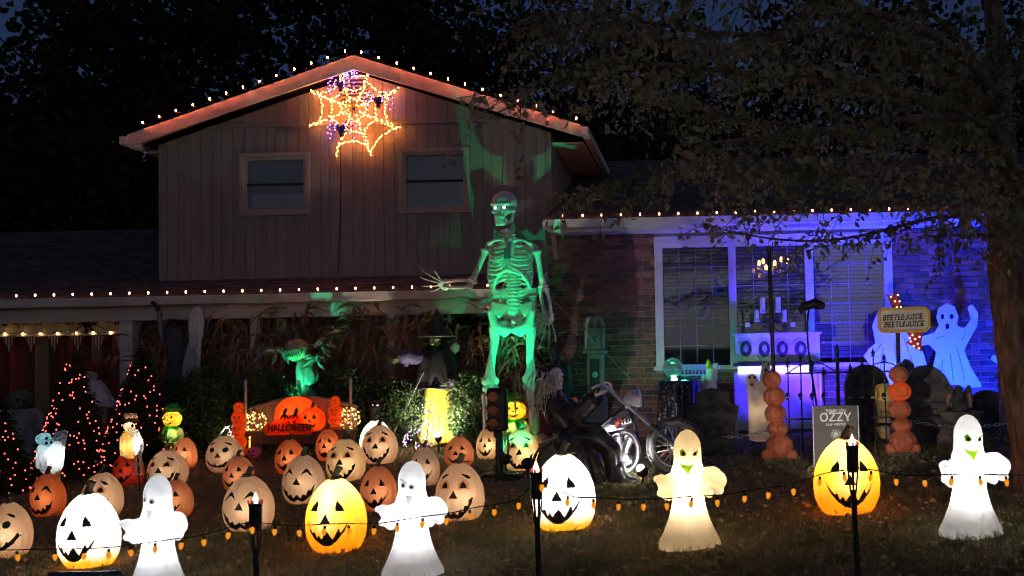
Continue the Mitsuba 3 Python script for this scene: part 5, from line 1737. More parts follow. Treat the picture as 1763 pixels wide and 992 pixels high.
sq_mesh = squash()
sq_ply = mikit.ply(sq_mesh, 'bone', True)


def on_squash(v, off=.03):
    x, z = v[:, 0], v[:, 1]
    r = np.sqrt(np.clip(1 - (z / .8) ** 2, .02, 1)) ** .85
    y = -np.sqrt(np.clip(r * r - x * x, .02, 1))
    return np.stack([x, y - off, z], 1)


SQF = {'smile': (('eye', [(-.5, .1), (-.2, .1), (-.3, .42)]), ('eye', [(.5, .1), (.2, .1), (.3, .42)]), ('nose', [(-.1, -.1), (.1, -.1), (0, .1)]), ('mouth', [(-.55, -.15), (-.3, -.42), (0, -.5), (.3, -.42), (.55, -.15), (.3, -.3), (0, -.36), (-.3, -.3)])),
       'eyes': (('eye', [(-.42, .0), (-.22, .02), (-.24, .2), (-.18, .2), (-.2, .4), (-.36, .26)]), ('eye', [(.08, .02), (.3, .0), (.28, .12), (.34, .26), (.22, .4), (.16, .22)])),
       'dots': (('eye', circle(-.32, .15, .1, .13, 12)), ('eye', circle(.32, .15, .1, .13, 12)), ('nose', circle(0, -.08, .08, .08, 10)), ('mouth', [(-.4, -.25), (0, -.4), (.4, -.25), (0, -.52)]))}
sqf_ply = {k: [(n, mikit.ply(decal(p, on_squash, .15), 'paint_black', True)) for n, p in v] for k, v in SQF.items()}
sq_stem = mikit.ply(tube(curve([(0, 0, .7), (.02, 0, .9), (.12, -.02, 1.08)], 6), [.16, .11, .13], 8), 'stem_green', 35)


def squash_at(key, part, c, rx, rz, bsdf, face=None, turn_=0.0, stem=True, lamp=None, ry=None):
    tw = place(c, turn_, (rx, ry or rx, rz / .8))
    k = put(key + '__' + part, sq_ply, bsdf, tw=tw)
    sub = k if '__' in k else key
    for n, d in (sqf_ply[face] if face else ()):
        put(sub + '__' + n, d, None, tw=tw)
    if stem:
        put(sub + '__stem', sq_stem, None, tw=tw)
    if lamp:
        put(key + '__bulb', ball_ply, 'bone', tw=T().translate([float(v) for v in c]).scale(float(min(rx, rz) * .22)), em=lamp, w=.4)
    return k


def bench():
    Y = 13.0
    A = lambda x, y, d=0.0: at(x, y, Y + d)
    key = thing('bench', 'dark wooden bench with arched pale back behind the orange display', 'bench')
    l, r_ = A(418, 745), A(606, 745)
    top = (A(480, 690)[2])
    put(key + '__seat', bevel((r_[0] - l[0], .42, .05), .01, ((l[0] + r_[0]) / 2, Y + .02, l[2])), 'dark_wood')
    put(key + '__apron', box2((l[0] + .03, Y - .18, l[2] - .14), (r_[0] - .03, Y - .16, l[2] - .026)), 'dark_wood')
    for x in (l[0] + .05, r_[0] - .05):
        for y in (-.15, .18):
            put(key + '__leg', box((.06, .06, l[2] - ground(x, Y)), (x, Y + y, (l[2] - .03 + ground(x, Y)) / 2 - .02)), 'dark_wood')
    n = 14
    for k in range(n):
        x0, x1 = l[0] + (r_[0] - l[0]) * k / n, l[0] + (r_[0] - l[0]) * (k + 1) / n
        hh = top - .12 + .14 * math.sin(PI * (k + .5) / n)
        put(key + '__back_slat', box2((x0 + .004, Y + .2, l[2] + .03), (x1 - .004, Y + .222, hh - .03)), 'back_panel')
    c = [(l[0] + (r_[0] - l[0]) * t, Y + .205, top - .12 + .14 * math.sin(PI * t)) for t in np.linspace(0, 1, 20)]
    put(key + '__back_rail', tube(c, .03, 8), 'back_panel', smooth=True)
    for x in (423, 604):
        p = A(x, 700, .21)
        put(key + '__post', lathe([(0, 0), (.028, 0), (.028, .3), (.02, .32), (.03, .35), (.02, .38), (.02, .5), (.032, .53), (.02, .56), (.026, .6), (.03, .63), (.015, .66), (0, .67)], 14, (p[0], p[1], l[2] + .03)), 'steel', smooth=40)
    # the display on the seat
    d = thing('lit_pumpkin_display', 'glowing orange plastic display of piled pumpkins with holiday greeting lettering', 'plastic display')
    z0 = l[2] + .026
    big = A(510, 717, -.02)
    squash_at(d, 'large_pumpkin', big, 37 / F * Y, 34 / F * Y, 'lit_orange', 'eyes', 0, False, (26, 15, 6), ry=.17)
    for nm, x, y, w, h, fc, lp in (('left_pumpkin', 485, 733, 20, 12, None, (40, 22, 8)), ('right_pumpkin', 538, 723, 22, 21, 'smile', (14, 8, 3)), ('middle_pumpkin', 507, 729, 14, 14, 'dots', (16, 9, 3.5))):
        squash_at(d, nm.split('_')[0] + '_pumpkin', A(x, y, -.16), w / F * Y, h / F * Y, 'lit_orange' if w != 20 else 'lit_orange_light', fc, 0, nm != 'middle_pumpkin', lp, ry=.1)
    word = lettering('HALLOWEEN', .085, .012, slant=.12)
    sx = (536 - 463) / F * Y / (word.vertices[:, 0].max() - word.vertices[:, 0].min())
    word.apply_scale([sx, 1, 1])
    o = A(499, 742, -.285)
    put(d + '__lettering', move(word, o), 'paint_black')
    w2 = lettering('HAPPY', .05, .012, slant=.2)
    put(d + '__lettering', move(w2, A(500, 721, -.275)), 'paint_black')
    put(d + '__base', bevel(((540 - 460) / F * Y, .2, .14), .03, A(499, 739, -.18)), 'lit_orange')
    # wire globes with clear lights
    for x, y, R, lab in ((437, 725, 19, 'pumpkin shaped wire globe full of warm lights at the left end of the bench'), (601, 720, 19, 'pumpkin shaped wire globe full of warm lights at the right end of the bench')):
        g = thing('wire_globe', lab, 'lighted globe')
        c, R_ = A(x, y, -.02), R / F * Y
        ws, ls = [], []
        rr = np.random.default_rng(x)
        for k in range(9):
            a = k * PI / 9
            t = np.linspace(0, 2 * PI, 28, endpoint=False)
            ws.append(tube(np.stack([c[0] + R_ * np.sin(t) * math.cos(a), c[1] + R_ * np.sin(t) * math.sin(a), c[2] + R_ * .92 * np.cos(t)], 1), .003, 4, closed=True))
        for k in range(62):
            q = rr.normal(size=3)
            q /= np.linalg.norm(q)
            ls.append(ball(c + q * R_ * [1, 1, .92], .0085, sub=1))
        put(g + '__wire_frame', cat(ws), 'wire_gold', kind='stuff')
        put(g + '__mini_lights', cat(ls), 'bulb_dark', em=(6, 3.2, .9), w=.5, kind='stuff')
        put(g + '__stem', rod(c + [0, 0, R_ * .9], c + [.01, 0, R_ * 1.12], .02), 'leaf_green')
    # stacks of little pumpkins beside the bench
    for x, ys, Yd, lab in ((411, [(702, 8.5, 9), (720, 12, 12), (741, 11, 12), (762, 13, 13), (778, 15, 8)], -.25, 'glowing stack of orange pumpkins standing left of the bench'), (577, [(691, 8, 9), (708, 12, 10), (725, 11, 11), (743, 10, 9)], -.1, 'glowing stack of orange pumpkins at the right end of the bench')):
        s = thing('lit_pumpkin_stack', lab, 'plastic pumpkin stack')
        for j, (y, w, h) in enumerate(ys):
            squash_at(s, 'pumpkin', A(x, y, Yd), w / F * Y, h / F * Y, 'lit_orange', 'dots' if j < 3 else None, 8, j == 0, (9, 4.5, 1.6))
    p = thing('violet_pumpkin', 'small violet pink jack o lantern glowing on the grass by the bench leg', 'plastic pumpkin')
    squash_at(p, 'shell', A(437, 779, -.4), 11 / F * Y, 9.5 / F * Y, 'lit_violet', 'smile', 0, True, (2.5, .9, 1.3))
    c = thing('small_candle', 'small lit yellow candle under the left end of the bench', 'candle')
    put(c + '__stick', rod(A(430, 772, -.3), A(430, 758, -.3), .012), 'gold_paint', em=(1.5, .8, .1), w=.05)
    put(c + '__flame', ball(A(430, 754, -.3), .012, (1, 1, 1.8), 1), 'bulb_dark', em=(4, 2, .5), w=.05)


mat('back_panel', (0.30, 0.22, 0.17), 0.7)
bench()
mat('soft_white', (0.8, 0.78, 0.72), .5)


def black_cat():
    Y = 13.4
    A = lambda x, y, d=0.0: at(x, y, Y + d)
    key = thing('black_cat', 'black cat figure with shining eyes sitting behind the pale worried pumpkin', 'cat figure')
    put(key + '__body', organic([hull([(A(650, 745), (.15, .14, .12)), (A(648, 718), (.10, .1, .09))]), hull([(A(648, 718), .09), (A(646, 700), (.105, .085, .085))]), hull([(A(640, 694), .03), (A(637, 686), .01)]), hull([(A(652, 694), .03), (A(655, 686), .01)]), hull([(A(642, 735, -.09), .03), (A(642, 752, -.12), .035)]), hull([(A(655, 735, -.09), .03), (A(655, 752, -.12), .035)])], .02, 5), 'black', smooth=True)
    put(key + '__tail', tube(curve([A(660, 745), A(670, 730), A(667, 712), A(672, 702)], 14), np.linspace(.028, .014, 14), 8), 'black', smooth=True)
    for s in (642, 650):
        put(key + '__eye', ball(A(s, 698, -.075), .014, (1, .5, .8), 1), 'bulb_dark', em=(1.4, 1.2, 1.2), w=.02)
    put(key + '__mouth', ball(A(646, 704, -.078), .012, (1.6, .5, .6), 1), 'bone')


black_cat()


def wire_cat():
    """seated animal of bent wire with violet white mini lights"""
    Y = 12.9
    A = lambda x, y, d=0.0: at(x, y, Y + d)
    key = thing('lighted_wire_animal', 'seated wire animal outlined with violet and white mini lights before the yellow skirt', 'lighted decoration')
    loops = [[(728, 694), (738, 691), (744, 698), (742, 707), (732, 708), (727, 702)], [(733, 708), (744, 712), (745, 730), (746, 752), (742, 768), (735, 768), (736, 745), (728, 735), (727, 718)], [(727, 735), (715, 745), (700, 752), (704, 742), (714, 738)], [(727, 740), (718, 755), (716, 768), (722, 768), (733, 748)], [(700, 752), (697, 762), (701, 768)]]
    ws, ls = [], []
    rr = np.random.default_rng(4)
    for lp in loops:
        c = curve([A(x, y, .06 * rr.normal()) for x, y in lp], 40)
        ws.append(tube(c, .005, 4))
        for k in range(0, 40, 2):
            ls.append(ball(c[k] + rr.normal(size=3) * .015, .0075, sub=1))
    for k in range(40):
        ls.append(ball(A(736 + 7 * rr.normal(), 740 + 14 * rr.normal(), .05 * rr.normal()), .0075, sub=1))
    put(key + '__wire_frame', cat(ws), 'wire', kind='stuff')
    put(key + '__mini_lights', cat(ls), 'bulb_dark', em=(2.6, 1.7, 2.8), w=.3, kind='stuff')


wire_cat()


def mask(key, c, h, skin, rz=0, brow=True, hooked=True):
    """a carved face: head, brow, hooked nose, chin, set-in eyes"""
    a = math.radians(rz)
    L = lambda x, y, z: np.asarray(c) + np.array([x * math.cos(a) - y * math.sin(a), x * math.sin(a) + y * math.cos(a), z]) * h
    u = [hull([(L(0, .05, .12), (.36 * h, .4 * h, .36 * h)), (L(0, -.08, -.3), (.2 * h, .2 * h, .16 * h))]), hull([(L(-.2, -.32, .14), .07 * h), (L(.2, -.32, .14), .07 * h)]),
         hull([(L(0, -.36, .1), .06 * h), (L(0, -.55, -.1), .065 * h)]), hull([(L(0, -.25, -.42), .09 * h), (L(0, -.1, -.3), .16 * h)]), hull([(L(-.22, -.26, -.08), .09 * h), (L(-.1, -.3, -.2), .06 * h)]), hull([(L(.22, -.26, -.08), .09 * h), (L(.1, -.3, -.2), .06 * h)])]
    k = put(key + '__face', organic(u, .05 * h + .004, 5), skin, smooth=True)
    for s in (-1, 1):
        put(key + '__eye', ball(L(s * .14, -.36, .03), .07 * h, (1, .6, .7), 1), 'eye_yellow', smooth=True)
    put(key + '__mouth', ball(L(0, -.36, -.25), .12 * h, (1, .4, .35), 1), 'dark_gap')
    return L


mat('eye_yellow', (0.75, 0.70, 0.35), 0.3)


def witch():
    Y = 13.75
    A = lambda x, y, d=0.0: at(x, y, Y + d)
    key = thing('witch_figure', 'witch figure in black shawl and long yellow skirt reaching out an arm', 'witch figure')
    c = A(752, 589)
    mask(key, c, .26, 'green_skin', -8)
    put(key + '__hat', cat([lathe([(.26, -.015), (.27, 0), (.12, .02), (.1, .1), (.06, .25), (.02, .36), (0, .38)], 26, c + [0, .02, .08])]), 'black_cloth', smooth=40)
    rr = np.random.default_rng(9)
    hair = []
    for k in range(110):
        a = rr.random() * 2 * PI
        o = c + [.1 * math.cos(a), .03 + .09 * math.sin(a), .08]
        hair.append(tube(curve([o, o + [.06 * math.cos(a), -.04, -.25], o + [.12 * rr.normal() * .6 + .05 * math.cos(a), -.06, -.45 - .3 * rr.random()]], 7), np.linspace(.006, .003, 7), 4))
    put(key + '__hair', cat(hair), 'black_cloth', kind='stuff')
    put(key + '__shawl', cloth([(A(752, 604), .12, .12), (A(752, 612), .24, .2), (A(755, 640), .30, .26), (A(755, 664), .34, .3)], 20, .14, 9, 6), 'black_cloth', smooth=True)
    put(key + '__underskirt', cloth([(A(752, 655), .2, .2), (A(752, 664), .3, .28), (A(750, 668), .36, .32)], 8, .12, 9, 3), 'purple_cloth', smooth=True)
    g = stand(757, Y)
    put(key + '__skirt', cloth([(A(755, 660), .17, .17), (A(756, 690), .21, .2), (A(757, 730), .25, .24), (np.array([g[0], Y, g[2] + .02]), .29, .28)], 40, .22, 11, 2), 'yellow_cloth', smooth=True)
    put(key + '__sleeve', organic(limb([A(735, 616), A(712, 617, -.2), A(696, 614, -.3)], [.1, .085, .1]) + [hull([(A(696, 614, -.3), .08), (A(700, 628, -.3), .03)])], .025, 6), 'purple_cloth', smooth=True)
    skeleton_hand(key, A(694, 615, -.32), (-.8, -.3, -.5), (0, -1, .3), .2, .7, .3, 'green_skin')
    put(key + '__sleeve', organic(limb([A(772, 616), A(783, 640, -.05), A(778, 656, -.2)], [.1, .085, .08]), .025, 6), 'black_cloth', smooth=True)
    skeleton_hand(key, A(776, 658, -.22), (-.6, -.6, -.4), (0, -1, .3), .18, .5, .4, 'green_skin')
    single('small_skull_lantern', 'small pale skull hanging on the porch post right of the witch', 'skull', skull_ply['bone'][0], None, tw=place(A(783, 615, .1), 0, .2))


witch()


def pumpkin_king():
    Y = 13.9
    A = lambda x, y, d=0.0: at(x, y, Y + d)
    key = thing('pumpkin_scarecrow', 'pumpkin headed scarecrow with jagged teeth lit green among the corn', 'scarecrow')
    c, R = A(511, 603), 21 / F * Y
    tw = place(c, -8, (R, R * .95, R / .8 * .92), ry=-6)
    put(key + '__head', sq_ply, 'scare_orange', tw=tw)
    d = mikit.ply(decal([(-.86, -.02), (-.7, -.42), (-.4, -.62), (0, -.68), (.4, -.62), (.7, -.42), (.86, -.02), (.6, -.02), (.3, .02), (0, .0), (-.3, .02), (-.6, -.02)], lambda v: on_squash(v, .035), .1), 'dark_gap', True)
    put(key + '__head__mouth', d, None, tw=tw)
    for x0 in np.linspace(-.68, .68, 9):
        for up in (0, 1):
            z0 = -.02 if up else -.66 + .45 * abs(x0) ** 2
            t = [(x0 - .075, z0), (x0 + .075, z0), (x0 + .01, z0 + (-.3 if up else .34))]
            put(key + '__head__tooth', decal(t, lambda v: on_squash(v, .07), .08), 'scare_orange', tw=tw)
    put(key + '__head__stem', tube(curve([A(511, 586), A(509, 574), A(505, 565), A(500, 563)], 12), np.linspace(.05, .014, 12), 8), 'stem_green', smooth=True)
    put(key + '__body', cloth([(A(522, 616), .06, .06), (A(524, 628), .11, .1), (A(528, 645), .15, .12), (A(526, 662), .11, .1)], 16, .16, 7, 5), 'rag', smooth=True)
    put(key + '__body', cloth([(A(524, 655), .09, .09), (A(523, 672), .13, .1), (A(532, 690), .2, .14), (A(534, 706), .22, .16)], 16, .18, 6, 7), 'rag', smooth=True)
    g = stand(526, Y)
    put(key + '__pole', rod(g, A(520, 610), .03), 'dark_wood')
    for pts in ([A(520, 620), A(500, 612, -.1), A(487, 596, -.1)], [A(528, 620), A(545, 614, -.05), A(557, 590, -.1)]):
        put(key + '__arm', tube(curve(pts, 12), np.linspace(.04, .02, 12), 8), 'dark_wood', smooth=True)
    for i, (a, b) in enumerate((((545, 622), (562, 583)), ((490, 600), (476, 600)))):
        r = np.random.default_rng(i)
        m = leaf_mesh(16, np.linspace(A(*a, -.1), A(*b, -.1), 16) + r.normal(size=(16, 3)) * .03, .2 + .1 * r.random(16), -.4 + .3 * r.normal(size=16), r, .35)
        put(key + '__rag_strips', m, 'rag_thin', kind='stuff')


mat('scare_orange', mottled((0.30, 0.22, 0.12), (0.48, 0.36, 0.2), 12), .6)
mat('rag', mottled((0.14, 0.14, 0.12), (0.34, 0.33, 0.28), 16, 16, 3), .9)
thin('rag_thin', (0.3, 0.3, 0.24), .6, .8)
pumpkin_king()


# ------------------------------------------------------------------ the left: lit plastic figures and what hangs on the porch
thin('teal_lit', (0.45, 0.72, 0.72), 1.0, .4)
thin('ochre_lit', mottled((0.86, 0.60, 0.20), (0.80, 0.70, 0.40), 7), 1.0, .4)
thin('hat_lit', (0.52, 0.36, 0.24), 1.0, .4)
thin('sheer', (0.66, 0.72, 0.78), 1.0, .6)


def couple():
    Y = 10.9
    A = lambda x, y, d=0.0: at(x, y, Y + d)
    key = thing('lit_skull_couple', 'glowing white plastic pair, skull headed figure leaning on a veiled one, on a yellowish stand', 'plastic figure')
    h = 24 / F * Y
    put(key + '__skull', organic([hull([(A(76, 756), (h * .55, h * .55, h * .45)), (A(84, 759, -.02), (h * .45, h * .4, h * .3))]), hull([(A(82, 763, -.03), (h * .38, h * .35, h * .2)), (A(86, 765, -.03), (h * .25, h * .25, h * .2))])], .02, 6), 'teal_lit', smooth=True)
    for x, y in ((80, 755), (90, 750), (80, 763), (88, 762)):
        put(key + '__eye_socket', ball(A(x, y, -.085), .016, (1, .8, 1.1), 1), 'paint_black', smooth=True)
    put(key + '__robe', organic(limb([A(78, 772), A(77, 788), A(82, 806)], [.075, .085, .07]) + [hull([(A(70, 775), .04), (A(70, 800), .05)])], .022, 6), 'ghost_white', smooth=True)
    put(key + '__veiled_figure', organic(limb([A(101, 755), A(98, 775), A(95, 800), A(90, 812)], [.05, .075, .08, .07]) + [hull([(A(92, 775, -.05), .05), (A(84, 782, -.07), .035)])], .022, 6), 'ghost_white', smooth=True)
    v = []
    r = np.random.default_rng(1)
    for k in range(7):
        o = A(100 + 2 * r.normal(), 750 + 5 * k / 3, -.03 + .02 * k)
        v.append(leaf_mesh(1, o[None], np.array([.16]), np.array([.4]), r, .5))
    put(key + '__veil', organic([hull([(A(100, 757), (.06, .06, .05)), (A(112, 746), (.025, .04, .035)), (A(98, 746), (.03, .03, .02))]), hull([(A(112, 746), .02), (A(110, 765), .02), (A(102, 760), .04)])], .02, 4), 'sheer', smooth=True)
    for s in (86, 98):
        put(key + '__leg', rod(A(s, 808), np.r_[stand(s, Y)[:2], stand(s, Y)[2] - .02], .035, 10), 'ochre_lit', smooth=40)
    put(key + '__bulb', ball_ply, 'bone', tw=T().translate(A(98, 785, .0).tolist()).scale(.04), em=(10, 11, 11.5), w=.6)
    put(key + '__bulb', ball_ply, 'bone', tw=T().translate(A(78, 782, .0).tolist()).scale(.02), em=(10, 11, 12), w=.3)
    put(key + '__bulb', ball_ply, 'bone', tw=T().translate(A(79, 758, .02).tolist()).scale(.022), em=(9, 11, 12), w=.2)


couple()


def hat_figure():
    Y = 11.4
    A = lambda x, y, d=0.0: at(x, y, Y + d)
    key = thing('lit_hat_figure', 'lit plastic skeleton figure in brown hat and ochre coat behind the red pumpkin', 'plastic figure')
    put(key + '__hat', lathe([(.0, 0), (.085, 0), (.088, .012), (.06, .016), (.058, .05), (.066, .085), (.06, .092), (0, .095)], 24, A(225, 726)), 'hat_lit', smooth=40)
    put(key + '__hat__band', lathe([(.0595, .018), (.062, .018), (.063, .036), (.0605, .036)], 24, A(225, 726)), 'paint_brown')
    put(key + '__head', organic([hull([(A(222, 734), (.06, .06, .045)), (A(226, 742, -.02), (.045, .045, .035))])], .015, 4), 'ghost_cream', smooth=True)
    for x, y in ((228, 733),):
        put(key + '__eye_socket', ball(A(x, y, -.07), .02, (.8, .6, 1.2), 1), 'paint_black')
    put(key + '__coat', organic(limb([A(222, 748), A(221, 765), A(225, 782)], [.065, .085, .06]) + [hull([(A(213, 755), .04), (A(213, 780), .04), (A(222, 785), .03)])], .02, 6), 'ochre_lit', smooth=True)
    put(key + '__chest', organic(limb([A(234, 745, -.03), A(238, 762, -.03), A(236, 778, -.03)], [.035, .05, .035]) + limb([A(240, 755, -.04), A(245, 770, -.08), A(240, 785, -.08)], [.022, .02, .018]), .016, 4), 'ghost_white', smooth=True)
    g = stand(240, Y)
    for s, x in ((-1, 234), (1, 243)):
        put(key + '__leg_bone', bone(A(x - 2, 778), A(x, 800), .02, 1.6), 'ghost_cream', smooth=True)
        put(key + '__leg_bone', bone(A(x, 800), A(x + 1, 818), .018, 1.6), 'ghost_cream', smooth=True)
    put(key + '__stake', rod(A(238, 790, .05), g - [0, 0, .05], .008), 'black')
    put(key + '__bulb', ball_ply, 'bone', tw=T().translate(A(238, 764, -.03).tolist()).scale(.018), em=(36, 35, 29), w=.4)
    put(key + '__bulb', ball_ply, 'bone', tw=T().translate((A(225, 726) + [0, 0, .05]).tolist()).scale(.012), em=(20, 16, 11), w=.2)
    put(key + '__bulb', ball_ply, 'bone', tw=T().translate(A(221, 768, 0).tolist()).scale(.022), em=(34, 30, 22), w=.3)
    put(key + '__bulb', ball_ply, 'bone', tw=T().translate(A(224, 733, 0).tolist()).scale(.014), em=(26, 24, 18), w=.2)


hat_figure()


def side_show():
    """striped hanging, cream board, pennants and bulbs at the left end of the porch"""
    Y = 14.75
    A = lambda x, y, d=0.0: at(x, y, Y + d)
    b = thing('cream_board_panel', 'cream board panel under the porch beam at far left, hung with paper flags', 'board panel')
    z0, z1 = A(100, 575)[2], zb + .02
    xa, xb = at(-60, 550, Y)[0], A(211, 550)[0]
    n = 17
    for k in range(n):
        p0, p1 = xa + (xb - xa) * k / n, xa + (xb - xa) * (k + 1) / n
        put(b + '__board', box2((p0 + .003, Y + .06, z0), (p1 - .003, Y + .08 + .002 * (k % 2), z1)), 'cream')
    put(b + '__rail', box2((xa, Y + .0, z0 - .03), (xb, Y + .055, z0 + .025)), 'cream')
    pts = [A(x, 572 - .012 * x, -.02) for x in (-28, 8, 39, 69, 99, 130, 160, 190)]
    string_light('board_string_lights', 'warm bulbs along the lower rail of the cream board', pts, (11, 6.5, 2.6), .2, down=True)

    def stripes(poly, key, w=.022):
        x0, _, x1, _ = poly.bounds
        k, x = 0, x0
        while x < x1:
            part = poly.intersection(rect(x, -9, min(x + w, x1), 9))
            for gg in getattr(part, 'geoms', [part]):
                m = extrude(gg, .003) if gg.geom_type == 'Polygon' else None
                if m is not None:
                    put(key + '__stripe', move(m, (0, Y - .02, 0)), 'red_cloth' if k % 2 else 'stripe_white')
            x += w
            k += 1
    g = 'striped pennants under the cream board'
    for i, x in enumerate((17, 55, 95, 135, 171, 206)):
        c = A(x, 579)
        hw = (11 if i < 5 else 7) / F * Y
        key = thing('pennant', 'red and white striped pennant pointing down below the rail at far left', 'pennant', g)
        stripes(Polygon([(c[0] - hw, c[2]), (c[0] + hw, c[2]), (c[0], c[2] - 27 / F * Y)]), key)
    for x in (38, 120, 160, 204):
        key = thing('striped_flag', 'red and white striped square flag hanging on the cream board', 'flag', 'striped flags on the cream board')
        c = A(x, 534)
        hw = 8 / F * Y
        stripes(rect(c[0] - hw, c[2] - 26 / F * Y, c[0] + hw, c[2]), key)
    for x, y, s, lab in ((10, 545, 1.1, 'big dark spider on the cream board at the left edge'), (82, 543, .9, 'dark spider in the middle of the cream board'), (150, 560, 1.0, 'dark spider straddling the rail at the right of the cream board')):
        c = A(x, y, -.02)
        key = thing('toy_spider', lab, 'spider', 'dark spiders on the cream board')
        put(key + '__body', cat([ball(c, .06 * s, (1, .7, 1.3), 1), ball(c + [0, -.02, -.1 * s], .035 * s, sub=1)]), 'black', smooth=True)
        for k in range(8):
            a = (k % 4 - 1.5) * .5 + (PI if k > 3 else 0)
            e = c + np.array([math.cos(a) * .26, -.0, math.sin(a) * .24]) * s
            put(key + '__leg', tube(curve([c, (c + e) / 2 + [0, -.06 * s, .04 * s], e], 8), np.linspace(.012, .005, 8) * s, 5), 'black')
    # curtain in broad stripes, each strip a fold of its own
    cu = thing('striped_curtain', 'dark red and tan striped curtain closing the left bay of the porch', 'curtain')
    x, k = xa, 0
    zb0 = float(ground(xa, Y)) - .2
    r = np.random.default_rng(6)
    while x < xb:
        w = .17 + .05 * r.random()
        t = np.linspace(0, 1, 9)
        yy = Y + .12 + .05 * np.sin(t * PI * 2 + k)
        v = np.vstack([np.stack([x + w * t, yy, np.full(9, z)], 1) for z in (zb0, z0 - .03)])
        f = [[i, i + 1, i + 10] for i in range(8)] + [[i, i + 10, i + 9] for i in range(8)]
        put(cu + '__strip', trimesh.Trimesh(v, f, process=False), ('dark_red_cloth', 'tan_cloth', 'dark_red_cloth', 'red_cloth')[k % 4], smooth=True)
        x += w + .003
        k += 1
    # hanging shrouded figure on the right of it
    Y2 = 14.15
    B = lambda x, y, d=0.0: at(x, y, Y2 + d)
    s = thing('hanging_shroud', 'tattered pale shroud figure hanging from the porch beam with long trailing cloth', 'shroud')
    put(s + '__head', cloth([(B(340, 528), .04, .04), (B(339, 540), .085, .08), (B(338, 560), .10, .08), (B(337, 590), .06, .05), (B(336, 612), .02, .02)], 26, .5, 7, 1), 'white_cloth', smooth=True)
    put(s + '__trailing_cloth', cloth([(B(336, 570), .05, .04), (B(330, 610), .09, .05), (B(326, 660), .12, .06), (B(322, 705), .05, .04), (B(321, 718), .02, .02)], 30, .5, 6, 2), 'grey_cloth', smooth=True)
    put(s + '__trailing_cloth', cloth([(B(300, 565), .1, .06), (B(303, 610), .13, .07), (B(304, 660), .1, .06), (B(312, 705), .1, .05)], 26, .22, 7, 3), 'dark_denim', smooth=True)
    put(s + '__trailing_cloth', cloth([(B(343, 590), .03, .02), (B(343, 620), .02, .02), (B(342, 650), .012, .012)], 12, .2, 4, 4), 'white_cloth', smooth=True)
    put(s + '__arm', tube(curve([B(262, 520), B(272, 532), B(276, 545)], 10), [.03] * 10, 8), 'black_cloth', smooth=True)
    put(s + '__arm', tube(curve([B(274, 536), B(276, 565), B(280, 590)], 10), np.linspace(.04, .015, 10), 8), 'grey_cloth', smooth=True)
    # dim figures before the curtain
    Y3 = 13.9
    C = lambda x, y, d=0.0: at(x, y, Y3 + d)
    d = thing('ruffled_doll', 'dim doll with dark red hair and pale ruffled dress between two cone trees', 'doll figure')
    put(d + '__face', ball(C(160, 642), .11, (.9, .9, 1.1)), 'cream_dim', smooth=True)
    put(d + '__hair', organic([hull([(C(160, 632), (.15, .12, .09)), (C(170, 645, .05), (.07, .08, .1))])], .03, 4), 'dark_red_cloth', smooth=True)
    put(d + '__dress', cloth([(C(164, 655), .07, .07), (C(168, 672), .14, .12), (C(174, 690), .17, .15), (C(178, 700), .2, .16)], 18, .2, 9, 5), 'white_cloth', smooth=True)
    g0 = stand(174, Y3)
    for s_ in (-.06, .06):
        put(d + '__leg', rod(C(174, 698) + [s_, 0, 0], g0 + [s_, 0, 0], .04), 'cream_dim')
    e = thing('cloaked_figure', 'shadowy cloaked figure with round greenish head before the curtain at far left', 'cloaked figure')
    put(e + '__head', organic([hull([(C(36, 687), (.17, .15, .13)), (C(36, 694, -.02), (.14, .14, .12))]), hull([(C(36, 692, -.14), .03), (C(36, 697, -.18), .03)]), hull([(C(22, 688), .04), (C(18, 684), .02)]), hull([(C(50, 688), .04), (C(54, 684), .02)])], .025, 5), 'dim_green', smooth=True)
    for x in (30, 42):
        put(e + '__eye', ball(C(x, 689, -.15), .022, sub=1), 'dark_gap')
    g0 = stand(40, Y3)
    put(e + '__cloak', cloth([(C(36, 704), .16, .14), (C(38, 716), .3, .2), (C(42, 750), .36, .24), (np.array([g0[0], Y3, g0[2] + .02]), .42, .28)], 26, .14, 8, 8), 'grey_cloth', smooth=True)


mat('stripe_white', (0.6, 0.5, 0.38), .9)
mat('grey_cloth', mottled((0.20, 0.20, 0.20), (0.38, 0.38, 0.37), 8, 8, 2), .95)
mat('dark_denim', (0.06, 0.07, 0.085), .9)
mat('dim_green', (0.10, 0.13, 0.09), .7)
side_show()
# front edge: dark housing of a flood lamp at the bottom left
q = gnd(140, 1019)
fl = thing('floor_lamp_box', 'dark blue box lamp lying on the lawn at the bottom left edge', 'flood lamp')
put(fl + '__box', bevel((.62, .16, .10), .015, (q[0], q[1] - .06, q[2] + .05)), 'blue_plastic')
put(fl + '__bracket', box((.5, .02, .03), (q[0], q[1] + .04, q[2] + .115)), 'blue_plastic')
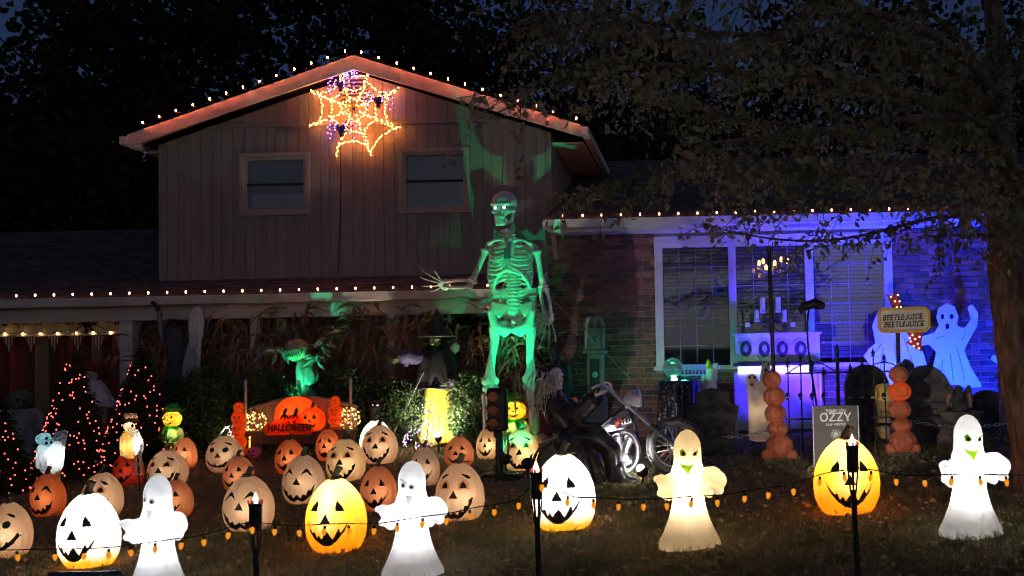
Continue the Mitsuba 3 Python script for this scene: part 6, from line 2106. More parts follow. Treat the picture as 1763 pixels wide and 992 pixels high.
# ------------------------------------------------------------------ the right: graveyard, mantel, sign
flood('blue_flood_lamp', 'black flood lamp behind the arched tombstone washing the brick wall blue', stand(1606, 13.6) + [0, 0, .25], at(1640, 520, WY), (.2, .9, 42), 60, 5, beam=45)
flood('blue_flood_lamp', 'black flood lamp behind the column washing the far right of the wall blue', stand(1742, 13.6) + [0, 0, .25], at(1730, 520, WY), (.2, .9, 36), 60, 4, beam=45)
flood('blue_flood_lamp', 'black flood lamp behind the round dark tombstone lighting the left ghost cutout blue', stand(1535, 13.5) + [0, 0, .25], at(1520, 540, WY), (.5, 1.4, 22), 56, 4, beam=42)
flood('violet_flood_lamp', 'black flood lamp under the mantel washing it violet', stand(1335, 13.7) + [0, 0, .3], at(1335, 600, 14.75), (.3, .1, 6.5), 56, 4, beam=40)
flood('violet_flood_lamp', 'black flood lamp behind the iron fence washing the right window violet', stand(1440, 13.7) + [0, 0, .3], at(1440, 520, WY), (1.8, .35, 27), 52, 4, beam=40)

flood('white_flood_lamp', 'small black flood lamp in the grass behind the right glowing pumpkin', stand(1440, 8.35) + [0, 0, .16], at(1462, 640, 11.3), (8, 6.9, 5.6), 31, 6, beam=20)


def mantel():
    Y = 14.72
    A = lambda x, y, d=0.0: at(x, y, Y + d)
    key = thing('white_mantel', 'white mantel with a row of oval skull medallions above a white shelf front given an added glow', 'mantel')
    a, b = A(1265, 578), A(1412, 622)
    put(key + '__upper_panel', bevel((b[0] - a[0], .06, a[2] - b[2]), .008, ((a[0] + b[0]) / 2, Y, (a[2] + b[2]) / 2)), 'white_trim')
    put(key + '__cap', bevel((b[0] - a[0] + .06, .14, .03), .006, ((a[0] + b[0]) / 2, Y - .02, a[2] + .016)), 'white_trim')
    s0, s1 = A(1265, 624), A(1412, 629)
    put(key + '__shelf', bevel((b[0] - a[0] + .08, .24, .045), .01, ((a[0] + b[0]) / 2, Y - .07, (s0[2] + s1[2]) / 2)), 'charcoal')
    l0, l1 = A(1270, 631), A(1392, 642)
    put(key + '__added_glow_strip', bevel((l1[0] - l0[0], .03, l0[2] - l1[2]), .006, ((l0[0] + l1[0]) / 2, Y - .03, (l0[2] + l1[2]) / 2)), 'white_trim', em=(1.15, 1.02, .98), w=.4)  # a white shelf front; its brightness is put in as emission
    p0, p1 = A(1268, 643), A(1410, 715)
    put(key + '__lower_panel', box2((p0[0], Y + .0, p1[2] - .2), (p1[0], Y + .03, p0[2] - .002)), 'white_trim')
    for x in (1266, 1411):
        q = A(x, 640)
        put(key + '__side_post', bevel((.05, .09, q[2] - float(ground(q[0], Y)) + .02), .008, (q[0], Y + .0, (q[2] - .02 + float(ground(q[0], Y))) / 2)), 'white_trim')
    for x in (1284, 1316, 1347, 1379):
        c = A(x, 601, -.04)
        m = numbered(key + '__medallion')
        t = np.linspace(0, 2 * PI, 30, endpoint=False)
        put(m + '__frame', tube(np.stack([c[0] + .075 * np.cos(t), np.full(30, c[1]), c[2] + .105 * np.sin(t)], 1), .013, 8, closed=True), 'charcoal', smooth=True)
        t = np.linspace(.35, PI - .35, 9)
        for q in t:
            put(m + '__scroll', ball((c[0] + .115 * math.cos(q), c[1], c[2] + .03 + .115 * math.sin(q)), .02, (1, .6, 1), 1), 'light_grey', smooth=True)
        put(m + '__plaque', ball(c, 1, (.07, .012, .1)), 'dark_stone', smooth=True)
        put(m + '__skull', skull_ply['light_grey'][0], None, tw=place(c + [0, -.0, -.085], 0, (.12, .1, .16)))
    # candles on the arms of a black stand in front
    k = thing('candelabrum', 'black stand with white pillar candles on curved arms before the window', 'candelabrum')
    Y2 = 14.45
    B = lambda x, y, d=0.0: at(x, y, Y2 + d)
    st = B(1327, 548)
    put(k + '__stem', rod(B(1327, 578, .02), B(1327, 538), .012), 'iron')
    for x, y, w, h in ((1313, 537, 9, 24), (1303, 552, 8, 18), (1340, 536, 9, 24), (1351, 552, 8, 18)):
        q = B(x, y)
        r = w / 2 / F * Y2
        put(k + '__candle', lathe([(0, 0), (r, 0), (r, h / F * Y2), (r * .8, h / F * Y2 + .004), (r * .6, h / F * Y2 - .008), (0, h / F * Y2 - .01)], 18, q), 'candle_wax', smooth=40)
        put(k + '__drip_dish', lathe([(0, -.02), (r * .6, -.02), (r * 1.35, -.004), (r * 1.4, 0), (0, 0)], 18, q), 'light_grey', smooth=40)
        put(k + '__arm', tube(curve([q + [0, 0, -.02], (q + st) / 2 + [0, .02, -.05], st], 10), .008, 6), 'iron')
    for x in (1287, 1365):
        put(k + '__votive', bevel((.07, .07, .07), .008, B(x, 559)), 'candle_wax')
        put(k + '__arm', tube(curve([B(x, 563), B((x + 1327) / 2, 572), st + [0, 0, -.06]], 10), .008, 6), 'iron')
    # chandelier with amber candle bulbs, hung on the tall pole
    c = thing('small_chandelier', 'small chandelier with glowing amber candle bulbs hanging before the middle window', 'chandelier')
    hub = B(1331, 466)
    put(c + '__hub', lathe([(0, -.06), (.02, -.05), (.035, -.02), (.02, .03), (.012, .12), (0, .13)], 14, hub), 'steel', smooth=True)
    for x, y, d in ((1307, 453, -.08), (1314, 450, .08), (1334, 453, -.12), (1345, 447, .1), (1356, 450, -.04), (1319, 461, -.12)):
        q = B(x, y, d)
        put(c + '__arm', tube(curve([hub, (hub + q) / 2 + [0, 0, -.09], q + [0, 0, -.06]], 12), .007, 6), 'steel', smooth=True)
        put(c + '__candle_cup', rod(q + [0, 0, -.062], q + [0, 0, -.036], .02), 'steel')
        put(c + '__bulb', lathe([(0, -.035), (.02, -.035), (.021, .02), (.012, .04), (0, .045)], 12, q), 'bulb_dark', smooth=True, em=(4.5, 2.1, .6), w=.25)
    put(c + '__chain', rod(hub + [0, 0, .12], hub + [0, 0, .42], .006), 'iron')
    # tall black pole
    p = thing('tall_pole', 'tall thin black pole standing behind the left pumpkin totem', 'pole')
    g = stand(1333, 11.5)
    put(p + '__shaft', rod(g - [0, 0, .1], at(1324, 432, 11.5), .024, 10), 'iron', smooth=True)
    put(p + '__finial', ball(at(1324, 430, 11.5), .035), 'iron', smooth=True)


mat('candle_wax', (0.74, 0.72, 0.70), .5)
mantel()


def window_masks():
    for x, y, s, lab in ((1161, 504, .16, 'dim teal mask behind the left part of the green window'), (1241, 492, .19, 'dim teal mask behind the upper right of the green window'), (1206, 537, .15, 'dim teal mask low in the middle of the green window')):
        c = at(x, y, WY + .045)
        key = thing('teal_mask', lab, 'mask', 'dim masks in the window')
        put(key + '__face', ball(c, s, (1, .08, .95)), 'teal_paint', smooth=True)
        for d in (-1, 1):
            put(key + '__eye', ball(c + [d * s * .35, -s * .07, s * .2], s * .2, (1, .2, .7), 1), 'dark_gap')
        put(key + '__mouth', ball(c + [0, -s * .07, -s * .4], s * .28, (1.2, .2, .5), 1), 'dark_gap')


window_masks()


def globe_table():
    Y = 13.6
    A = lambda x, y, d=0.0: at(x, y, Y + d)
    t = thing('draped_table', 'round table draped in shimmering cloth under the crystal ball', 'table')
    g = stand(1168, Y)
    top = A(1168, 659)[2]
    put(t + '__table_top', tube([(g[0], Y, top - .03), (g[0], Y, top)], [.27, .27], 32), 'dark_wood', smooth=40)
    put(t + '__drape', cloth([((g[0], Y, top - .002), .272, .272), ((g[0], Y, top - .06), .285, .285), ((g[0], Y, (top + g[2]) / 2), .30, .30), ((g[0], Y, g[2] + .03), .33, .33)], 24, .12, 13, 3), 'sequin', smooth=True)
    c = thing('crystal_ball', 'clear crystal ball lit bright green from inside on a black foot', 'crystal ball')
    o = A(1158, 633)
    put(c + '__globe', ball(o, 17 / F * Y, sub=4), 'globe_glass', smooth=True)
    put(c + '__lamp', ball(o + [.02, -.03, -.158], .042, (1, 1, .45)), 'bulb_dark', smooth=True, em=(30, 480, 250), w=4)
    put(c + '__foot', lathe([(0, -.27), (.075, -.27), (.08, -.255), (.03, -.24), (.03, -.21), (.06, -.185), (.065, -.175), (0, -.174)], 24, o), 'black', smooth=40)
    s = thing('small_ghost_candle', 'small white ghost figure with a yellow flame tip standing under the green window', 'ghost figure')
    b = A(1222, 672, .3)
    h = 48 / F * Y
    put(s + '__body', organic([hull([(b + [0, 0, .03], (.11, .09, .03)), (b + [0, 0, h * .4], (.085, .075, .05))]), hull([(b + [0, 0, h * .4], (.085, .075, .05)), (b + [.03, 0, h * .72], (.06, .055, .05))]), hull([(b + [-.07, -.03, h * .45], .045), (b + [-.1, -.05, h * .35], .03)])], .02, 5), 'small_ghost', smooth=True)
    put(s + '__flame', lathe([(0, 0), (.035, .03), (.04, .07), (.025, .12), (0, .17)], 12, b + [-.01, 0, h * .72]), 'lit_flame', smooth=True)
    put(s + '__wing', organic([hull([(b + [.07, 0, h * .4], .04), (b + [.11, 0, h * .95], .02), (b + [.05, .02, h * .9], .02)])], .02, 4), 'small_ghost', smooth=True)
    # lattice under the window
    l = thing('window_box_lattice', 'pale lattice panel under the green window sill', 'lattice')
    x0, x1 = at(1172, 633, 14.9)[0], at(1216, 633, 14.9)[0]
    z0, z1 = at(1190, 646, 14.9)[2], at(1190, 629, 14.9)[2]
    for z in (z0, z1):
        put(l + '__rail', box2((x0, 14.88, z - .012), (x1, 14.9, z + .012)), 'white_trim')
    for k in range(8):
        x = x0 + (x1 - x0) * k / 7
        put(l + '__baluster', box2((x - .01, 14.882, z0 + .013), (x + .01, 14.898, z1 - .013)), 'white_trim')


mat('sequin', mottled((0.03, 0.03, 0.05), (0.40, 0.38, 0.42), 55, 55, 40, .6, .72), .25, .6)
scene['globe_glass'] = {'type': 'principledthin', 'base_color': rgb((0.85, 0.95, 0.9)), 'roughness': 0.12, 'spec_trans': 0.82, 'diff_trans': 1.0}
thin('small_ghost', (0.75, 0.76, 0.76), .5, .5)
thin('lit_flame', (0.75, 0.6, 0.06), .8, .4)
globe_table()


def clock():
    Y = 14.5
    A = lambda x, y, d=0.0: at(x, y, Y + d)
    key = thing('grandfather_clock', 'pale grey grandfather clock with scrolled top against the brick pier', 'clock')
    px = Y / F
    x = A(1025, 600)[0]
    zz = lambda y: A(1025, y)[2]
    gz = float(ground(x, Y))
    put(key + '__base', bevel((36 * px, .3, zz(685) - gz), .012, (x, Y, (zz(685) + gz) / 2)), 'clock_paint')
    put(key + '__waist', bevel((28 * px, .22, zz(609) - zz(685) - .002), .01, (x, Y, (zz(609) + zz(685)) / 2)), 'clock_paint')
    put(key + '__waist__door', bevel((16 * px, .02, (zz(618) - zz(678))), .006, (x, Y - .117, (zz(618) + zz(678)) / 2)), 'charcoal')
    put(key + '__waist__door__pendulum'.replace('door__', ''), ball((x, Y - .14, zz(645)), .045, (1, .25, 1)), 'light_grey', smooth=True)
    put(key + '__cornice', bevel((40 * px, .32, .05), .012, (x, Y, zz(606))), 'clock_paint')
    put(key + '__hood', bevel((32 * px, .26, zz(565) - zz(602) - .002), .012, (x, Y, (zz(565) + zz(602)) / 2)), 'clock_paint')
    put(key + '__dial', bevel((22 * px, .02, 24 * px), .004, (x, Y - .139, zz(583))), 'dial')
    for a, l in ((50, .07), (160, .05)):
        put(key + '__dial__hand', rod((x, Y - .153, zz(583)), (x + l * math.sin(math.radians(a)), Y - .153, zz(583) + l * math.cos(math.radians(a))), .005), 'black')
    for s in (-1, 1):
        put(key + '__hood__column', rod((x + s * 14.5 * px, Y - .14, zz(601)), (x + s * 14.5 * px, Y - .14, zz(567)), .018, 12), 'clock_paint', smooth=40)
        c = curve([(x + s * 17 * px, Y - .1, zz(564)), (x + s * 13 * px, Y - .1, zz(556)), (x + s * 7 * px, Y - .1, zz(548)), (x + s * 3 * px, Y - .1, zz(552)), (x + s * 5 * px, Y - .1, zz(557))], 16)
        put(key + '__scroll', tube(c, np.linspace(.04, .022, 16), 10), 'clock_paint', smooth=True)
    put(key + '__finial', lathe([(0, 0), (.045, 0), (.02, .04), (.05, .09), (.035, .13), (0, .17)], 14, (x, Y - .1, zz(564))), 'clock_paint', smooth=True)


mat('clock_paint', mottled((0.26, 0.29, 0.27), (0.36, 0.38, 0.36), 6), .6)
mat('dial', (0.22, 0.34, 0.27), .4)
clock()


def back_figures():
    Y = 14.0
    A = lambda x, y, d=0.0: at(x, y, Y + d)
    d = thing('tall_dark_figure', 'tall dark cloaked figure with dull grey face behind the motorcycle rider', 'cloaked figure')
    c = A(942, 606)
    mask(d, c, .22, 'grey_skin', 0)
    put(d + '__hood', organic([hull([(c + [0, .08, .08], (.15, .14, .1)), (c + [0, .1, -.1], (.16, .13, .1))])], .03, 5), 'black_cloth', smooth=True)
    g = stand(950, Y)
    put(d + '__cloak', cloth([(A(946, 622, .06), .14, .12), (A(948, 634), .28, .18), (A(950, 680), .30, .22), (np.array([g[0], Y, g[2] + .02]), .36, .26)], 30, .12, 10, 11), 'ragged_green', smooth=True)
    n = thing('red_gnome', 'small gnome figure with pointed red cap left of the rear wheel', 'gnome')
    Y2 = 12.2
    B = lambda x, y, dd=0.0: at(x, y, Y2 + dd)
    g = stand(930, Y2)
    put(n + '__cap', lathe([(.15, 0), (.14, .05), (.1, .16), (.05, .28), (.012, .36), (0, .37)], 20, B(932, 748)), 'red_cloth', smooth=True)
    put(n + '__body', lathe([(0, 0), (.15, 0), (.17, .08), (.15, .22), (.1, .3), (0, .32)], 20, (g[0], Y2, g[2])), 'red_cloth', smooth=True)
    put(n + '__face', ball(B(932, 752, -.08), .08), 'cream_dim', smooth=True)
    s = thing('hatted_pumpkin', 'tiny smiling pumpkin in a dark hat hanging by the brick pier above the rider', 'hanging pumpkin')
    o = at(987, 691, 13.2)
    squash_at(s, 'head', o, .062, .056, 'lit_orange_light', 'smile', 0, False, (3.5, 2.6, 1.6))
    put(s + '__hat', lathe([(0, 0), (.06, 0), (.055, .008), (.035, .012), (.028, .05), (0, .055)], 16, o + [0, 0, .05]), 'black', smooth=40)
    put(s + '__string', rod(o + [0, 0, .1], o + [.02, .9, .55], .004), 'black')


mat('grey_skin', (0.13, 0.13, 0.12), .7)
mat('ragged_green', mottled((0.025, 0.03, 0.022), (0.07, 0.08, 0.06), 8, 8, 2), .95)
back_figures()


# ---- pumpkin totems
def totem(cols, base_y, Y, label, bright=None):
    key = thing('pumpkin_totem', label, 'pumpkin totem', 'terracotta pumpkin totems either side of the grey board')
    A = lambda x, y, d=0.0: at(x, y, Y + d)
    x0 = cols[-1][0]
    b = A(x0, base_y)
    put(key + '__base', bevel((54 / F * Y, .3, .06), .02, b + [0, 0, .01]), 'moss_base')
    for j, (x, y, w, h) in enumerate(cols):
        lit = j == bright
        k = squash_at(key, 'pumpkin', A(x, y), w / F * Y, h / F * Y * 1.06, 'terracotta_lit' if lit else 'terracotta', None, 0, j == 0)
        c = A(x, y)
        R, H = w / F * Y, h / F * Y
        for u, v, r in ((-.35, .2, .13), (.35, .2, .13), (0, -.05, .12)):
            yy = -math.sqrt(max(.1, 1 - u * u - v * v))
            put(k + '__carved_feature', ball(c + [u * R, yy * R * 1.0, v * H], r * R, (1, .5, 1), 1), 'terracotta', smooth=True)
        put(k + '__carved_feature', tube(curve([c + [-.5 * R, -.82 * R, -.2 * H], c + [-.2 * R, -.97 * R, -.42 * H], c + [.2 * R, -.97 * R, -.42 * H], c + [.5 * R, -.82 * R, -.2 * H]], 12), .075 * R, 6), 'terracotta', smooth=True)
        if lit:
            put(key + '__bulb', ball_ply, 'bone', tw=T().translate(c.tolist()).scale(float(R * .25)), em=(4.5, 2.6, 1.4), w=.3)
    for s in (-1, 1):
        put(key + '__foot_pumpkin', sq_ply, 'terracotta', tw=place(A(x0 + s * 21, base_y - 11, -.06), 0, (10 / F * Y, 9 / F * Y, 10 / F * Y / .8)))


mat('moss_base', (0.12, 0.14, 0.10), .9)
thin('terracotta_lit', (0.85, 0.22, 0.07), .7, .5)
totem([(1329, 654, 16, 15), (1333, 683, 19, 16), (1335, 712, 19, 15), (1339, 738, 18, 13), (1342, 769, 24, 20)], 795, gnd(1342, 795)[1], 'terracotta pumpkin totem left of the grey memorial board')
totem([(1547, 645, 17, 14), (1549, 674, 20, 15), (1549, 705, 20, 15), (1553, 732, 18, 12), (1555, 761, 24, 20)], 784, gnd(1555, 784)[1], 'terracotta pumpkin totem under the arrow sign, its second pumpkin glowing', 1)


def memorial_board():
    Y = gnd(1440, 806)[1]
    A = lambda x, y, d=0.0: at(x, y, Y + d)
    key = thing('memorial_board', 'dark grey board lettered THANK YOU OZZY behind the right glowing pumpkin', 'sign board')
    a, b = A(1399, 699), A(1480, 806)
    cx0 = (a[0] + b[0]) / 2
    put(key + '__panel', bevel((b[0] - a[0], .012, a[2] - b[2]), .003, (cx0, Y, (a[2] + b[2]) / 2)), 'board_grey')
    for x in (a[0], b[0]):
        put(key + '__edge', box((.008, .016, a[2] - b[2]), (x, Y, (a[2] + b[2]) / 2)), 'light_grey')
    px = Y / F
    for t, y, h, w in (('THANK YOU', 710, 5.5, 35), ('OZZY', 725, 14, 54), ('1948-FOREVER', 732.5, 4, 34)):
        m = lettering(t, h * px, .004)
        m.apply_scale([w * px / (m.vertices[:, 0].max() - m.vertices[:, 0].min()), 1, 1])
        put(key + '__lettering', move(m, (cx0 - .0, Y - .0065, A(1440, y)[2])), 'light_grey')
    c = A(1439, 748, -.0065)
    r = np.random.default_rng(5)
    for k in range(10):
        q = k * 2 * PI / 10
        put(key + '__rosette', tube(curve([c + [0, 0, 0], c + [.03 * math.cos(q), -.002, .03 * math.sin(q)], c + [.055 * math.cos(q + .5), 0, .055 * math.sin(q + .5)]], 8), .004, 5), 'light_grey')
    put(key + '__rosette', ball(c, .022, (1, .3, 1), 1), 'light_grey')
    for x in (1404, 1475):
        put(key + '__stake', rod(A(x, 800, .015), np.r_[A(x, 806)[:2], A(x, 806)[2] - .12], .008), 'steel')


mat('board_grey', mottled((0.036, 0.037, 0.042), (0.05, 0.051, 0.056), 4), .55)
memorial_board()


def iron_fence():
    Y = 11.75
    A = lambda x, y, d=0.0: at(x, y, Y + d)
    key = thing('iron_fence', 'low black iron fence with spear tips and little skulls', 'fence')
    for y in (643, 722):
        put(key + '__rail', box2(A(1352, y) + [0, -.012, -.012], A(1566, y - 4) + [0, .012, .012]), 'iron')
    for k, x in enumerate((1356, 1378, 1398, 1418, 1441, 1464, 1484, 1503, 1522, 1560)):
        tip = (626, 617, 628, 640, 600, 634, 622, 608, 617, 630)[k]
        g = stand(x, Y)
        p = numbered(key + '__picket')
        w = .026 if k in (4,) else .0085
        put(p + '__bar', rod(g - [0, 0, .1], A(x, tip), w if k != 4 else .022, 8), 'iron')
        put(p + '__spear', lathe([(0, -.03), (.018, -.02), (.026, 0), (.012, .03), (0, .065)], 8, A(x, tip)), 'iron')
        put(p + '__crossbar', rod(A(x - 4, tip + 5), A(x + 4, tip + 5), .006), 'iron')
        if k not in (4,):
            put(p + '__skull', skull_ply['bone'][0], 'iron', tw=place(A(x, 692, -.02), 0, (.085, .085, .11)))
            for s in (-1, 1):
                put(p + '__skull_eye', ball(A(x, 684.5, -.06) + [s * .012, 0, 0], .011, (1, .6, 1), 1), 'light_grey')
    for x0, x1 in ((1357, 1441), (1484, 1560)):
        c = [A(x0, 643), A((x0 + x1) / 2, 624), A(x1, 643)]
        put(key + '__arch', tube(curve(c, 20), .008, 6), 'iron')


iron_fence()


def staff():
    Y = 11.9
    A = lambda x, y, d=0.0: at(x, y, Y + d)
    key = thing('draped_staff', 'tall black staff with a drooping dark shade on top, before the violet window', 'staff')
    g = stand(1400, Y)
    put(key + '__pole', tube(curve([g - [0, 0, .1], A(1397, 640), A(1391, 545), A(1393, 530)], 20), .013, 8), 'iron', smooth=True)
    put(key + '__shade', organic([hull([(A(1385, 528), (.06, .07, .05)), (A(1402, 523), (.11, .1, .05))]), hull([(A(1402, 523), .06), (A(1414, 526), .05)]), hull([(A(1380, 530), .035), (A(1379, 537), .015)])], .025, 4), 'black_cloth', smooth=True)


staff()


def tombstone(px, ytop, Y, w, d, shape, label, bsdf='stone'):
    b = stand(px, Y)
    h = at(px, ytop, Y)[2] - b[2]
    key = thing('tombstone', label, 'tombstone', 'foam tombstones of the lawn graveyard')
    hw = w / F * Y / 2
    if shape == 'arch':
        a = np.linspace(0, PI, 24)
        p = Polygon([(-hw, -.1), (hw, -.1)] + [(hw * math.cos(t), h - hw + hw * math.sin(t)) for t in a])
    elif shape == 'gothic':
        a = np.linspace(0, 1, 12)
        p = Polygon([(-hw, -.1), (hw, -.1)] + [(hw * (1 - t ** 1.6), h * .55 + h * .45 * math.sin(t * PI / 2)) for t in a] + [(-hw * (1 - t ** 1.6), h * .55 + h * .45 * math.sin(t * PI / 2)) for t in a[::-1]])
    else:
        p = Polygon([(-hw * .55, -.1), (hw * .55, -.1), (hw, h * .72), (hw * .62, h * .78), (hw * .66, h * .93), (0, h), (-hw * .66, h * .93), (-hw * .62, h * .78), (-hw, h * .72)])
    put(key + '__slab', move(extrude(p.buffer(-.01).buffer(.01), d), (b[0], Y - d / 2, b[2])), bsdf)
    q = p.buffer(-.05)
    put(key + '__rim', move(extrude(p.buffer(-.012).difference(q), .02), (b[0], Y - d / 2 - .018, b[2])), bsdf)
    put(key + '__plinth', bevel((hw * 2.2, d * 1.9, .12), .02, b + [0, 0, .03]), bsdf)
    if shape != 'arch':
        put(key + '__carved_skull', skull_ply['light_grey'][0], bsdf, tw=place(b + [0, -d / 2 + .005, h * .66], 0, (.16, .12, .2)))
    for k, wd in enumerate((.5, .38, .45)):
        put(key + '__carved_line', box((hw * 2 * wd, .012, .018), (b[0], Y - d / 2 - .006, b[2] + h * (.52 - .09 * k))), 'dark_stone')
    return key


tombstone(1224, 668, 12.4, 92, .12, 'coffin', 'dark coffin shaped tombstone with faint carved skull left of the mantel', 'dark_stone')
tombstone(1490, 628, 12.6, 74, .16, 'arch', 'black round topped tombstone behind the iron fence', 'dark_stone')
tombstone(1592, 629, 12.0, 92, .14, 'gothic', 'large pointed grey tombstone right of the pumpkin totem')
tombstone(1697, 672, 12.4, 74, .14, 'arch', 'dark round tombstone between the winged statue and the column', 'dark_stone')
tombstone(1560, 618, 13.0, 30, .2, 'coffin', 'narrow dark pillar stone peeping up behind the pointed tombstone', 'dark_stone')


def winged():
    Y = 11.6
    A = lambda x, y, d=0.0: at(x, y, Y + d)
    key = thing('winged_monument', 'grey monument with a small winged dark statue on top behind the far right ghost', 'monument')
    b = stand(1652, Y)
    put(key + '__pedestal', lathe([(0, 0), (.3, 0), (.3, .1), (.24, .14), (.22, .3), (.22, A(1652, 712)[2] - b[2] - .05), (.27, A(1652, 708)[2] - b[2]), (0, A(1652, 708)[2] - b[2])], 4, b, 1.0, .8), 'stone')
    put(key + '__figure', organic([hull([(A(1652, 706), (.1, .09, .05)), (A(1652, 682), (.07, .06, .06))]), hull([(A(1650, 670), .05), (A(1650, 675), .045)]), hull([(A(1645, 680), .04), (A(1638, 692, -.05), .03)])], .02, 5), 'dark_stone', smooth=True)
    for s in (-1, 1):
        put(key + '__wing', organic([hull([(A(1652 + s * 6, 684, .05), .03), (A(1652 + s * 16, 666, .07), .022), (A(1652 + s * 21, 690, .05), .014), (A(1652 + s * 15, 702, .04), .012)]), hull([(A(1652 + s * 16, 666, .07), .02), (A(1652 + s * 20, 700, .02), .015)])], .02, 4), 'copper_wing', smooth=True)


mat('copper_wing', mottled((0.10, 0.08, 0.07), (0.45, 0.24, 0.15), 9), .6)
winged()


def column():
    Y = 11.4
    A = lambda x, y, d=0.0: at(x, y, Y + d)
    key = thing('stone_column', 'square carved stone gate column left of the tree trunk', 'column')
    b = stand(1738, Y)
    h = A(1738, 650)[2] - b[2]
    w = 34 / F * Y
    put(key + '__shaft', bevel((w, w, h), .012, b + [0, 0, h / 2]), 'stone')
    put(key + '__panel', bevel((w * .6, .02, h * .62), .008, b + [0, -w / 2 - .006, h * .45]), 'dark_stone')
    for z, k in ((h + .02, 1.25), (h + .07, 1.1), (h - .1, 1.1), (.06, 1.3)):
        put(key + '__moulding', bevel((w * k, w * k, .05), .012, b + [0, 0, z]), 'stone')
    c = b + [0, -w / 2 - .02, h * .5]
    put(key + '__panel__scroll', tube(curve([c + [-.03, 0, -.2], c + [.04, 0, -.08], c + [-.04, 0, .06], c + [.03, 0, .2]], 24), .013, 7), 'stone', smooth=True)


column()


def ghost_cutout(poly, ox, oy, Y, s, label):
    """plain ghost outline sawn from painted board, with a wavy foot and two holes for eyes"""
    key = thing('ghost_cutout', label, 'plywood cutout', 'pale plywood ghosts against the brick wall')
    o = at(ox, oy, Y)
    px = Y / F
    p = Polygon([((x - ox) * px, (oy - y) * px) for x, y in poly]).buffer(.05).buffer(-.08).buffer(.03)
    put(key + '__board', move(extrude(p, .018), o), 'plywood_white')
    return key, o, px


scene_o = []
k, o, px = ghost_cutout([(1690, 668), (1660, 668), (1640, 662), (1618, 668), (1592, 662), (1606, 630), (1612, 606), (1600, 592), (1578, 596), (1572, 588), (1590, 578), (1610, 572), (1618, 560), (1614, 545), (1618, 530), (1632, 522), (1646, 528), (1652, 545), (1648, 562), (1662, 566), (1674, 550), (1668, 530), (1676, 524), (1686, 540), (1684, 562), (1668, 588), (1660, 604), (1670, 632)], 1640, 600, 14.72, 1, 'plain pale ghost cutout raising one arm on the blue brick wall')
for x in (1624, 1640):
    put(k + '__eye', ball(o + [(x - 1640) * px, -.004, (600 - 545) * px], .035, (.8, .12, 1.2), 1), 'dark_gap')
put(k + '__stake', rod(o + [.02, .035, -.4], np.array([o[0] + .02, 14.755, float(ground(o[0], 14.7)) - .1]), .02), 'dark_wood')
scene_o += [o, px]
k, o, px = ghost_cutout([(1604, 668), (1580, 662), (1556, 668), (1530, 662), (1496, 668), (1500, 630), (1486, 612), (1496, 600), (1508, 590), (1503, 560), (1512, 538), (1530, 530), (1552, 540), (1570, 570), (1590, 610)], 1545, 600, 14.68, 1, 'plain broad pale ghost cutout behind the arrow sign')
for x in (1516, 1532):
    put(k + '__eye', ball(o + [(x - 1545) * px, -.004, (600 - 556) * px], .035, (.8, .12, 1.2), 1), 'dark_gap')
put(k + '__stake', rod(o + [.0, .035, -.4], np.array([o[0], 14.715, float(ground(o[0], 14.7)) - .1]), .02), 'dark_wood')
scene_o += [o, px]
k, o, px = ghost_cutout([(1790, 690), (1760, 684), (1735, 690), (1744, 650), (1740, 632), (1722, 628), (1706, 618), (1710, 610), (1730, 614), (1748, 612), (1750, 590), (1764, 578), (1782, 590), (1790, 620)], 1760, 630, 14.6, 1, 'plain pale ghost cutout at the right edge behind the tree trunk')
put(k + '__stake', rod(o + [.0, .035, -.4], np.array([o[0], 14.635, float(ground(o[0], 14.6)) - .1]), .02), 'dark_wood')


def cutout_paint(key, o, px, ox, lines, mouth=None):
    for ln in lines:
        g = LineString([((x - ox) * px, (600 - y) * px) for x, y in ln]).buffer(.009)
        put(key + '__fold_line', move(extrude(g, .003), o + [0, -.0035, 0]), 'paint_grey')
    if mouth:
        put(key + '__mouth', ball(o + [(mouth[0] - ox) * px, -.004, (600 - mouth[1]) * px], .03, (1, .12, 1.5), 1), 'dark_gap')


mat('paint_grey', (0.36, 0.38, 0.42), .8)
cutout_paint('ghost_cutout', scene_o[0], scene_o[1], 1640, [[(1622, 620), (1618, 655)], [(1636, 610), (1640, 655)], [(1648, 600), (1660, 655)], [(1612, 582), (1628, 578)], [(1656, 586), (1664, 574)]], (1632, 562))
cutout_paint('ghost_cutout_001', scene_o[2], scene_o[3], 1545, [[(1520, 600), (1512, 655)], [(1540, 590), (1545, 655)], [(1556, 580), (1580, 655)], [(1508, 604), (1518, 592)]])


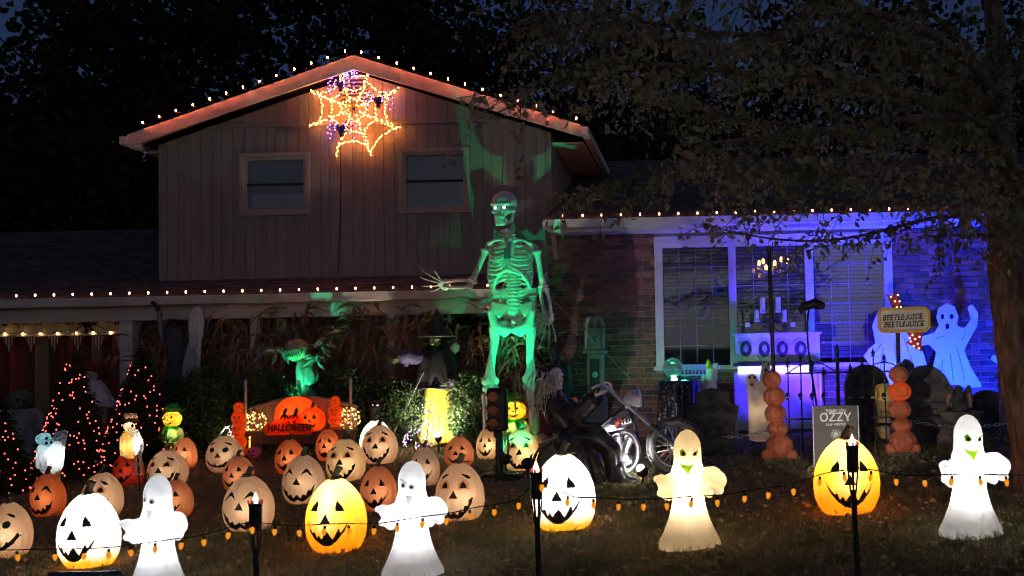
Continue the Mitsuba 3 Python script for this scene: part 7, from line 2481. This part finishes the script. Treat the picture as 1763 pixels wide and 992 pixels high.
def arrow_sign():
    Y = 11.25
    A = lambda x, y, d=0.0: at(x, y, Y + d)
    key = thing('arrow_sign', 'yellow framed sign with two slanted lines of letters crossed by a red arrow with bulbs', 'sign')
    px = Y / F
    c = A(1556, 551)
    oct_ = lambda w, h, k: Polygon([(-w + k, -h), (w - k, -h), (w, -h + k), (w, h - k), (w - k, h), (-w + k, h), (-w, h - k), (-w, -h + k)])
    W, H = 45 * px, 22 * px
    put(key + '__frame', move(extrude(oct_(W, H, .05).difference(oct_(W - 4.5 * px, H - 4.5 * px, .035)), .05), c + [0, -.025, 0]), 'sign_yellow')
    put(key + '__board', move(extrude(oct_(W - 4.4 * px, H - 4.4 * px, .034), .02), c + [0, -.005, 0]), 'cream_board')
    for t, y, x in (('BEETLEJUICE', 550.5, 1554.5), ('BEETLEJUICE', 562.5, 1557)):
        m = lettering(t, 9.0 * px, .005, bold=True, slant=.2)
        m.apply_scale([70 * px / (m.vertices[:, 0].max() - m.vertices[:, 0].min()), 1, 1])
        put(key + '__lettering', move(turn(m, ry=-1.0), A(x, y) + [0, -.0065, .0]), 'paint_black')
    r = oct_(W - 2.3 * px, H - 2.3 * px, .042).exterior
    for k in range(26):
        p = r.interpolate(k / 26, normalized=True)
        put(key + '__frame__bulb', ball((c[0] + p.x, c[1] - .03, c[2] + p.y), .009, (1, .8, 1), 1), 'sign_bulb', smooth=True)
    arrow = Polygon([(1529, 506), (1538, 509), (1546, 503), (1553, 530), (1578, 574), (1588, 572), (1586, 606), (1560, 590), (1569, 584), (1546, 542), (1537, 526)])
    pts = [((x - 1556) * px, (551 - y) * px) for x, y in arrow.exterior.coords]
    put(key + '__arrow', move(extrude(Polygon(pts), .03), c + [0, .03, 0]), 'sign_red')
    ls = [(1534, 511), (1546, 508), (1541, 519), (1549, 519), (1544, 529), (1551, 529), (1571, 577), (1576, 584), (1583, 580), (1568, 588), (1573, 596), (1580, 592), (1582, 600), (1566, 582)]
    for x, y in ls:
        put(key + '__arrow__bulb', ball(A(x, y, .022), .0085, sub=1), 'bulb_dark', em=(4.5, 3.8, 3.6), w=.03)
    g = stand(1551, Y)
    put(key + '__post', box2((A(1546, 570)[0] - .022, Y + .0, A(1546, 572)[2] - .0), (A(1546, 570)[0] + .022, Y + .03, g[2] - .1)), 'black')


mat('sign_yellow', (0.75, 0.48, 0.08), .5)
mat('sign_red', (0.42, 0.05, 0.03), .5)
mat('sign_bulb', (0.75, 0.62, 0.35), .3)
arrow_sign()


def twin_ghost():
    Y = 12.0
    A = lambda x, y, d=0.0: at(x, y, Y + d)
    key = thing('twin_ghost', 'cream plastic pair of ghosts, taller one peering over the smaller, behind the left totem', 'plastic ghost')
    px = Y / F
    body = organic([hull([(A(1312, 755), (.16, .13, .04)), (A(1308, 700), (.14, .12, .08))]), hull([(A(1308, 700), (.14, .12, .08)), (A(1300, 665), (.1, .1, .06))]), hull([(A(1294, 655), (.075, .075, .08)), (A(1298, 670), (.085, .09, .06))]), hull([(A(1318, 690), (.09, .09, .08)), (A(1318, 640), (.06, .07, .06))]), hull([(A(1319, 628), (.055, .06, .055)), (A(1318, 645), (.055, .06, .05))]), hull([(A(1328, 650), .03), (A(1333, 660), .03)])], .025, 8)
    put(key + '__shell', body, 'ghost_cream', smooth=True)
    for x, y, w in ((1291, 650, .013), (1299, 650, .013), (1295, 663, .016), (1316, 624, .011), (1323, 627, .011), (1319, 637, .015)):
        put(key + '__face_feature', ball(A(x, y, -.075), w, (1, .9, 1.5), 1), 'paint_black', smooth=True)
    put(key + '__bulb', ball_ply, 'bone', tw=T().translate(A(1310, 708).tolist()).scale(.028), em=(16, 12, 8), w=.4)
    put(key + '__base', lathe([(0, 0), (.17, 0), (.18, .05), (.14, .1), (0, .1)], 20, stand(1312, Y)), 'dark_stone')
    p = thing('gold_figure', 'pale golden robed bony figure half hidden behind the right totem', 'statue')
    B = lambda x, y, d=0.0: at(x, y, 12.3 + d)
    put(p + '__robe', organic([hull([(B(1522, 668), (.1, .1, .06)), (B(1526, 700), (.12, .1, .05))]), hull([(B(1514, 668), .05), (B(1508, 684, -.05), .035)])], .025, 5), 'gold_lit', smooth=True)
    for x in (1512, 1520, 1528):
        put(p + '__leg', bone(B(x, 690, -.06), B(x + 3, 728, -.06), .034, 1.25), 'gold_lit', smooth=True)
    put(p + '__pedestal', organic([hull([(B(1523, 738), (.1, .1, .04)), (B(1524, 752), (.08, .09, .03))])], .025, 4), 'gold_lit', smooth=True)
    put(p + '__stake', rod(B(1523, 750), stand(1523, 12.3) - [0, 0, .1], .02), 'iron')
    put(p + '__bulb', ball_ply, 'bone', tw=T().translate(B(1524, 684).tolist()).scale(.02), em=(12, 9, 3.5), w=.2)


thin('gold_lit', mottled((0.75, 0.60, 0.20), (0.80, 0.70, 0.40), 9), .6, .4)
twin_ghost()


def chain(a, b, sag, name_label):
    key = thing('chain', name_label, 'chain')
    a, b = np.asarray(a, float), np.asarray(b, float)
    n = int(np.linalg.norm(b - a) / .055)
    t = np.linspace(0, 1, n + 1)
    p = a + t[:, None] * (b - a)
    p[:, 2] -= sag * 4 * t * (1 - t)
    q = np.linspace(0, 2 * PI, 12, endpoint=False)
    for k in range(n):
        m, d = (p[k] + p[k + 1]) / 2, p[k + 1] - p[k]
        d /= np.linalg.norm(d)
        s = np.cross(d, [0, 1, 0]) if k % 2 else np.array([0, 1.0, 0])
        s /= np.linalg.norm(s)
        put(key + '__link', tube(m + np.cos(q)[:, None] * d * .036 + np.sin(q)[:, None] * s * .016, .005, 5, closed=True), 'steel', smooth=True)


chain(at(1245, 752, 11.4), at(1335, 736, 11.4), .03, 'thin metal chain hung left of the left totem')
chain(at(1566, 724, 11.3), at(1738, 728, 11.3), .06, 'thin metal chain hung between the right totem and the stone column')
